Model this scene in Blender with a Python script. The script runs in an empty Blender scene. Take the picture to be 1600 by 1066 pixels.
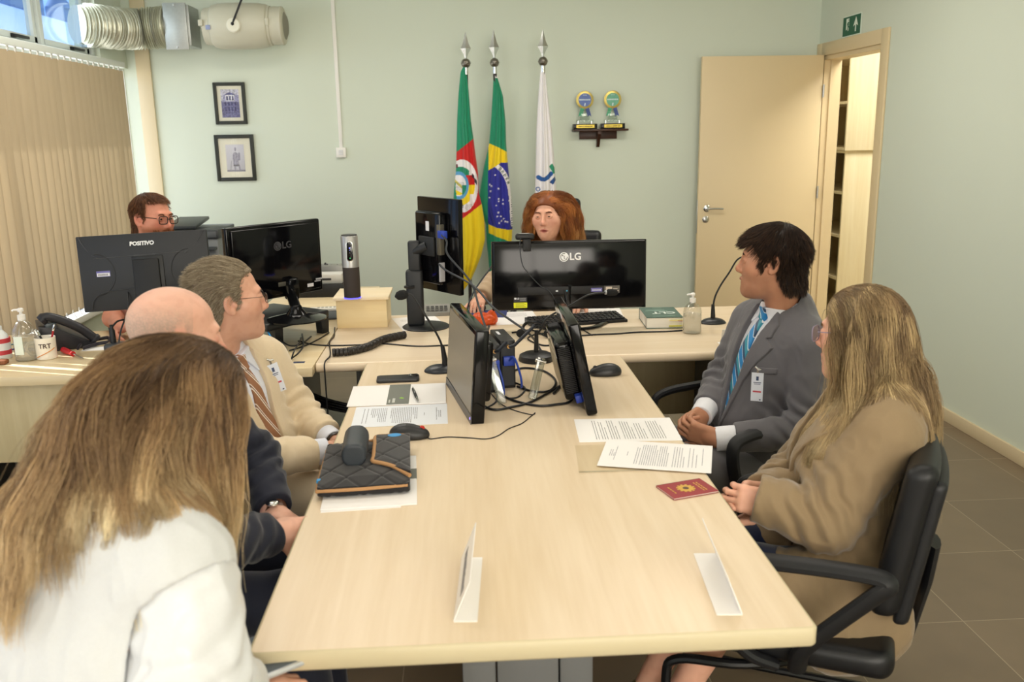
import bpy, bmesh, math, random
import numpy as np
from mathutils import Vector, Matrix
random.seed(7)
RNG = np.random.default_rng(11)
COL = bpy.context.scene.collection
PI = math.pi
# ------------------------------------------------------------------ camera model (1600x1066)
FPX = 1390.25
CAM = np.array([0.0, 0.0, 1.61])
YAW, PITCH, ROLL = 0.05288744, 0.22974835, -0.0173203
def cam_axes():
    cy, sy, cp, sp, cr, sr = math.cos(YAW), math.sin(YAW), math.cos(PITCH), math.sin(PITCH), math.cos(ROLL), math.sin(ROLL)
    fwd = np.array([sy*cp, cy*cp, -sp]); right = np.array([cy, -sy, 0.0]); up = np.cross(right, fwd)
    return cr*right+sr*up, -sr*right+cr*up, fwd
CR, CU, CF = cam_axes()
def ray(x, y):
    return CR*((x-800)/FPX) - CU*((y-533)/FPX) + CF
def atz(x, y, z):
    d = ray(x, y); return CAM+d*((z-CAM[2])/d[2])
def aty(x, y, Y):
    d = ray(x, y); return CAM+d*(Y/d[1])
def atx(x, y, X):
    d = ray(x, y); return CAM+d*(X/d[0])
TZ = 0.74      # desk height
# ------------------------------------------------------------------ object helpers
def tag(o, label=None, cat=None, group=None, kind=None):
    if label: o['label'] = label
    if cat: o['category'] = cat
    if group: o['group'] = group
    if kind: o['kind'] = kind
    return o
def thing(name, label, cat, loc=(0, 0, 0), rz=0.0, group=None):
    o = bpy.data.objects.new(name, None); COL.objects.link(o)
    o.empty_display_size = 0.05
    o.location = loc; o.rotation_euler = (0, 0, rz)
    bpy.context.view_layer.update()
    return tag(o, label, cat, group)
def link(name, me, mats, parent=None, smooth=None):
    o = bpy.data.objects.new(name, me); COL.objects.link(o)
    for m in (mats if isinstance(mats, (list, tuple)) else [mats]):
        me.materials.append(m)
    if parent is not None:
        o.parent = parent
    return o
def from_np(name, V, F, mats, parent=None, smooth=True, world=True, attrs=None):
    me = bpy.data.meshes.new(name)
    V = np.asarray(V, dtype=np.float32)
    if parent is not None and world:
        mi = np.array(world_of(parent).inverted()); V = (V@mi[:3, :3].T+mi[:3, 3]).astype(np.float32)
    F = np.asarray(F, dtype=np.int32); n = F.shape[1]
    me.vertices.add(len(V)); me.vertices.foreach_set('co', V.ravel())
    me.loops.add(F.size); me.loops.foreach_set('vertex_index', F.ravel())
    me.polygons.add(len(F)); me.polygons.foreach_set('loop_start', np.arange(0, F.size, n, dtype=np.int32))
    me.polygons.foreach_set('use_smooth', np.full(len(F), smooth))
    me.update(calc_edges=True); me.validate()
    if attrs:
        for k, a in attrs.items():
            a = np.asarray(a, dtype=np.float32)
            if a.ndim == 2:
                at = me.color_attributes.new(k, 'FLOAT_COLOR', 'POINT')
                c = np.ones((len(V), 4), np.float32); c[:, :3] = a[:, :3]; at.data.foreach_set('color', c.ravel())
            else:
                at = me.attributes.new(k, 'FLOAT', 'POINT'); at.data.foreach_set('value', a)
    return link(name, me, mats, parent)
def world_of(o):
    m = o.matrix_basis.copy()
    while o.parent is not None:
        o = o.parent; m = o.matrix_basis @ m
    return m
class MB:
    """collects shapes in a bmesh; build() links ONE mesh object"""
    def __init__(s): s.bm = bmesh.new(); s.mi = 0
    def _new(s, fn, M=None):
        n0 = len(s.bm.verts); f0 = len(s.bm.faces); fn()
        s.bm.verts.ensure_lookup_table(); s.bm.faces.ensure_lookup_table()
        vs = s.bm.verts[n0:]
        for f in s.bm.faces[f0:]: f.material_index = s.mi
        if M is not None: bmesh.ops.transform(s.bm, matrix=M, verts=vs)
        return vs
    def m(s, i): s.mi = i; return s
    def box(s, lo, hi, b=0.0, seg=2, M=None):
        t = bmesh.new(); bmesh.ops.create_cube(t, size=1)
        lo = Vector(lo); hi = Vector(hi)
        for v in t.verts: v.co = Vector([(lo[i]+hi[i])/2+v.co[i]*(hi[i]-lo[i]) for i in range(3)])
        if b > 0: bmesh.ops.bevel(t, geom=t.edges[:], offset=b, segments=seg, profile=.5, affect='EDGES', clamp_overlap=True)
        s.add(t, M); return s
    def add(s, t, M=None):
        if M is not None: bmesh.ops.transform(t, matrix=M, verts=t.verts[:])
        mp = {}
        for v in t.verts: mp[v] = s.bm.verts.new(v.co)
        for f in t.faces:
            try:
                g = s.bm.faces.new([mp[v] for v in f.verts]); g.material_index = s.mi; g.smooth = f.smooth
            except ValueError: pass
        t.free()
    def cyl(s, a, b, r, r2=None, n=24, cap=True):
        s.tube([a, b], [r, r if r2 is None else r2], n, cap); return s
    def tube(s, pts, r, n=8, cap=True, flat=None):
        pts = [Vector(p) for p in pts]; N = len(pts)
        rs = r if isinstance(r, (list, tuple)) else [r]*N
        T = []
        for i in range(N):
            d = pts[min(i+1, N-1)]-pts[max(i-1, 0)]
            T.append(d.normalized() if d.length > 1e-9 else Vector((0, 0, 1)))
        up = Vector((0, 0, 1)) if abs(T[0].z) < .9 else Vector((1, 0, 0))
        u = T[0].cross(up).normalized(); rings = []
        for i in range(N):
            u = (u-T[i]*u.dot(T[i])).normalized(); w = T[i].cross(u)
            ring = []
            for k in range(n):
                a = 2*PI*k/n; fx, fy = (1, 1) if flat is None else flat
                ring.append(s.bm.verts.new(pts[i]+u*(math.cos(a)*rs[i]*fx)+w*(math.sin(a)*rs[i]*fy)))
            rings.append(ring)
        for i in range(N-1):
            for k in range(n):
                f = s.bm.faces.new([rings[i][k], rings[i][(k+1) % n], rings[i+1][(k+1) % n], rings[i+1][k]])
                f.smooth = True; f.material_index = s.mi
        if cap:
            for ring in (rings[0][::-1], rings[-1]):
                f = s.bm.faces.new(ring); f.material_index = s.mi
        return s
    def lathe(s, prof, c=(0, 0, 0), n=32, M=None):
        """prof: (r,z) list"""
        c = Vector(c); rings = []
        for r, z in prof:
            rings.append([s.bm.verts.new((M @ Vector((r*math.cos(2*PI*k/n), r*math.sin(2*PI*k/n), z)) if M else Vector((r*math.cos(2*PI*k/n), r*math.sin(2*PI*k/n), z)))+c) for k in range(n)])
        for i in range(len(prof)-1):
            for k in range(n):
                f = s.bm.faces.new([rings[i][k], rings[i][(k+1) % n], rings[i+1][(k+1) % n], rings[i+1][k]]); f.smooth = True; f.material_index = s.mi
        if prof[0][0] > 1e-5:
            f = s.bm.faces.new(rings[0][::-1]); f.material_index = s.mi
        if prof[-1][0] > 1e-5:
            f = s.bm.faces.new(rings[-1]); f.material_index = s.mi
        return s
    def sph(s, c, r, n=20, sc=(1, 1, 1), M=None):
        t = bmesh.new(); bmesh.ops.create_uvsphere(t, u_segments=n, v_segments=max(6, n//2), radius=r)
        for v in t.verts: v.co = Vector((v.co.x*sc[0], v.co.y*sc[1], v.co.z*sc[2]))
        for f in t.faces: f.smooth = True
        if M is not None: bmesh.ops.transform(t, matrix=M, verts=t.verts[:])
        bmesh.ops.translate(t, vec=Vector(c), verts=t.verts[:]); s.add(t); return s
    def prism(s, poly, z0, z1, M=None, b=0.0, seg=2):
        t = bmesh.new(); vs = [t.verts.new((p[0], p[1], z0)) for p in poly]
        f = t.faces.new(vs); f.normal_update()
        if f.normal.z > 0: f.normal_flip()
        r = bmesh.ops.extrude_face_region(t, geom=[f])
        bmesh.ops.translate(t, vec=(0, 0, z1-z0), verts=[e for e in r['geom'] if isinstance(e, bmesh.types.BMVert)])
        if b > 0:
            bmesh.ops.bevel(t, geom=[e for e in t.edges if abs(e.verts[0].co.z-e.verts[1].co.z) < 1e-6], offset=b, segments=seg, profile=.5, affect='EDGES', clamp_overlap=True)
        bmesh.ops.recalc_face_normals(t, faces=t.faces[:])
        s.add(t, M); return s
    def quad(s, *p):
        f = s.bm.faces.new([s.bm.verts.new(q) for q in p]); f.material_index = s.mi; return s
    def build(s, name, mats, parent=None, world=True, smooth_angle=35, recalc=True):
        if recalc: bmesh.ops.recalc_face_normals(s.bm, faces=s.bm.faces[:])
        if smooth_angle:
            ca = math.radians(smooth_angle)
            for f in s.bm.faces: f.smooth = True
            for e in s.bm.edges:
                if len(e.link_faces) == 2 and e.calc_face_angle(0) > ca: e.smooth = False
        if parent is not None and world:
            bmesh.ops.transform(s.bm, matrix=world_of(parent).inverted(), verts=s.bm.verts[:])
        me = bpy.data.meshes.new(name); s.bm.to_mesh(me); s.bm.free()
        return link(name, me, mats, parent)
def spline(pts, n=8):
    """Catmull-Rom through pts"""
    P = [np.array(p, float) for p in pts]; P = [2*P[0]-P[1]]+P+[2*P[-1]-P[-2]]; out = []
    for i in range(1, len(P)-2):
        for k in range(n):
            t = k/n; a, b, c, d = P[i-1:i+3]
            out.append(tuple(.5*((2*b)+(-a+c)*t+(2*a-5*b+4*c-d)*t*t+(-a+3*b-3*c+d)*t**3)))
    out.append(tuple(P[-2])); return out
def RZ(a): return Matrix.Rotation(a, 4, 'Z')
def RX(a): return Matrix.Rotation(a, 4, 'X')
def RY(a): return Matrix.Rotation(a, 4, 'Y')
def TR(*v): return Matrix.Translation(Vector(v))
def frame_m(o, x, y, z):
    """matrix with given columns"""
    return Matrix(((x[0], y[0], z[0], o[0]), (x[1], y[1], z[1], o[1]), (x[2], y[2], z[2], o[2]), (0, 0, 0, 1)))
def text_mesh(txt, size, depth=0.0004, bold=0.0, align='CENTER'):
    cu = bpy.data.curves.new('txt', 'FONT'); cu.body = txt; cu.size = size; cu.extrude = depth; cu.offset = bold
    cu.align_x = align; cu.align_y = 'CENTER'; cu.resolution_u = 3
    o = bpy.data.objects.new('txt', cu); COL.objects.link(o)
    dg = bpy.context.evaluated_depsgraph_get(); dg.update()
    me = bpy.data.meshes.new_from_object(o.evaluated_get(dg))
    bpy.data.objects.remove(o); bpy.data.curves.remove(cu)
    return me
def text_to(mb, txt, size, M, depth=0.0004, bold=0.0, align='CENTER', sx=1.0):
    me = text_mesh(txt, size, depth, bold, align); t = bmesh.new(); t.from_mesh(me); bpy.data.meshes.remove(me)
    if sx != 1.0: bmesh.ops.scale(t, vec=(sx, 1, 1), verts=t.verts[:])
    mb.add(t, M); return mb
# ------------------------------------------------------------------ materials
def s2l(c):
    if isinstance(c, str):
        c = c.lstrip('#'); c = [int(c[i:i+2], 16)/255 for i in (0, 2, 4)]
    return [x/12.92 if x <= .04045 else ((x+.055)/1.055)**2.4 for x in c]
MATS = {}
def mat(name, col='#888888', rough=.5, metal=0.0, spec=.5, sss=0.0, sheen=0.0, trans=0.0, alpha=1.0, coat=0.0, emit=None, estr=0.0,
        noise=0.0, nscale=40.0, bump=0.0, bscale=200.0, stretch=(1, 1, 1), ior=1.45):
    if name in MATS: return MATS[name]
    m = bpy.data.materials.new(name); m.use_nodes = True; nt = m.node_tree; b = nt.nodes['Principled BSDF']; I = b.inputs
    c = s2l(col)+[1]
    I['Base Color'].default_value = c; I['Roughness'].default_value = rough; I['Metallic'].default_value = metal
    I['Specular IOR Level'].default_value = spec; I['IOR'].default_value = ior
    I['Transmission Weight'].default_value = trans; I['Alpha'].default_value = alpha; I['Coat Weight'].default_value = coat
    if sss: I['Subsurface Weight'].default_value = sss; I['Subsurface Radius'].default_value = (.012, .005, .003); I['Subsurface Scale'].default_value = 1.0
    if sheen: I['Sheen Weight'].default_value = sheen; I['Sheen Roughness'].default_value = .4
    if emit: I['Emission Color'].default_value = s2l(emit)+[1]; I['Emission Strength'].default_value = estr
    if noise or bump:
        tc = nt.nodes.new('ShaderNodeTexCoord'); mp = nt.nodes.new('ShaderNodeMapping'); mp.inputs['Scale'].default_value = stretch
        nt.links.new(tc.outputs['Object'], mp.inputs['Vector'])
    if noise:
        n = nt.nodes.new('ShaderNodeTexNoise'); n.inputs['Scale'].default_value = nscale; n.inputs['Detail'].default_value = 4
        nt.links.new(mp.outputs[0], n.inputs['Vector'])
        mx = nt.nodes.new('ShaderNodeMix'); mx.data_type = 'RGBA'; mx.blend_type = 'MIX'
        mx.inputs[6].default_value = [x*(1-noise) for x in c[:3]]+[1]; mx.inputs[7].default_value = [min(1, x*(1+noise)) for x in c[:3]]+[1]
        nt.links.new(n.outputs[0], mx.inputs[0]); nt.links.new(mx.outputs[2], I['Base Color'])
    if bump:
        n2 = nt.nodes.new('ShaderNodeTexNoise'); n2.inputs['Scale'].default_value = bscale; n2.inputs['Detail'].default_value = 3
        nt.links.new(mp.outputs[0], n2.inputs['Vector'])
        bp = nt.nodes.new('ShaderNodeBump'); bp.inputs['Strength'].default_value = bump; bp.inputs['Distance'].default_value = .002
        nt.links.new(n2.outputs[0], bp.inputs['Height']); nt.links.new(bp.outputs[0], I['Normal'])
    MATS[name] = m; return m
def mat_glass(name, tint='#ffffff', refl=.08, rough=.02, gz=.35):
    """thin clear sheet: mostly straight-through with a weak mirror"""
    if name in MATS: return MATS[name]
    m = bpy.data.materials.new(name); m.use_nodes = True; nt = m.node_tree; nt.nodes.clear()
    o = nt.nodes.new('ShaderNodeOutputMaterial'); t = nt.nodes.new('ShaderNodeBsdfTransparent'); g = nt.nodes.new('ShaderNodeBsdfGlossy'); x = nt.nodes.new('ShaderNodeMixShader'); lw = nt.nodes.new('ShaderNodeLayerWeight'); mu = nt.nodes.new('ShaderNodeMath')
    t.inputs[0].default_value = s2l(tint)+[1]; g.inputs['Roughness'].default_value = rough; lw.inputs[0].default_value = .35; mu.operation = 'MULTIPLY_ADD'; mu.inputs[1].default_value = gz; mu.inputs[2].default_value = refl*.5
    nt.links.new(lw.outputs['Facing'], mu.inputs[0]); nt.links.new(mu.outputs[0], x.inputs[0]); nt.links.new(t.outputs[0], x.inputs[1]); nt.links.new(g.outputs[0], x.inputs[2]); nt.links.new(x.outputs[0], o.inputs[0])
    MATS[name] = m; return m
def mat_attr(name, attr='Col', rough=.6, sss=0.0, spec=.4, sheen=0.0, bump=0.0, bscale=300, metal=0.0):
    m = mat(name, '#ffffff', rough, metal, spec, sss, sheen, bump=bump, bscale=bscale)
    nt = m.node_tree
    if not any(n.type == 'ATTRIBUTE' for n in nt.nodes):
        a = nt.nodes.new('ShaderNodeAttribute'); a.attribute_name = attr
        nt.links.new(a.outputs['Color'], nt.nodes['Principled BSDF'].inputs['Base Color'])
    return m
def mat_wood(name, c1, c2, rough=.35, axis='Y', scale=1.0, spec=.4):
    if name in MATS: return MATS[name]
    m = mat(name, c1, rough, spec=spec); nt = m.node_tree; L = nt.links.new
    tc = nt.nodes.new('ShaderNodeTexCoord'); mp = nt.nodes.new('ShaderNodeMapping')
    st = {'X': (.35, 6, 6), 'Y': (6, .35, 6), 'Z': (6, 6, .35)}[axis]
    mp.inputs['Scale'].default_value = [x*scale for x in st]
    L(tc.outputs['Object'], mp.inputs['Vector'])
    n = nt.nodes.new('ShaderNodeTexNoise'); n.inputs['Scale'].default_value = 1.2; n.inputs['Detail'].default_value = 2; n.inputs['Distortion'].default_value = .6
    L(mp.outputs[0], n.inputs['Vector'])
    w = nt.nodes.new('ShaderNodeMath'); w.operation = 'MULTIPLY'; w.inputs[1].default_value = 26
    L(n.outputs[0], w.inputs[0])
    s = nt.nodes.new('ShaderNodeMath'); s.operation = 'SINE'; L(w.outputs[0], s.inputs[0])
    n2 = nt.nodes.new('ShaderNodeTexNoise'); n2.inputs['Scale'].default_value = 14; n2.inputs['Detail'].default_value = 5; L(mp.outputs[0], n2.inputs['Vector'])
    ad = nt.nodes.new('ShaderNodeMath'); ad.operation = 'MULTIPLY_ADD'; ad.inputs[1].default_value = .22; L(s.outputs[0], ad.inputs[0])
    L(n2.outputs[0], ad.inputs[2])
    mx = nt.nodes.new('ShaderNodeMix'); mx.data_type = 'RGBA'; mx.inputs[6].default_value = s2l(c1)+[1]; mx.inputs[7].default_value = s2l(c2)+[1]
    L(ad.outputs[0], mx.inputs[0]); L(mx.outputs[2], nt.nodes['Principled BSDF'].inputs['Base Color'])
    return m
# ------------------------------------------------------------------ signed-distance modelling
F32 = np.float32
def v3(p): return np.asarray(p, dtype=F32)
def cap(a, b, ra, rb=None):
    a, b = v3(a), v3(b); rb = ra if rb is None else rb; d = b-a; L2 = float(d@d)+1e-12
    def f(P):
        t = np.clip(((P-a)@d)/L2, 0, 1); q = P-a-t[:, None]*d
        return np.sqrt((q*q).sum(1))-(ra+(rb-ra)*t)
    return f
def ell(c, r, R=None):
    c, r = v3(c), v3(r)
    def f(P):
        q = P-c
        if R is not None: q = q@R
        k0 = np.sqrt(((q/r)**2).sum(1)); k1 = np.sqrt(((q/(r*r))**2).sum(1))
        return np.where(k1 > 1e-9, k0*(k0-1)/np.maximum(k1, 1e-9), -float(r.min()))
    return f
def sph(c, r): return cap(c, c, r)
def sbox(c, h, r=0.0, R=None):
    c, h = v3(c), v3(h)
    def f(P):
        q = P-c
        if R is not None: q = q@R
        q = np.abs(q)-(h-r)
        return np.sqrt((np.maximum(q, 0)**2).sum(1))+np.minimum(q.max(1), 0)-r
    return f
def smin2(a, b, k):
    if k <= 0: return np.minimum(a, b)
    h = np.clip(.5+.5*(b-a)/k, 0, 1); return b+(a-b)*h-k*h*(1-h)
def U(k, *fs):
    def f(P):
        d = fs[0](P)
        for g in fs[1:]: d = smin2(d, g(P), k)
        return d
    return f
def Isec(k, *fs):
    def f(P):
        d = fs[0](P)
        for g in fs[1:]: d = -smin2(-d, -g(P), k)
        return d
    return f
def Sub(k, a, *bs):
    def f(P):
        d = a(P)
        for g in bs: d = -smin2(-d, g(P), k)
        return d
    return f
def Off(a, d): return lambda P: a(P)-d
def plane(p, n):
    """inside = side opposite to n"""
    p, n = v3(p), v3(n); n = n/np.linalg.norm(n)
    return lambda P: (P-p)@n
def poly2(poly, fr):
    """prism of 2-D polygon in frame fr=(origin, X, Z): uses u=(P-o).X, v=(P-o).Z"""
    o, X, Z = [v3(q) for q in fr]; pl = [v3(q) for q in poly]; n = len(pl)
    def f(P):
        p = np.stack([(P-o)@X, (P-o)@Z], 1)
        d = ((p-pl[0])**2).sum(1); s = np.ones(len(p), F32)
        for i in range(n):
            a, b = pl[i], pl[i-1]; e = b-a; w = p-a
            t = np.clip((w@e)/float(e@e+1e-12), 0, 1); q = w-t[:, None]*e
            d = np.minimum(d, (q*q).sum(1))
            c1 = p[:, 1] >= a[1]; c2 = p[:, 1] < b[1]; c3 = e[0]*w[:, 1] > e[1]*w[:, 0]
            flip = (c1 & c2 & c3) | (~c1 & ~c2 & ~c3); s = np.where(flip, -s, s)
        return s*np.sqrt(d)
    return f
_perm = RNG.permutation(256); _perm = np.concatenate([_perm, _perm]).astype(np.int32)
_grad = RNG.normal(size=(256, 3)).astype(F32); _grad /= np.linalg.norm(_grad, axis=1)[:, None]
def perlin(P):
    P = np.asarray(P, F32); i = np.floor(P).astype(np.int32); f = P-i; u = f*f*f*(f*(f*6-15)+10); i &= 255; r = 0
    for dx in (0, 1):
        for dy in (0, 1):
            for dz in (0, 1):
                h = _perm[_perm[_perm[(i[:, 0]+dx) & 255]+((i[:, 1]+dy) & 255)]+((i[:, 2]+dz) & 255)]
                g = _grad[h]; d = g[:, 0]*(f[:, 0]-dx)+g[:, 1]*(f[:, 1]-dy)+g[:, 2]*(f[:, 2]-dz)
                w = (u[:, 0] if dx else 1-u[:, 0])*(u[:, 1] if dy else 1-u[:, 1])*(u[:, 2] if dz else 1-u[:, 2])
                r = r+w*d
    return r
def wrinkle(amp, fr=(9, 9, 9), seed=0.0, ridged=True):
    fr = v3(fr)
    def g(P):
        q = P*fr+seed; w = perlin(q*.6+7.1)[:, None]*v3((1, -.8, .6)); n = perlin(q+w*.9)
        return amp*((1-2.2*np.abs(n))*.8 if ridged else n)
    return g
def Disp(a, g): return lambda P: a(P)-g(P)
def local(f, M):
    """evaluate f in the local frame of 4x4 matrix M (rigid)"""
    mi = np.array(M.inverted(), dtype=F32); R, t = mi[:3, :3], mi[:3, 3]
    return lambda P: f(P@R.T+t)
def mesh_sdf(f, lo, hi, h, newton=1):
    lo, hi = np.asarray(lo, float), np.asarray(hi, float); B = 8
    nb = np.maximum(1, np.ceil((hi-lo)/(h*B)).astype(int))
    g = np.stack(np.meshgrid(*[np.arange(n) for n in nb], indexing='ij'), -1).reshape(-1, 3)
    ctr = (lo+(g+.5)*B*h).astype(F32)
    d = f(ctr); keep = np.abs(d) < B*h*.9*1.45+.012
    g = g[keep]
    if len(g) == 0: return np.zeros((0, 3)), np.zeros((0, 4), int)
    nd = np.stack(np.meshgrid(*[np.arange(B+1)]*3, indexing='ij'), -1).reshape(-1, 3)
    D = np.empty((len(g), (B+1)**3), F32); step = max(1, 400000//((B+1)**3))
    for i in range(0, len(g), step):
        gi = g[i:i+step]; P = (lo+(gi[:, None, :]*B+nd[None])*h).reshape(-1, 3).astype(F32)
        D[i:i+step] = f(P).reshape(len(gi), -1)
    D = D.reshape(-1, B+1, B+1, B+1); S = D < 0
    cs = sum(S[:, a:B+a, b:B+b, c:B+c].astype(np.int8) for a in (0, 1) for b in (0, 1) for c in (0, 1))
    act = (cs > 0) & (cs < 8); bi, ci, cj, ck = np.nonzero(act)
    G = g[bi]*B+np.stack([ci, cj, ck], 1); N = nb*B+2
    key = (G[:, 0]*N[1]+G[:, 1])*N[2]+G[:, 2]; order = np.argsort(key); key = key[order]; G = G[order]; bi, ci, cj, ck = bi[order], ci[order], cj[order], ck[order]
    acc = np.zeros((len(G), 3)); cnt = np.zeros(len(G))
    for ax in range(3):
        for a in (0, 1):
            for b in (0, 1):
                o0 = [0, 0, 0]; o1 = [0, 0, 0]; oth = [x for x in range(3) if x != ax]
                o0[oth[0]] = o1[oth[0]] = a; o0[oth[1]] = o1[oth[1]] = b; o1[ax] = 1
                d0 = D[bi, ci+o0[0], cj+o0[1], ck+o0[2]]; d1 = D[bi, ci+o1[0], cj+o1[1], ck+o1[2]]
                x = (d0 < 0) != (d1 < 0); t = np.where(x, d0/np.where(x, d0-d1, 1), 0)
                p = np.tile(np.array(o0, float), (len(G), 1)); p[:, ax] += t
                acc += p*x[:, None]; cnt += x
    V = lo+(G+acc/np.maximum(cnt, 1)[:, None])*h
    quads = []
    for ax in range(3):
        sl0 = [slice(0, B)]*3; sl1 = [slice(0, B)]*3; sl1[ax] = slice(1, B+1)
        s0 = S[(slice(None),)+tuple(sl0)]; s1 = S[(slice(None),)+tuple(sl1)]
        e = np.nonzero(s0 != s1); E = g[e[0]]*B+np.stack(e[1:], 1); inside = s0[e]
        u, w = [(1, 2), (2, 0), (0, 1)][ax]; ids = []; ok = np.ones(len(E), bool)
        for du, dw in ((-1, -1), (0, -1), (0, 0), (-1, 0)):
            C = E.copy(); C[:, u] += du; C[:, w] += dw; ok &= (C >= 0).all(1)
            k = (C[:, 0]*N[1]+C[:, 1])*N[2]+C[:, 2]; j = np.clip(np.searchsorted(key, k), 0, len(key)-1); ok &= key[j] == k; ids.append(j)
        q = np.stack(ids, 1); q[~inside] = q[~inside][:, ::-1]; quads.append(q[ok])
    V = V.astype(F32)
    for _ in range(newton):
        e = h*.25; d = f(V); gr = np.stack([f(V+v3([e if i == j else 0 for j in range(3)]))-d for i in range(3)], 1)/e
        st = d/np.maximum((gr*gr).sum(1), .25); st = np.clip(st, -h*.5, h*.5); V = V-gr*st[:, None]
    return V, np.concatenate(quads)
def grad(f, P, e=.002):
    g = np.stack([f(P+v3([e if i == j else 0 for j in range(3)]))-f(P-v3([e if i == j else 0 for j in range(3)])) for i in range(3)], 1)
    return g/np.maximum(np.linalg.norm(g, axis=1), 1e-6)[:, None]
def sdf_obj(name, f, lo, hi, h, mats, parent=None, newton=1, attrs=None):
    V, F = mesh_sdf(f, lo, hi, h, newton)
    a = attrs(V) if attrs else None
    return from_np(name, V, F, mats, parent, True, True, a)
def bb(pts, pad):
    P = np.array(pts, float); return P.min(0)-pad, P.max(0)+pad
# ================================================================== SETTING
XL, XR, YB, ZC = -2.35, 2.67, 6.76, 2.80
Mwall = mat('wall_paint', '#d4dccd', .75, spec=.25, noise=.02, nscale=2.0, bump=.03, bscale=60)
Mceil = mat('ceiling_paint', '#e2e2da', .9)
Mcream = mat('cream_door', '#dcc8a0', .45, noise=.02, nscale=3)
Mcream2 = mat('cream_trim', '#dccba8', .5)
Mwhite = mat('white_plastic', '#eceae4', .4)
Malu = mat('white_aluminium', '#cfd6d2', .4)
Msteel = mat('brushed_steel', '#b9b9b6', .3, 1.0)
Mchrome = mat('chrome', '#d8d8d6', .16, 1.0)
Mblack = mat('black_plastic', '#17181a', .42)
Mblackg = mat('gloss_black', '#0a0a0c', .10, spec=.30)
Mdark = mat('dark_grey_plastic', '#2b2c2e', .5)
def structure(o): o['kind'] = 'structure'; return o
# floor tiles
fm = bpy.data.materials.new('floor_tiles'); fm.use_nodes = True; nt = fm.node_tree; L = nt.links.new
b = nt.nodes['Principled BSDF']; b.inputs['Roughness'].default_value = .32; b.inputs['Specular IOR Level'].default_value = .4
tc = nt.nodes.new('ShaderNodeTexCoord'); sp = nt.nodes.new('ShaderNodeSeparateXYZ'); L(tc.outputs['Object'], sp.inputs[0])
def mth(op, a, bb_=None):
    n = nt.nodes.new('ShaderNodeMath'); n.operation = op
    for i, q in enumerate((a, bb_)):
        if q is None: continue
        if isinstance(q, (int, float)): n.inputs[i].default_value = q
        else: L(q, n.inputs[i])
    return n.outputs[0]
def grout(axis, o, s):
    t = mth('DIVIDE', mth('SUBTRACT', sp.outputs[axis], o), s)
    fr = mth('SUBTRACT', mth('FRACT', mth('ADD', t, .5)), .5)
    return mth('LESS_THAN', mth('ABSOLUTE', fr), .0032/s*.5), mth('FLOOR', t)
gx, ix = grout(0, 2.55, .462); gy, iy = grout(1, 4.49, .476)
g = mth('MAXIMUM', gx, gy)
cb = nt.nodes.new('ShaderNodeCombineXYZ'); L(ix, cb.inputs[0]); L(iy, cb.inputs[1])
wn = nt.nodes.new('ShaderNodeTexWhiteNoise'); L(cb.outputs[0], wn.inputs['Vector'])
nz = nt.nodes.new('ShaderNodeTexNoise'); nz.inputs['Scale'].default_value = 5; nz.inputs['Detail'].default_value = 5; L(tc.outputs['Object'], nz.inputs['Vector'])
mx1 = nt.nodes.new('ShaderNodeMix'); mx1.data_type = 'RGBA'; mx1.inputs[6].default_value = s2l('#6b5d4c')+[1]; mx1.inputs[7].default_value = s2l('#85745e')+[1]
L(mth('ADD', mth('MULTIPLY', wn.outputs[0], .35), mth('MULTIPLY', nz.outputs[0], .65)), mx1.inputs[0])
mx2 = nt.nodes.new('ShaderNodeMix'); mx2.data_type = 'RGBA'; mx2.inputs[7].default_value = s2l('#a2937c')+[1]
L(g, mx2.inputs[0]); L(mx1.outputs[2], mx2.inputs[6]); L(mx2.outputs[2], b.inputs['Base Color'])
Y0 = -2.6
structure(MB().box((XL-.3, Y0, -.1), (XR+.15, YB+.2, 0)).build('floor', fm))
structure(MB().box((XL-.3, Y0-.1, ZC), (XR+.15, YB+.2, ZC+.1)).build('ceiling', Mceil))
structure(MB().box((XL-.3, YB, 0), (XR+.12, YB+.15, ZC)).build('wall_back', Mwall))
structure(MB().box((XL-.30, YB-.008, .60), (XL-.03, YB-.0005, 2.10)).build('trim_4', mat('reveal_white', '#eef0ec', .7)))
structure(MB().box((XL-.3, Y0-.1, 0), (XR+.12, Y0, ZC)).build('wall_front', Mwall))
# left wall with window openings, the one beside the camera assumed
w = MB()
T0, T1 = XL-.16, XL
w.box((T0, Y0, 0), (T1, YB, .60)); w.box((T0, Y0, 2.62), (T1, YB, ZC))
w.box((T0, 6.28, 2.10), (T1, YB, 2.62))
w.box((T0, 2.55, .60), (T1, 2.95, 2.62)); w.box((T0, Y0, .60), (T1, -1.6, 2.62))
structure(w.build('wall_left', Mwall))
# right wall with door opening
dy0, dy1, dz = 5.725, 6.67, 2.118
w = MB(); w.box((XR, Y0, 0), (XR+.12, dy0, ZC)); w.box((XR, dy1, 0), (XR+.12, YB, ZC)); w.box((XR, dy0, dz), (XR+.12, dy1, ZC))
structure(w.build('wall_right', Mwall))
structure(MB().box((XR-.014, Y0, 0), (XR, dy0-.1, .072), .003).build('baseboard_right', Mcream2))
structure(MB().box((XL, YB-.014, 0), (XR, YB, .072), .003).build('baseboard_back', Mcream2))
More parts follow.
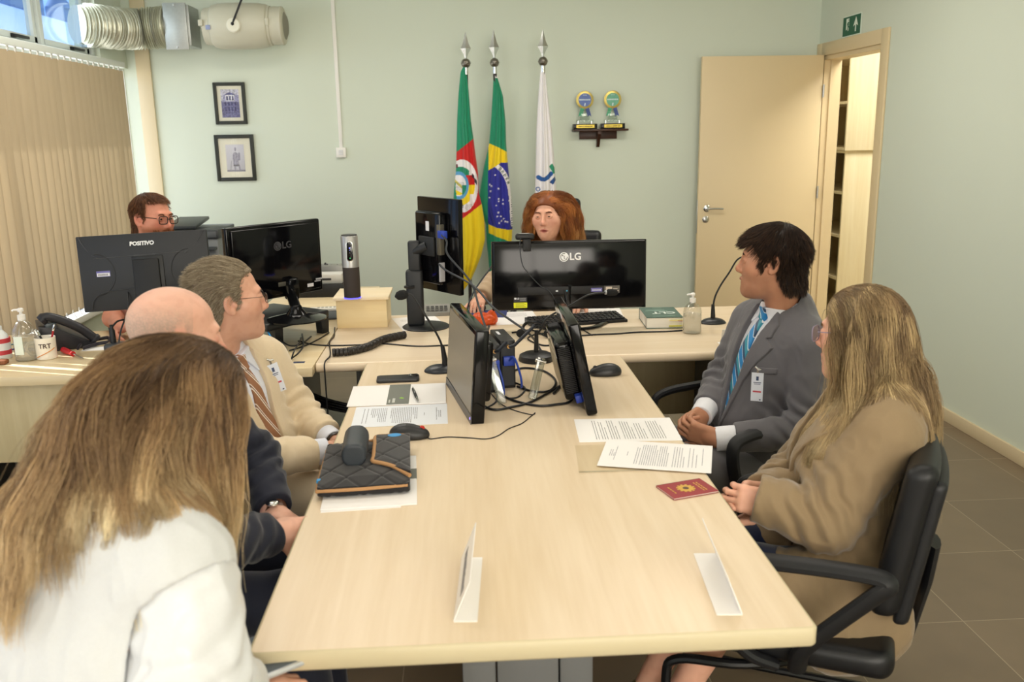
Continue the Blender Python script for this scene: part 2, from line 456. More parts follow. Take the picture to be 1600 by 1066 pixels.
# door casing
w = MB()
w.box((XR-.016, dy0-.095, 0), (XR-.0005, dy0, dz+.09), .003); w.box((XR-.016, dy1, 0), (XR-.0005, YB-.002, dz+.09), .003)
w.box((XR-.016, dy0, dz), (XR-.0005, dy1, dz+.09), .003)
w.box((XR-.0005, dy0, 0), (XR+.13, dy0+.03, dz)); w.box((XR-.0005, dy1-.03, 0), (XR+.13, dy1, dz)); w.box((XR-.0005, dy0+.03, dz-.03), (XR+.13, dy1-.03, dz))
w.box((XR+.045, dy0+.03, 0), (XR+.07, dy0+.042, dz-.03)); w.box((XR+.045, dy1-.042, 0), (XR+.07, dy1-.03, dz-.03))
tr = structure(w.build('trim_1', Mcream))
tr['label'] = 'cream wooden casing around the open doorway in the right wall'
# door leaf, opened flat towards the back wall
dl = MB().box((1.755, 6.60, .012), (2.648, 6.636, 2.122), .002).build('door_1', Mcream); structure(dl)
dl['label'] = 'cream flush door standing open against the back wall'
h = MB(); h.lathe([(.0, 0), (.025, 0), (.026, .006), (.02, .010), (.009, .012), (.009, .045), (0, .045)], (1.822, 6.60, 1.036), 24, RX(PI/2))
h.tube(spline([(1.822, 6.560, 1.036), (1.835, 6.556, 1.036), (1.88, 6.556, 1.037), (1.935, 6.558, 1.034)], 5), [.008]*15+[.0075], 10)
h.build('door_handle', Mchrome, dl)
h = MB(); h.lathe([(0, 0), (.024, 0), (.025, .004), (.02, .008), (.008, .010), (0, .010)], (1.815, 6.60, .955), 24, RX(PI/2)); h.box((1.8135, 6.585, .948), (1.8165, 6.591, .962))
h.build('lock', Msteel, dl)
h = MB(); h.box((1.7515, 6.606, .85), (1.7553, 6.63, 1.10), .001); h.build('lock_plate', Msteel, dl)
for z in (1.87, 1.14, .3):
    MB().cyl((2.656, 6.595, z-.045), (2.656, 6.595, z+.045), .007, n=12).build('hinge', Msteel, dl)
# corner cover board on the back wall
c = MB().box((-2.285, YB-.022, 0), (-2.185, YB-.0005, ZC), .003).build('trim_2', Mcream2); structure(c)
# ------------------------------------------------------------------ window
Mglass = mat_glass('window_glass', '#dfeaf6', .03)
win = structure(MB().box((XL-.10, 2.96, 2.08), (XL-.02, 6.27, 2.15), .004).build('window_1', Malu))
f = MB()
for y in (2.96, 4.0, 4.72, 5.50, 6.225): f.box((XL-.10, y, 2.15), (XL-.03, y+.045, 2.62), .003)
f.box((XL-.10, 2.96, 2.575), (XL-.03, 6.27, 2.62), .003)
f.build('window_frame', Malu, win)
f = MB()
for y0, y1 in ((4.05, 4.71), (4.77, 5.49), (5.55, 6.22)):
    for lo, hi in (((y0, 2.155), (y0+.035, 2.575)), ((y1-.035, 2.155), (y1, 2.575)), ((y0, 2.155), (y1, 2.19)), ((y0, 2.54), (y1, 2.575))):
        f.box((XL-.085, lo[0], lo[1]), (XL-.045, hi[0], hi[1]), .003)
f.build('sash', Malu, win)
f = MB(); f.box((XL-.068, 3.0, 2.15), (XL-.064, 6.23, 2.58)); f.build('pane', Mglass, win)
for y in (5.23, 5.98):
    f = MB(); f.box((XL-.045, y-.06, 2.158), (XL-.03, y-.02, 2.178), .002); f.box((XL-.032, y-.06, 2.160), (XL-.014, y+.10, 2.176), .004); f.build('latch', Mblack, win)
f = MB(); f.box((XL-.12, 2.95, .56), (XL+.09, 6.755, .60), .005); structure(f.build('window_sill', mat('sill_stone', '#e3e2da', .5)))['kind'] = 'structure'
f = MB()
for y in (2.96, 4.0, 4.72, 5.50, 6.235): f.box((XL-.10, y, .60), (XL-.05, y+.04, 2.08), .003)
f.box((XL-.10, 6.27, 2.06), (XL-.05, 6.755, 2.10))
f.build('lower_frame', Malu, win)
# assumed second window of the same wall, unseen beside the camera, added for daylight
win2 = structure(MB().box((XL-.10, -1.6, 2.08), (XL-.02, 2.55, 2.15), .004).build('assumed_window', Malu))
f = MB()
for y in (-1.6, -.55, .5, 1.5, 2.505): f.box((XL-.10, y, .60), (XL-.03, y+.045, 2.62), .003)
f.build('window_frame', Malu, win2)
structure(MB().box((XL-1.5, Y0, 2.70), (XL-.16, YB+.3, 2.82)).build('sun_block', mat('sun_slab_grey', '#cfcdc6', .8)))['label'] = 'added slab outside above the windows, blocking sun from the upper panes'  # unseen slab added to keep direct sun out of the upper panes
w3 = structure(MB().box((-.75, Y0+.001, 1.0), (2.55, Y0+.05, 1.05), .004).build('fill_frame', Malu))  # made-up window surround, added around the fill light behind the camera
f = MB()
for x in (-.75, .35, 1.45, 2.51): f.box((x, Y0+.001, 1.05), (x+.04, Y0+.05, 2.56), .003)
f.box((-.75, Y0+.001, 2.56), (2.55, Y0+.05, 2.60), .003); f.build('window_frame', Malu, w3); MB().box((-.71, Y0+.002, 1.05), (2.51, Y0+.008, 2.56)).build('pane', mat('fill_pane', '#dfe6ea', .4), w3)
# ------------------------------------------------------------------ vertical blind
Mblind = mat('blind_fabric', '#b9a78a', .85, noise=.10, nscale=9, stretch=(1, 1, .25), bump=.15, bscale=120)
nt = Mblind.node_tree; pb = nt.nodes['Principled BSDF']; tl = nt.nodes.new('ShaderNodeBsdfTranslucent'); tl.inputs[0].default_value = s2l('#c0ac88')+[1]
ms = nt.nodes.new('ShaderNodeMixShader'); ms.inputs[0].default_value = .05; out = nt.nodes['Material Output']
nt.links.new(pb.outputs[0], ms.inputs[1]); nt.links.new(tl.outputs[0], ms.inputs[2]); nt.links.new(ms.outputs[0], out.inputs[0])
bl = thing('vertical_blind', 'beige fabric vertical blind covering the window, closed slats', 'blind', (XL+.085, 4.75, .64))
sl = MB(); BX = XL+.085; ys = np.arange(3.0, 6.36, .0835)
for i, y in enumerate(ys):
    a = math.radians((75 if i in (6, 8, 9, 11) else 24)+RNG.normal()*2.0); w2 = .0445; n = 6
    pts = []
    for k in range(n+1):
        u = -w2+2*w2*k/n; bow = .005*(1-(u/w2)**2)
        pts.append((BX+math.sin(a)*u+math.cos(a)*bow, y+math.cos(a)*u-math.sin(a)*bow))
    zb = .645+.003*math.sin(i*2.1)
    cols = [[sl.bm.verts.new((p[0]+.004*math.sin(i+zz), p[1], zz)) for zz in (zb, zb+.03, 1.0, 1.5, 2.06)] for p in pts]
    for k in range(n):
        for j in range(4): sl.bm.faces.new([cols[k][j], cols[k+1][j], cols[k+1][j+1], cols[k][j+1]])
sl.m(1)
for y in ys: sl.box((BX-.003, y-.008, 2.055), (BX+.003, y+.008, 2.085))
sl.build('slats', [Mblind, Mwhite], bl, recalc=False)
f = MB(); f.box((BX-.022, 2.95, 2.082), (BX+.022, 6.41, 2.118), .004)
f.build('headrail', mat('headrail_white', '#e9efe9', .35), bl)
f = MB()
for i in range(len(ys)-1):
    y = ys[i]; f.tube([(BX+.012, y+.0835*t-.01, .660-.05*math.sin(PI*t)) for t in np.linspace(0, 1, 8)], .0022, 5)
f.build('chain', Mwhite, bl)
b2 = thing('vertical_blind', 'added closed beige blind beside the camera, keeping sun off the table', 'blind', (XL+.085, .5, .64))  # out of view, added so no sun patch lands on the table
f = MB()
for y in np.arange(-1.6, 2.6, .0835):
    a = math.radians(24); f.quad(*[(BX+math.sin(a)*u, float(y)+math.cos(a)*u, z) for u, z in ((-.0445, .645), (.0445, .645), (.0445, 2.62), (-.0445, 2.62))])
f.build('slats', Mblind, b2, recalc=False); MB().box((BX-.022, -1.65, 2.62), (BX+.022, 2.65, 2.65), .004).build('headrail', MATS['headrail_white'], b2)
# ------------------------------------------------------------------ outside
bd = thing('building', 'pale blue building seen through the upper window panes', 'building', (-16, 5, 0))
zt = float(atx(40, 19, -14)[2])
Mb = mat('pale_facade', '#cfdcec', .8); Mb2 = mat('blue_stone', '#5f7ea0', .8)
f = MB(); f.box((-18, 20, 0), (-14, 46, zt-.9)); f.box((-17.9, 20, zt-.9), (-13.8, 46, zt), .03); f.build('wall', Mb, bd)
for px in (22, 42, 55, 100):
    p = atx(px, 10, -14); f = MB(); y = float(p[1]); f.box((-14.5, y-.45, zt), (-13.9, y+.45, zt+.55), .03)
    f.lathe([(.42, 0), (.40, .15), (.22, .4), (.30, .8), (.42, 1.1), (.25, 1.5), (0, 1.55)], (-14.2, y, zt+.5), 16); f.build('finial', Mb2, bd)
# ------------------------------------------------------------------ fan, duct
Mfan = mat('fan_plastic', '#c4c1ae', .4); Mfoil = mat('duct_foil', '#c9c8b4', .32, .55, bump=.8, bscale=90)
Mgalv = mat('galvanised', '#a4a7a4', .42, .75, noise=.12, nscale=60)
dk = thing('flexible_duct', 'crinkled silver flexible duct running from window pane to metal box', 'duct', (-2.1, 6.45, 2.3))
ax = spline([(-2.40, 6.08, 2.325), (-2.33, 6.16, 2.325), (-2.25, 6.30, 2.325), (-2.15, 6.42, 2.33), (-2.04, 6.45, 2.34), (-1.945, 6.45, 2.345)], 52)
rr = []
for i in range(len(ax)):
    t = i/len(ax); rr.append((.128 if t > .12 else .118)+.007*math.sin(i*.82)*(1 if t > .12 else .15)+.003*random.uniform(-1, 1))
MB().tube(ax, rr, 40).build('duct_hose', Mfoil, dk, smooth_angle=60)
MB().tube([(-1.955, 6.45, 2.345), (-1.93, 6.45, 2.345)], .105, 32).build('collar', Mgalv, dk)
bx = thing('damper_box', 'square galvanised metal box between silver duct and white fan', 'duct box', (-1.87, 6.45, 2.2))
f = MB(); f.box((-1.925, 6.36, 2.215), (-1.775, 6.60, 2.475), .004); f.build('box_body', Mgalv, bx)
f = MB(); f.box((-1.94, 6.345, 2.19), (-1.79, 6.358, 2.485), .002); f.build('cover_plate', Mgalv, bx)
for z in (2.205, 2.47): MB().cyl((-1.865, 6.345, z), (-1.865, 6.337, z), .006, n=10).build('screw', Msteel, bx)
fn = thing('duct_fan', 'cream inline duct fan hanging near ceiling with round cap', 'fan', (-1.45, 6.45, 2.345))
RYq = RY(PI/2)
def ring_x(prof): return [(r, x) for x, r in prof]
f = MB(); f.lathe([(.10, 0), (.118, .005), (.122, .05), (.135, .06), (.146, .10), (.150, .22), (.147, .36), (.137, .42), (.135, .425), (.128, .43), (.128, .445)], (-1.70, 6.45, 2.345), 48, RYq)
f.build('housing', Mfan, fn)
f = MB(); f.lathe([(.10, 0), (.122, .0), (.125, .03), (.122, .055), (.126, .075), (.118, .085), (.10, .09)], (-1.255, 6.45, 2.345), 48, RYq); f.build('end_cap', Mfan, fn)
f = MB(); f.lathe([(0, .095), (.06, .09), (.10, .07)], (-1.24, 6.45, 2.345), 32, RYq); f.build('grille', mat('grille_grey', '#8c8a7c', .6, bump=1.0, bscale=160), fn)
f = MB(); f.lathe([(.045, 0), (.047, .006), (.04, .012), (.012, .014), (0, .011)], (-1.475, 6.45-.148, 2.335), 32, RX(PI/2)); f.build('terminal_cover', mat('fan_cap', '#e0ddcb', .35), fn)
MB().box((-1.66, 6.308, 2.31), (-1.63, 6.3105, 2.34), .001).build('badge', mat('badge_blue', '#8d97b8', .4), fn)
MB().box((-1.71, 6.315, 2.335), (-1.68, 6.335, 2.375), .004).build('clip', Mfan, fn); MB().box((-1.275, 6.318, 2.335), (-1.25, 6.335, 2.38), .004).build('clip', Mfan, fn)
f = MB(); f.tube([tuple(aty(363, 37, 6.29)), tuple(aty(377, 0, 6.29)), tuple(aty(398, -60, 6.29)), (-1.30, 6.29, ZC)], .007, 8); f.sph(tuple(aty(363, 37, 6.29)), .011); f.build('hanging_rod', Mblack, fn)
# ------------------------------------------------------------------ cable trunking with switch
tk = thing('cable_trunking', 'white vertical cable trunking ending in a square wall switch', 'cable cover', (-.875, YB, 1.5))
MB().box((-.888, YB-.014, 1.52), (-.862, YB-.0005, ZC), .002).build('trunking_strip', Mwhite, tk)
sb = MB().box((-.912, YB-.030, 1.455), (-.840, YB-.0005, 1.527), .004).build('switch_box', Mwhite, tk)
f = MB()
for i in range(2): f.box((-.893, YB-.034, 1.473+i*.0185), (-.859, YB-.029, 1.473+i*.0185+.0175), .002)
f.build('rocker', mat('rocker_grey', '#dcdcdc', .35), sb)
# ------------------------------------------------------------------ exit sign
ex = thing('exit_sign', 'green running-man exit sign with white arrow above doorway', 'sign', (XR, 6.19, 2.27))
Mg = mat('sign_green', '#0d5a3f', .5); Mw = mat('sign_white', '#e4efe2', .5)
A, Bq = atx(1320, 32, XR), atx(1345, 27, XR)
sy, sz0, sz1 = (6.345, 6.06), 2.215, 2.345
MB().box((XR-.004, sy[1], sz0-.003), (XR-.0005, sy[0], sz1+.003)).build('sign_plate', Mw, ex)
MB().box((XR-.0055, sy[1]+.008, sz0+.003), (XR-.0035, sy[0]-.002, sz1-.003)).build('green_field', Mg, ex)
# symbols in sign plane: u to the right (towards -Y), v up
SM = frame_m((XR-.0056, sy[0], sz0), (0, -1, 0), (0, 0, 1), (-1, 0, 0))
f = MB(); f.prism([(.20, .02), (.215, .02), (.215, .065), (.245, .055), (.208, .115), (.17, .055), (.20, .065)], 0, .0006, SM); f.build('arrow', Mw, ex); f = MB()
f.prism([(.055, .035), (.10, .035), (.10, .115), (.055, .115)], 0, .0006, SM); f.build('doorway_symbol', Mw, ex)
f = MB(); f.m(0); f.prism([(.09, .10), (.097, .10), (.097, .108), (.09, .108)], .0006, .0012, SM)
f.prism([(.08, .065), (.092, .062), (.1, .09), (.085, .095), (.07, .08), (.072, .075)], .0006, .0012, SM); f.prism([(.085, .066), (.1, .05), (.095, .03), (.104, .03), (.108, .055), (.094, .07)], .0006, .0012, SM)
f.prism([(.082, .068), (.075, .045), (.055, .04), (.056, .032), (.083, .037), (.09, .062)], .0006, .0012, SM); f.build('running_figure', Mg, ex)
# ------------------------------------------------------------------ next room with tall cabinet
Mroom = mat('next_room_paint', '#d9d2bd', .8)
w = MB(); w.box((XR+.12, 9.0, 0), (5.2, 9.1, ZC)); w.box((5.2, 4.0, 0), (5.3, 9.1, ZC)); w.box((XR+.12, 3.9, 0), (5.3, 4.0, ZC)); w.box((XR+.12, YB+.1, 0), (XR+.14, 9.0, ZC)); structure(w.build('wall_next_room', Mroom))
structure(MB().box((XR+.12, 4, -.1), (5.2, 9.0, 0)).build('floor_next_room', mat('floor2', '#c9b894', .5)))
structure(MB().box((XR+.12, 3.9, ZC), (5.3, 9.1, ZC+.1)).build('ceiling_next_room', Mceil))
Mcab = mat_wood('cabinet_wood', '#efe2c0', '#e4d3ab', .45, 'Z'); Mcab2 = mat_wood('cabinet_inside', '#e2c98e', '#d6ba7c', .55, 'Z')
def bookcase(x0, x1, y0, y1, z0, z1, ns, nm, lb):
    t = thing(nm, lb, 'cabinet', (x0, y0, z0))
    f = MB(); f.box((x0, y0, z0), (x1, y0+.02, z1), .001); f.box((x0, y1-.02, z0), (x1, y1, z1), .001); f.box((x0, y0+.02, z1-.02), (x1, y1-.02, z1)); f.build('carcass', Mcab, t)
    MB().box((x1-.02, y0+.02, z0), (x1-.005, y1-.02, z1-.02)).build('back_panel', Mcab2, t)
    for i in range(ns):
        z = z0+(z1-z0)*i/ns+.0; MB().box((x0+.005, y0+.02, z+.002), (x1-.02, y1-.02, z+.022)).build('shelf', Mcab, t)
bookcase(3.02, 3.62, 7.0, 8.2, 1.43, 2.50, 3, 'cabinet', 'upper pale wood cabinet with open shelves beyond the doorway')
bookcase(3.04, 3.62, 7.03, 8.25, 0.04, 1.4295, 4, 'cabinet', 'lower pale wood shelf cabinet standing on floor beyond the doorway')
MB().box((3.06, 7.04, 0), (3.6, 8.2, .0395)).build('cabinet_plinth', mat('plinth', '#6d6a66', .6))
tag(bpy.data.objects['cabinet_plinth'], 'low grey plinth under the shelf cabinet in the next room', 'plinth')
# ------------------------------------------------------------------ pictures
def colour_grid(name, w_, h_, nx, nz, fn, parent, M, material):
    """flat print: colours per vertex of a fine grid (ink on paper)"""
    u, v = np.meshgrid(np.linspace(0, 1, nx), np.linspace(0, 1, nz)); u, v = u.ravel(), v.ravel()
    V = np.stack([u*w_, v*h_, np.zeros_like(u)], 1); R = np.array(M); V = V@R[:3, :3].T+R[:3, 3]
    i = np.arange((nx-1)*(nz-1)); r, c = i//(nx-1), i % (nx-1); a = r*nx+c
    return from_np(name, V, np.stack([a, a+1, a+nx+1, a+nx], 1), material, parent, False, True, {'Col': fn(u, v)})
def lin(c): return np.array(s2l(c))
def building_print(u, v):
    n = perlin(np.stack([u*14, v*18, u*0+.3], 1)); n2 = perlin(np.stack([u*40, v*50, u*0], 1))
    base = np.where((v < .55)[:, None], lin('#6a6a96'), lin('#9a9ac0'))
    base = np.where(((v > .8) | ((u < .12) & (v > .6)))[:, None], lin('#c9c8d8'), base)
    ped = (v > .78) & (v < .9-.5*np.abs(u-.5)*.5) & (np.abs(u-.5) < .27); base = np.where(ped[:, None], lin('#55558a'), base)
    body = (v > .58) & (v < .8) & (np.abs(u-.5) < .25); base = np.where(body[:, None], lin('#e0e0ea'), base)
    win_ = body & (np.abs(((u-.27)/.155) % 1-.5) < .3) & (v > .61) & (v < .76); base = np.where(win_[:, None], lin('#35356a'), base)
    win2_ = (v > .15) & (v < .55) & (np.abs(u-.5) < .36) & (np.abs(((u-.14)/.18) % 1-.5) < .22) & (np.abs((v/.2) % 1-.5) < .36); base = np.where(win2_[:, None], lin('#33336a'), base)
    return np.clip(base*(1+.9*n+.7*n2)[:, None], 0, 1)
def statue_print(u, v):
    base = np.outer(1-.25*(1-v), lin('#cfd0dc')); x = u-.52
    fig = ((x/.17)**2+((v-.52)/.20)**2 < 1) | ((np.abs(x) < .16-.05*(v-.2)) & (v > .2) & (v < .6)) | (((x)/.055)**2+((v-.83)/.07)**2 < 1) | ((np.abs(x-.2) < .05) & (v > .42) & (v < .7)) | ((np.abs(x+.06) < .05) & (v > .05) & (v < .25)) | ((np.abs(x-.15-.3*(.2-v)) < .05) & (v > .05) & (v < .25))
    n = perlin(np.stack([u*20, v*24, u*0+2.3], 1)); c = lin('#8f8fa4')[None]*(1+.9*n)[:, None]; c = np.where(((np.abs(v-.23) < .03) & (np.abs(x) < .17))[:, None], lin('#4a4a58'), c)
    base = np.where(fig[:, None], c, base); base = np.where((v < .06)[:, None], lin('#77788a')[None], base)
    pole = (np.abs(x+.33-.2*v) < .02) & (v < .4); base = np.where(pole[:, None], lin('#8a8a9a')[None], base)
    return np.clip(base, 0, 1)
Mprint = mat_attr('print_ink', rough=.35); Mmat = mat('picture_mount', '#e9e6d2', .7); Mframe = mat('black_frame', '#24271f', .45)
def picture(x0, x1, z0, z1, bw, px, fn, lb):
    t = thing('framed_picture', lb, 'picture', ((x0+x1)/2, YB, z0)); y = YB-.0008
    f = MB(); d = .022
    f.box((x0, y-d, z0), (x0+bw, y, z1), .002); f.box((x1-bw, y-d, z0), (x1, y, z1), .002); f.box((x0+bw, y-d, z0), (x1-bw, y, z0+bw), .002); f.box((x0+bw, y-d, z1-bw), (x1-bw, y, z1), .002)
    f.build('frame', Mframe, t)
    MB().box((x0+bw-.003, y-.010, z0+bw-.003), (x1-bw+.003, y-.004, z1-bw+.003)).build('mount', Mmat, t)
    a, b_, c_, d_ = px
    colour_grid('print', b_-a, d_-c_, 90, 120, fn, t, frame_m((a, y-.0112, c_), (1, 0, 0), (0, 0, 1), (0, -1, 0)), Mprint)
    MB().box((x0+bw-.002, y-.0165, z0+bw-.002), (x1-bw+.002, y-.0145, z1-bw+.002)).build('glass', mat_glass('picture_glass', '#ffffff', .05), t)
picture(-1.762, -1.537, 1.705, 1.998, .024, (-1.712, -1.585, 1.753, 1.950), building_print, 'upper black-framed picture of a columned building on back wall')
picture(-1.786, -1.505, 1.300, 1.632, .026, (-1.712, -1.580, 1.368, 1.562), statue_print, 'lower black-framed picture of a standing statue on back wall')
# ------------------------------------------------------------------ flags
FYP = 6.45
def bmp(s): return [[c == '#' for c in r] for r in s.split('/')]
LET = {'O': bmp('###/#.#/#.#/#.#/###'), 'R': bmp('##./#.#/##./#.#/#.#'), 'D': bmp('##./#.#/#.#/#.#/##.'), 'E': bmp('###/#../##./#../###'), 'M': bmp('#.#/###/###/#.#/#.#')}
def inpoly(x, y, pl):
    r = np.zeros(len(x), bool); n = len(pl)
    for i in range(n):
        (x1, y1), (x2, y2) = pl[i], pl[i-1]
        c = ((y1 > y) != (y2 > y)) & (x < (x2-x1)*(y-y1)/((y2-y1) or 1e-9)+x1); r ^= c
    return r
def dpoly(x, y, pl):
    d = np.full(len(x), 1e9)
    for (x1, y1), (x2, y2) in zip(pl[:-1], pl[1:]):
        ex, ey = x2-x1, y2-y1; t = np.clip(((x-x1)*ex+(y-y1)*ey)/(ex*ex+ey*ey), 0, 1); d = np.minimum(d, np.hypot(x-x1-t*ex, y-y1-t*ey))
    return d
GREEN, RED, YEL, BLUE, WHI = '#1d8a66', '#c8201f', '#f0d21c', '#2c2f97', '#eee9ea'
def flag_state(x, y):
    C = np.tile(lin(GREEN), (len(x), 1))
    def put(m, c): C[m] = lin(c)
    put(y > 238-(x-713)*.80, RED); put(y > 347-(x-714)*.75, YEL)
    e = ((x-722)/25)**2+((y-290)/41)**2
    put(e < 1, WHI)
    s = ((x-719)/23)**2+((y-290)/30)**2 < 1
    put(s & (y < 277) & (x < 733), GREEN); put(s & (x >= 722) & (y >= 273) & (y < 288), RED); put(s & (x > 724) & (y >= 288) & (y < 304), YEL); put(s & (y >= 304) & (x < 721.5), RED); put(s & (y >= 304) & (x >= 721.5), YEL); put(s & (x > 734) & (y > 303), WHI)
    q = np.hypot(x-716.5, (y-289.5)*.72*1.0); put(q < 16.5*.96, '#5b9fce'); put(q < 12, WHI)
    put((q < 11) & ((y-292) > (x-716)*.5+6), YEL); put((q < 11) & (np.abs(y-287-(x-716)*.9) < 2.5), '#d8c85a'); put((q < 12) & (x > 722) & (y > 288), GREEN); put((q < 9) & (np.abs(np.sin(x*2.1)*np.cos(y*1.7)) > .75) & (y > 284) & (y < 296), '#2c4a3a')
    put((np.abs(x-739) < 1.8) & (np.abs(y-275-(x-739)) < 3), '#2a2430'); put((np.abs(x-743) < 2) & (np.abs(y-283-(x-743)*1.3) < 3.5), '#34303a'); put((e < 1) & (np.hypot(x-719, y-321) < 5) & (np.abs(np.sin(y*1.3)) > .45), '#26262c'); put((np.abs(x-713) < 2.2) & (np.abs(y-259) < 3), '#6a2030')
    put((e < .95) & (y > 318) & (x > 727) & (np.abs(np.sin(x*1.5+y*.4)) > .9), '#7a6a70')
    put((x < 712) & (y > 285), GREEN); put((x < 715.5) & (y > 372), RED); put((x < 713+(y-300)*.05) & (y > 300) & (y < 372), GREEN)
    return C
STARS = [(773, 273), (765, 288), (767.5, 290), (778.5, 294), (766, 298), (764.5, 308), (778.5, 310), (778.7, 314), (785.5, 312), (785.5, 318), (775, 320), (778, 331), (776.5, 337), (782, 337), (786.5, 341), (783, 344), (789, 345), (792, 346), (779.5, 347), (795, 313)]
def flag_country(x, y):
    C = np.tile(lin(GREEN), (len(x), 1))
    def put(m, c): C[m] = lin(c)
    put((y < 122), WHI)
    put((x > 763) & inpoly(x, y, [(764, 224), (778, 230), (793, 238), (806, 262), (806, 378), (797, 377), (760, 362), (757, 340), (757, 250)]), YEL)
    blue = (x > 762) & (y > 266-(x-763)*.62) & (y > 254) & (y < 347+np.sqrt(np.clip(((x-762)/30), 0, 1))*11)
    put(blue, BLUE)
    arc = [(775, 258), (782, 264), (788, 272), (793, 282), (796, 293), (798.5, 310), (801, 350)]
    put(blue & (dpoly(x, y, arc) < 3.4), WHI)
    for (cx, cy, an), ch in zip(((781, 263.5, .8), (785, 268.3, .9), (788.6, 273.4, 1.0), (791.8, 279.2, 1.1), (794.0, 285.0, 1.2)), 'ORDEM'):
        dx, dy = x-cx, y-cy; u = dx*math.cos(an)+dy*math.sin(an); v = -dx*math.sin(an)+dy*math.cos(an)
        iu, iv = np.floor(u/1.15+1.5).astype(int), np.floor(v/.95+2.5).astype(int); ok = (iu >= 0) & (iu < 3) & (iv >= 0) & (iv < 5)
        B_ = np.array(LET[ch]); hit = np.zeros(len(x), bool); hit[ok] = B_[iv[ok], iu[ok]]; put(hit & blue, '#3c5a3c')
    put(blue & (np.abs(x-799.5) < 1.2) & (np.abs(np.sin(y*.9)) > .8) & (y > 296), '#3c4a5a')
    for sx, sy_ in STARS:
        a = np.arctan2(x-sx, -(y-sy_)); r = np.hypot(x-sx, y-sy_); put(r < 1.15+.55*np.cos(5*a), WHI)
    return C
def flag_white(x, y):
    C = np.tile(lin('#e9e6e8'), (len(x), 1))
    def put(m, c): C[m] = lin(c)
    put(inpoly(x, y, [(857, 260), (862, 255), (866, 262), (866.5, 271), (863.8, 271)]), '#2c8f6b'); put((dpoly(x, y, [(840.5, 276.6), (845, 279.3), (850, 279.5), (855, 276.5), (860, 271)]) < 3.3), '#275a9c'); put(inpoly(x, y, [(857.5, 284.5), (866, 275), (868, 281), (863, 288)]), '#214a86')
    r = np.hypot(x-840, y-295); put((r < 3.6) & (r > 2.2), '#275a9c')
    return C
def flag(rows, fn, lb, pole_x, tip_px, ball_y, plean, depth=.05, nf=3, FYP=6.45):
    """rows: (py, left px, right px) cloth outline; cloth is a closed pleated tube hanging round the pole"""
    tip = aty(tip_px[0], tip_px[1], FYP); base_x = tip[0]+plean
    t = thing('flag', lb, 'flag', (float(base_x), FYP, 0), 0, 'flags on tall poles behind the chair')
    def on(z): k = (tip[2]-z)/tip[2]; return np.array([tip[0]+(base_x-tip[0])*k, FYP, z])
    zb = float(aty(tip_px[0], ball_y, FYP)[2]); p0, p1 = on(.0), on(zb-.055)
    f = MB(); f.tube([tuple(on(.09)), tuple(p1)], .0135, 14); f.build('pole', mat('pole_wood', '#2c2320', .4), t)
    f = MB(); f.lathe([(.0, 0), (.11, 0), (.11, .02), (.09, .03), (.03, .06), (.02, .10), (0, .1)], (float(base_x), FYP, 0), 32); f.build('pole_base', Mblack, t)
    f = MB(); f.cyl(tuple(on(zb-.075)), tuple(on(zb-.02)), .016, n=16); f.build('ferrule', Mchrome, t)
    f = MB(); f.sph(tuple(on(zb)), .033, 24); f.lathe([(.034, -.003), (.036, 0), (.034, .003)], tuple(on(zb)), 24); f.build('ball', mat('old_metal', '#8f8b84', .3, 1.0), t)
    f = MB(); h0, h1 = zb+.03, tip[2]; hh = h1-h0; c0 = on(h0)
    prof = [(.006, 0), (.010, .08), (.016, .18), (.034, .36), (.036, .39), (.022, .55), (.010, .8), (.001, 1.0)]
    rings = []
    for r, k in prof:
        c = on(h0+hh*k); rings.append([f.bm.verts.new((c[0]+dx*r, c[1]+dy*r*.45, c[2])) for dx, dy in ((1, 0), (0, 1), (-1, 0), (0, -1))])
    for a_, b_ in zip(rings[:-1], rings[1:]):
        for k in range(4): f.bm.faces.new([a_[k], a_[(k+1) % 4], b_[(k+1) % 4], b_[k]])
    f.bm.faces.new(rings[0][::-1]); f.bm.faces.new(rings[-1]); f.build('spearhead', mat('spear_metal', '#cfd2d0', .22, 1.0), t, smooth_angle=10)
    ys_ = np.array([r[0] for r in rows], float); yy = np.arange(ys_[0], ys_[-1]+.01, .8); xl = np.interp(yy, ys_, [r[1] for r in rows]); xr = np.interp(yy, ys_, [r[2] for r in rows])
    for _ in range(14):
        for q in (xl, xr): q[1:-1] = .25*q[:-2]+.5*q[1:-1]+.25*q[2:]
    nc = 72; V = []; PX = []; PY = []
    for y, a, b_ in zip(yy, xl, xr):
        wd = max((b_-a)/215, .012); kk = min(1, (y-yy[0])/120); dd = min(depth*(.3+.7*kk), wd*.42)
        for side in (0, 1):
            for i in range(nc):
                s = i/(nc-1) if side == 0 else 1-i/(nc-1)
                x = a+(b_-a)*s; env = math.sqrt(max(0, 1-(2*s-1)**2))
                fold = .35*math.sin(2*PI*(s*nf)+.9+.004*y)+.18*math.sin(2*PI*s*(nf*2+.5)+.01*y)
                dpt = (-(dd*env*(1+.55*fold)) if side == 0 else dd*env*.7)
                V.append((aty(x, y, FYP)+0)); V[-1] = V[-1]+np.array([0, dpt+.0, 0]); PX.append(x); PY.append(y)
    V = np.array(V); PX = np.array(PX); PY = np.array(PY); n = 2*nc; R_ = len(yy)
    i = np.arange((R_-1)*n); r, c = i//n, i % n; F = np.stack([r*n+c, r*n+(c+1) % n, (r+1)*n+(c+1) % n, (r+1)*n+c], 1)
    from_np('flag_cloth', V, F[:, ::-1], mat_attr('flag_cloth', rough=.6, sheen=.3, bump=.08, bscale=500), t, True, True, {'Col': fn(PX, PY)})
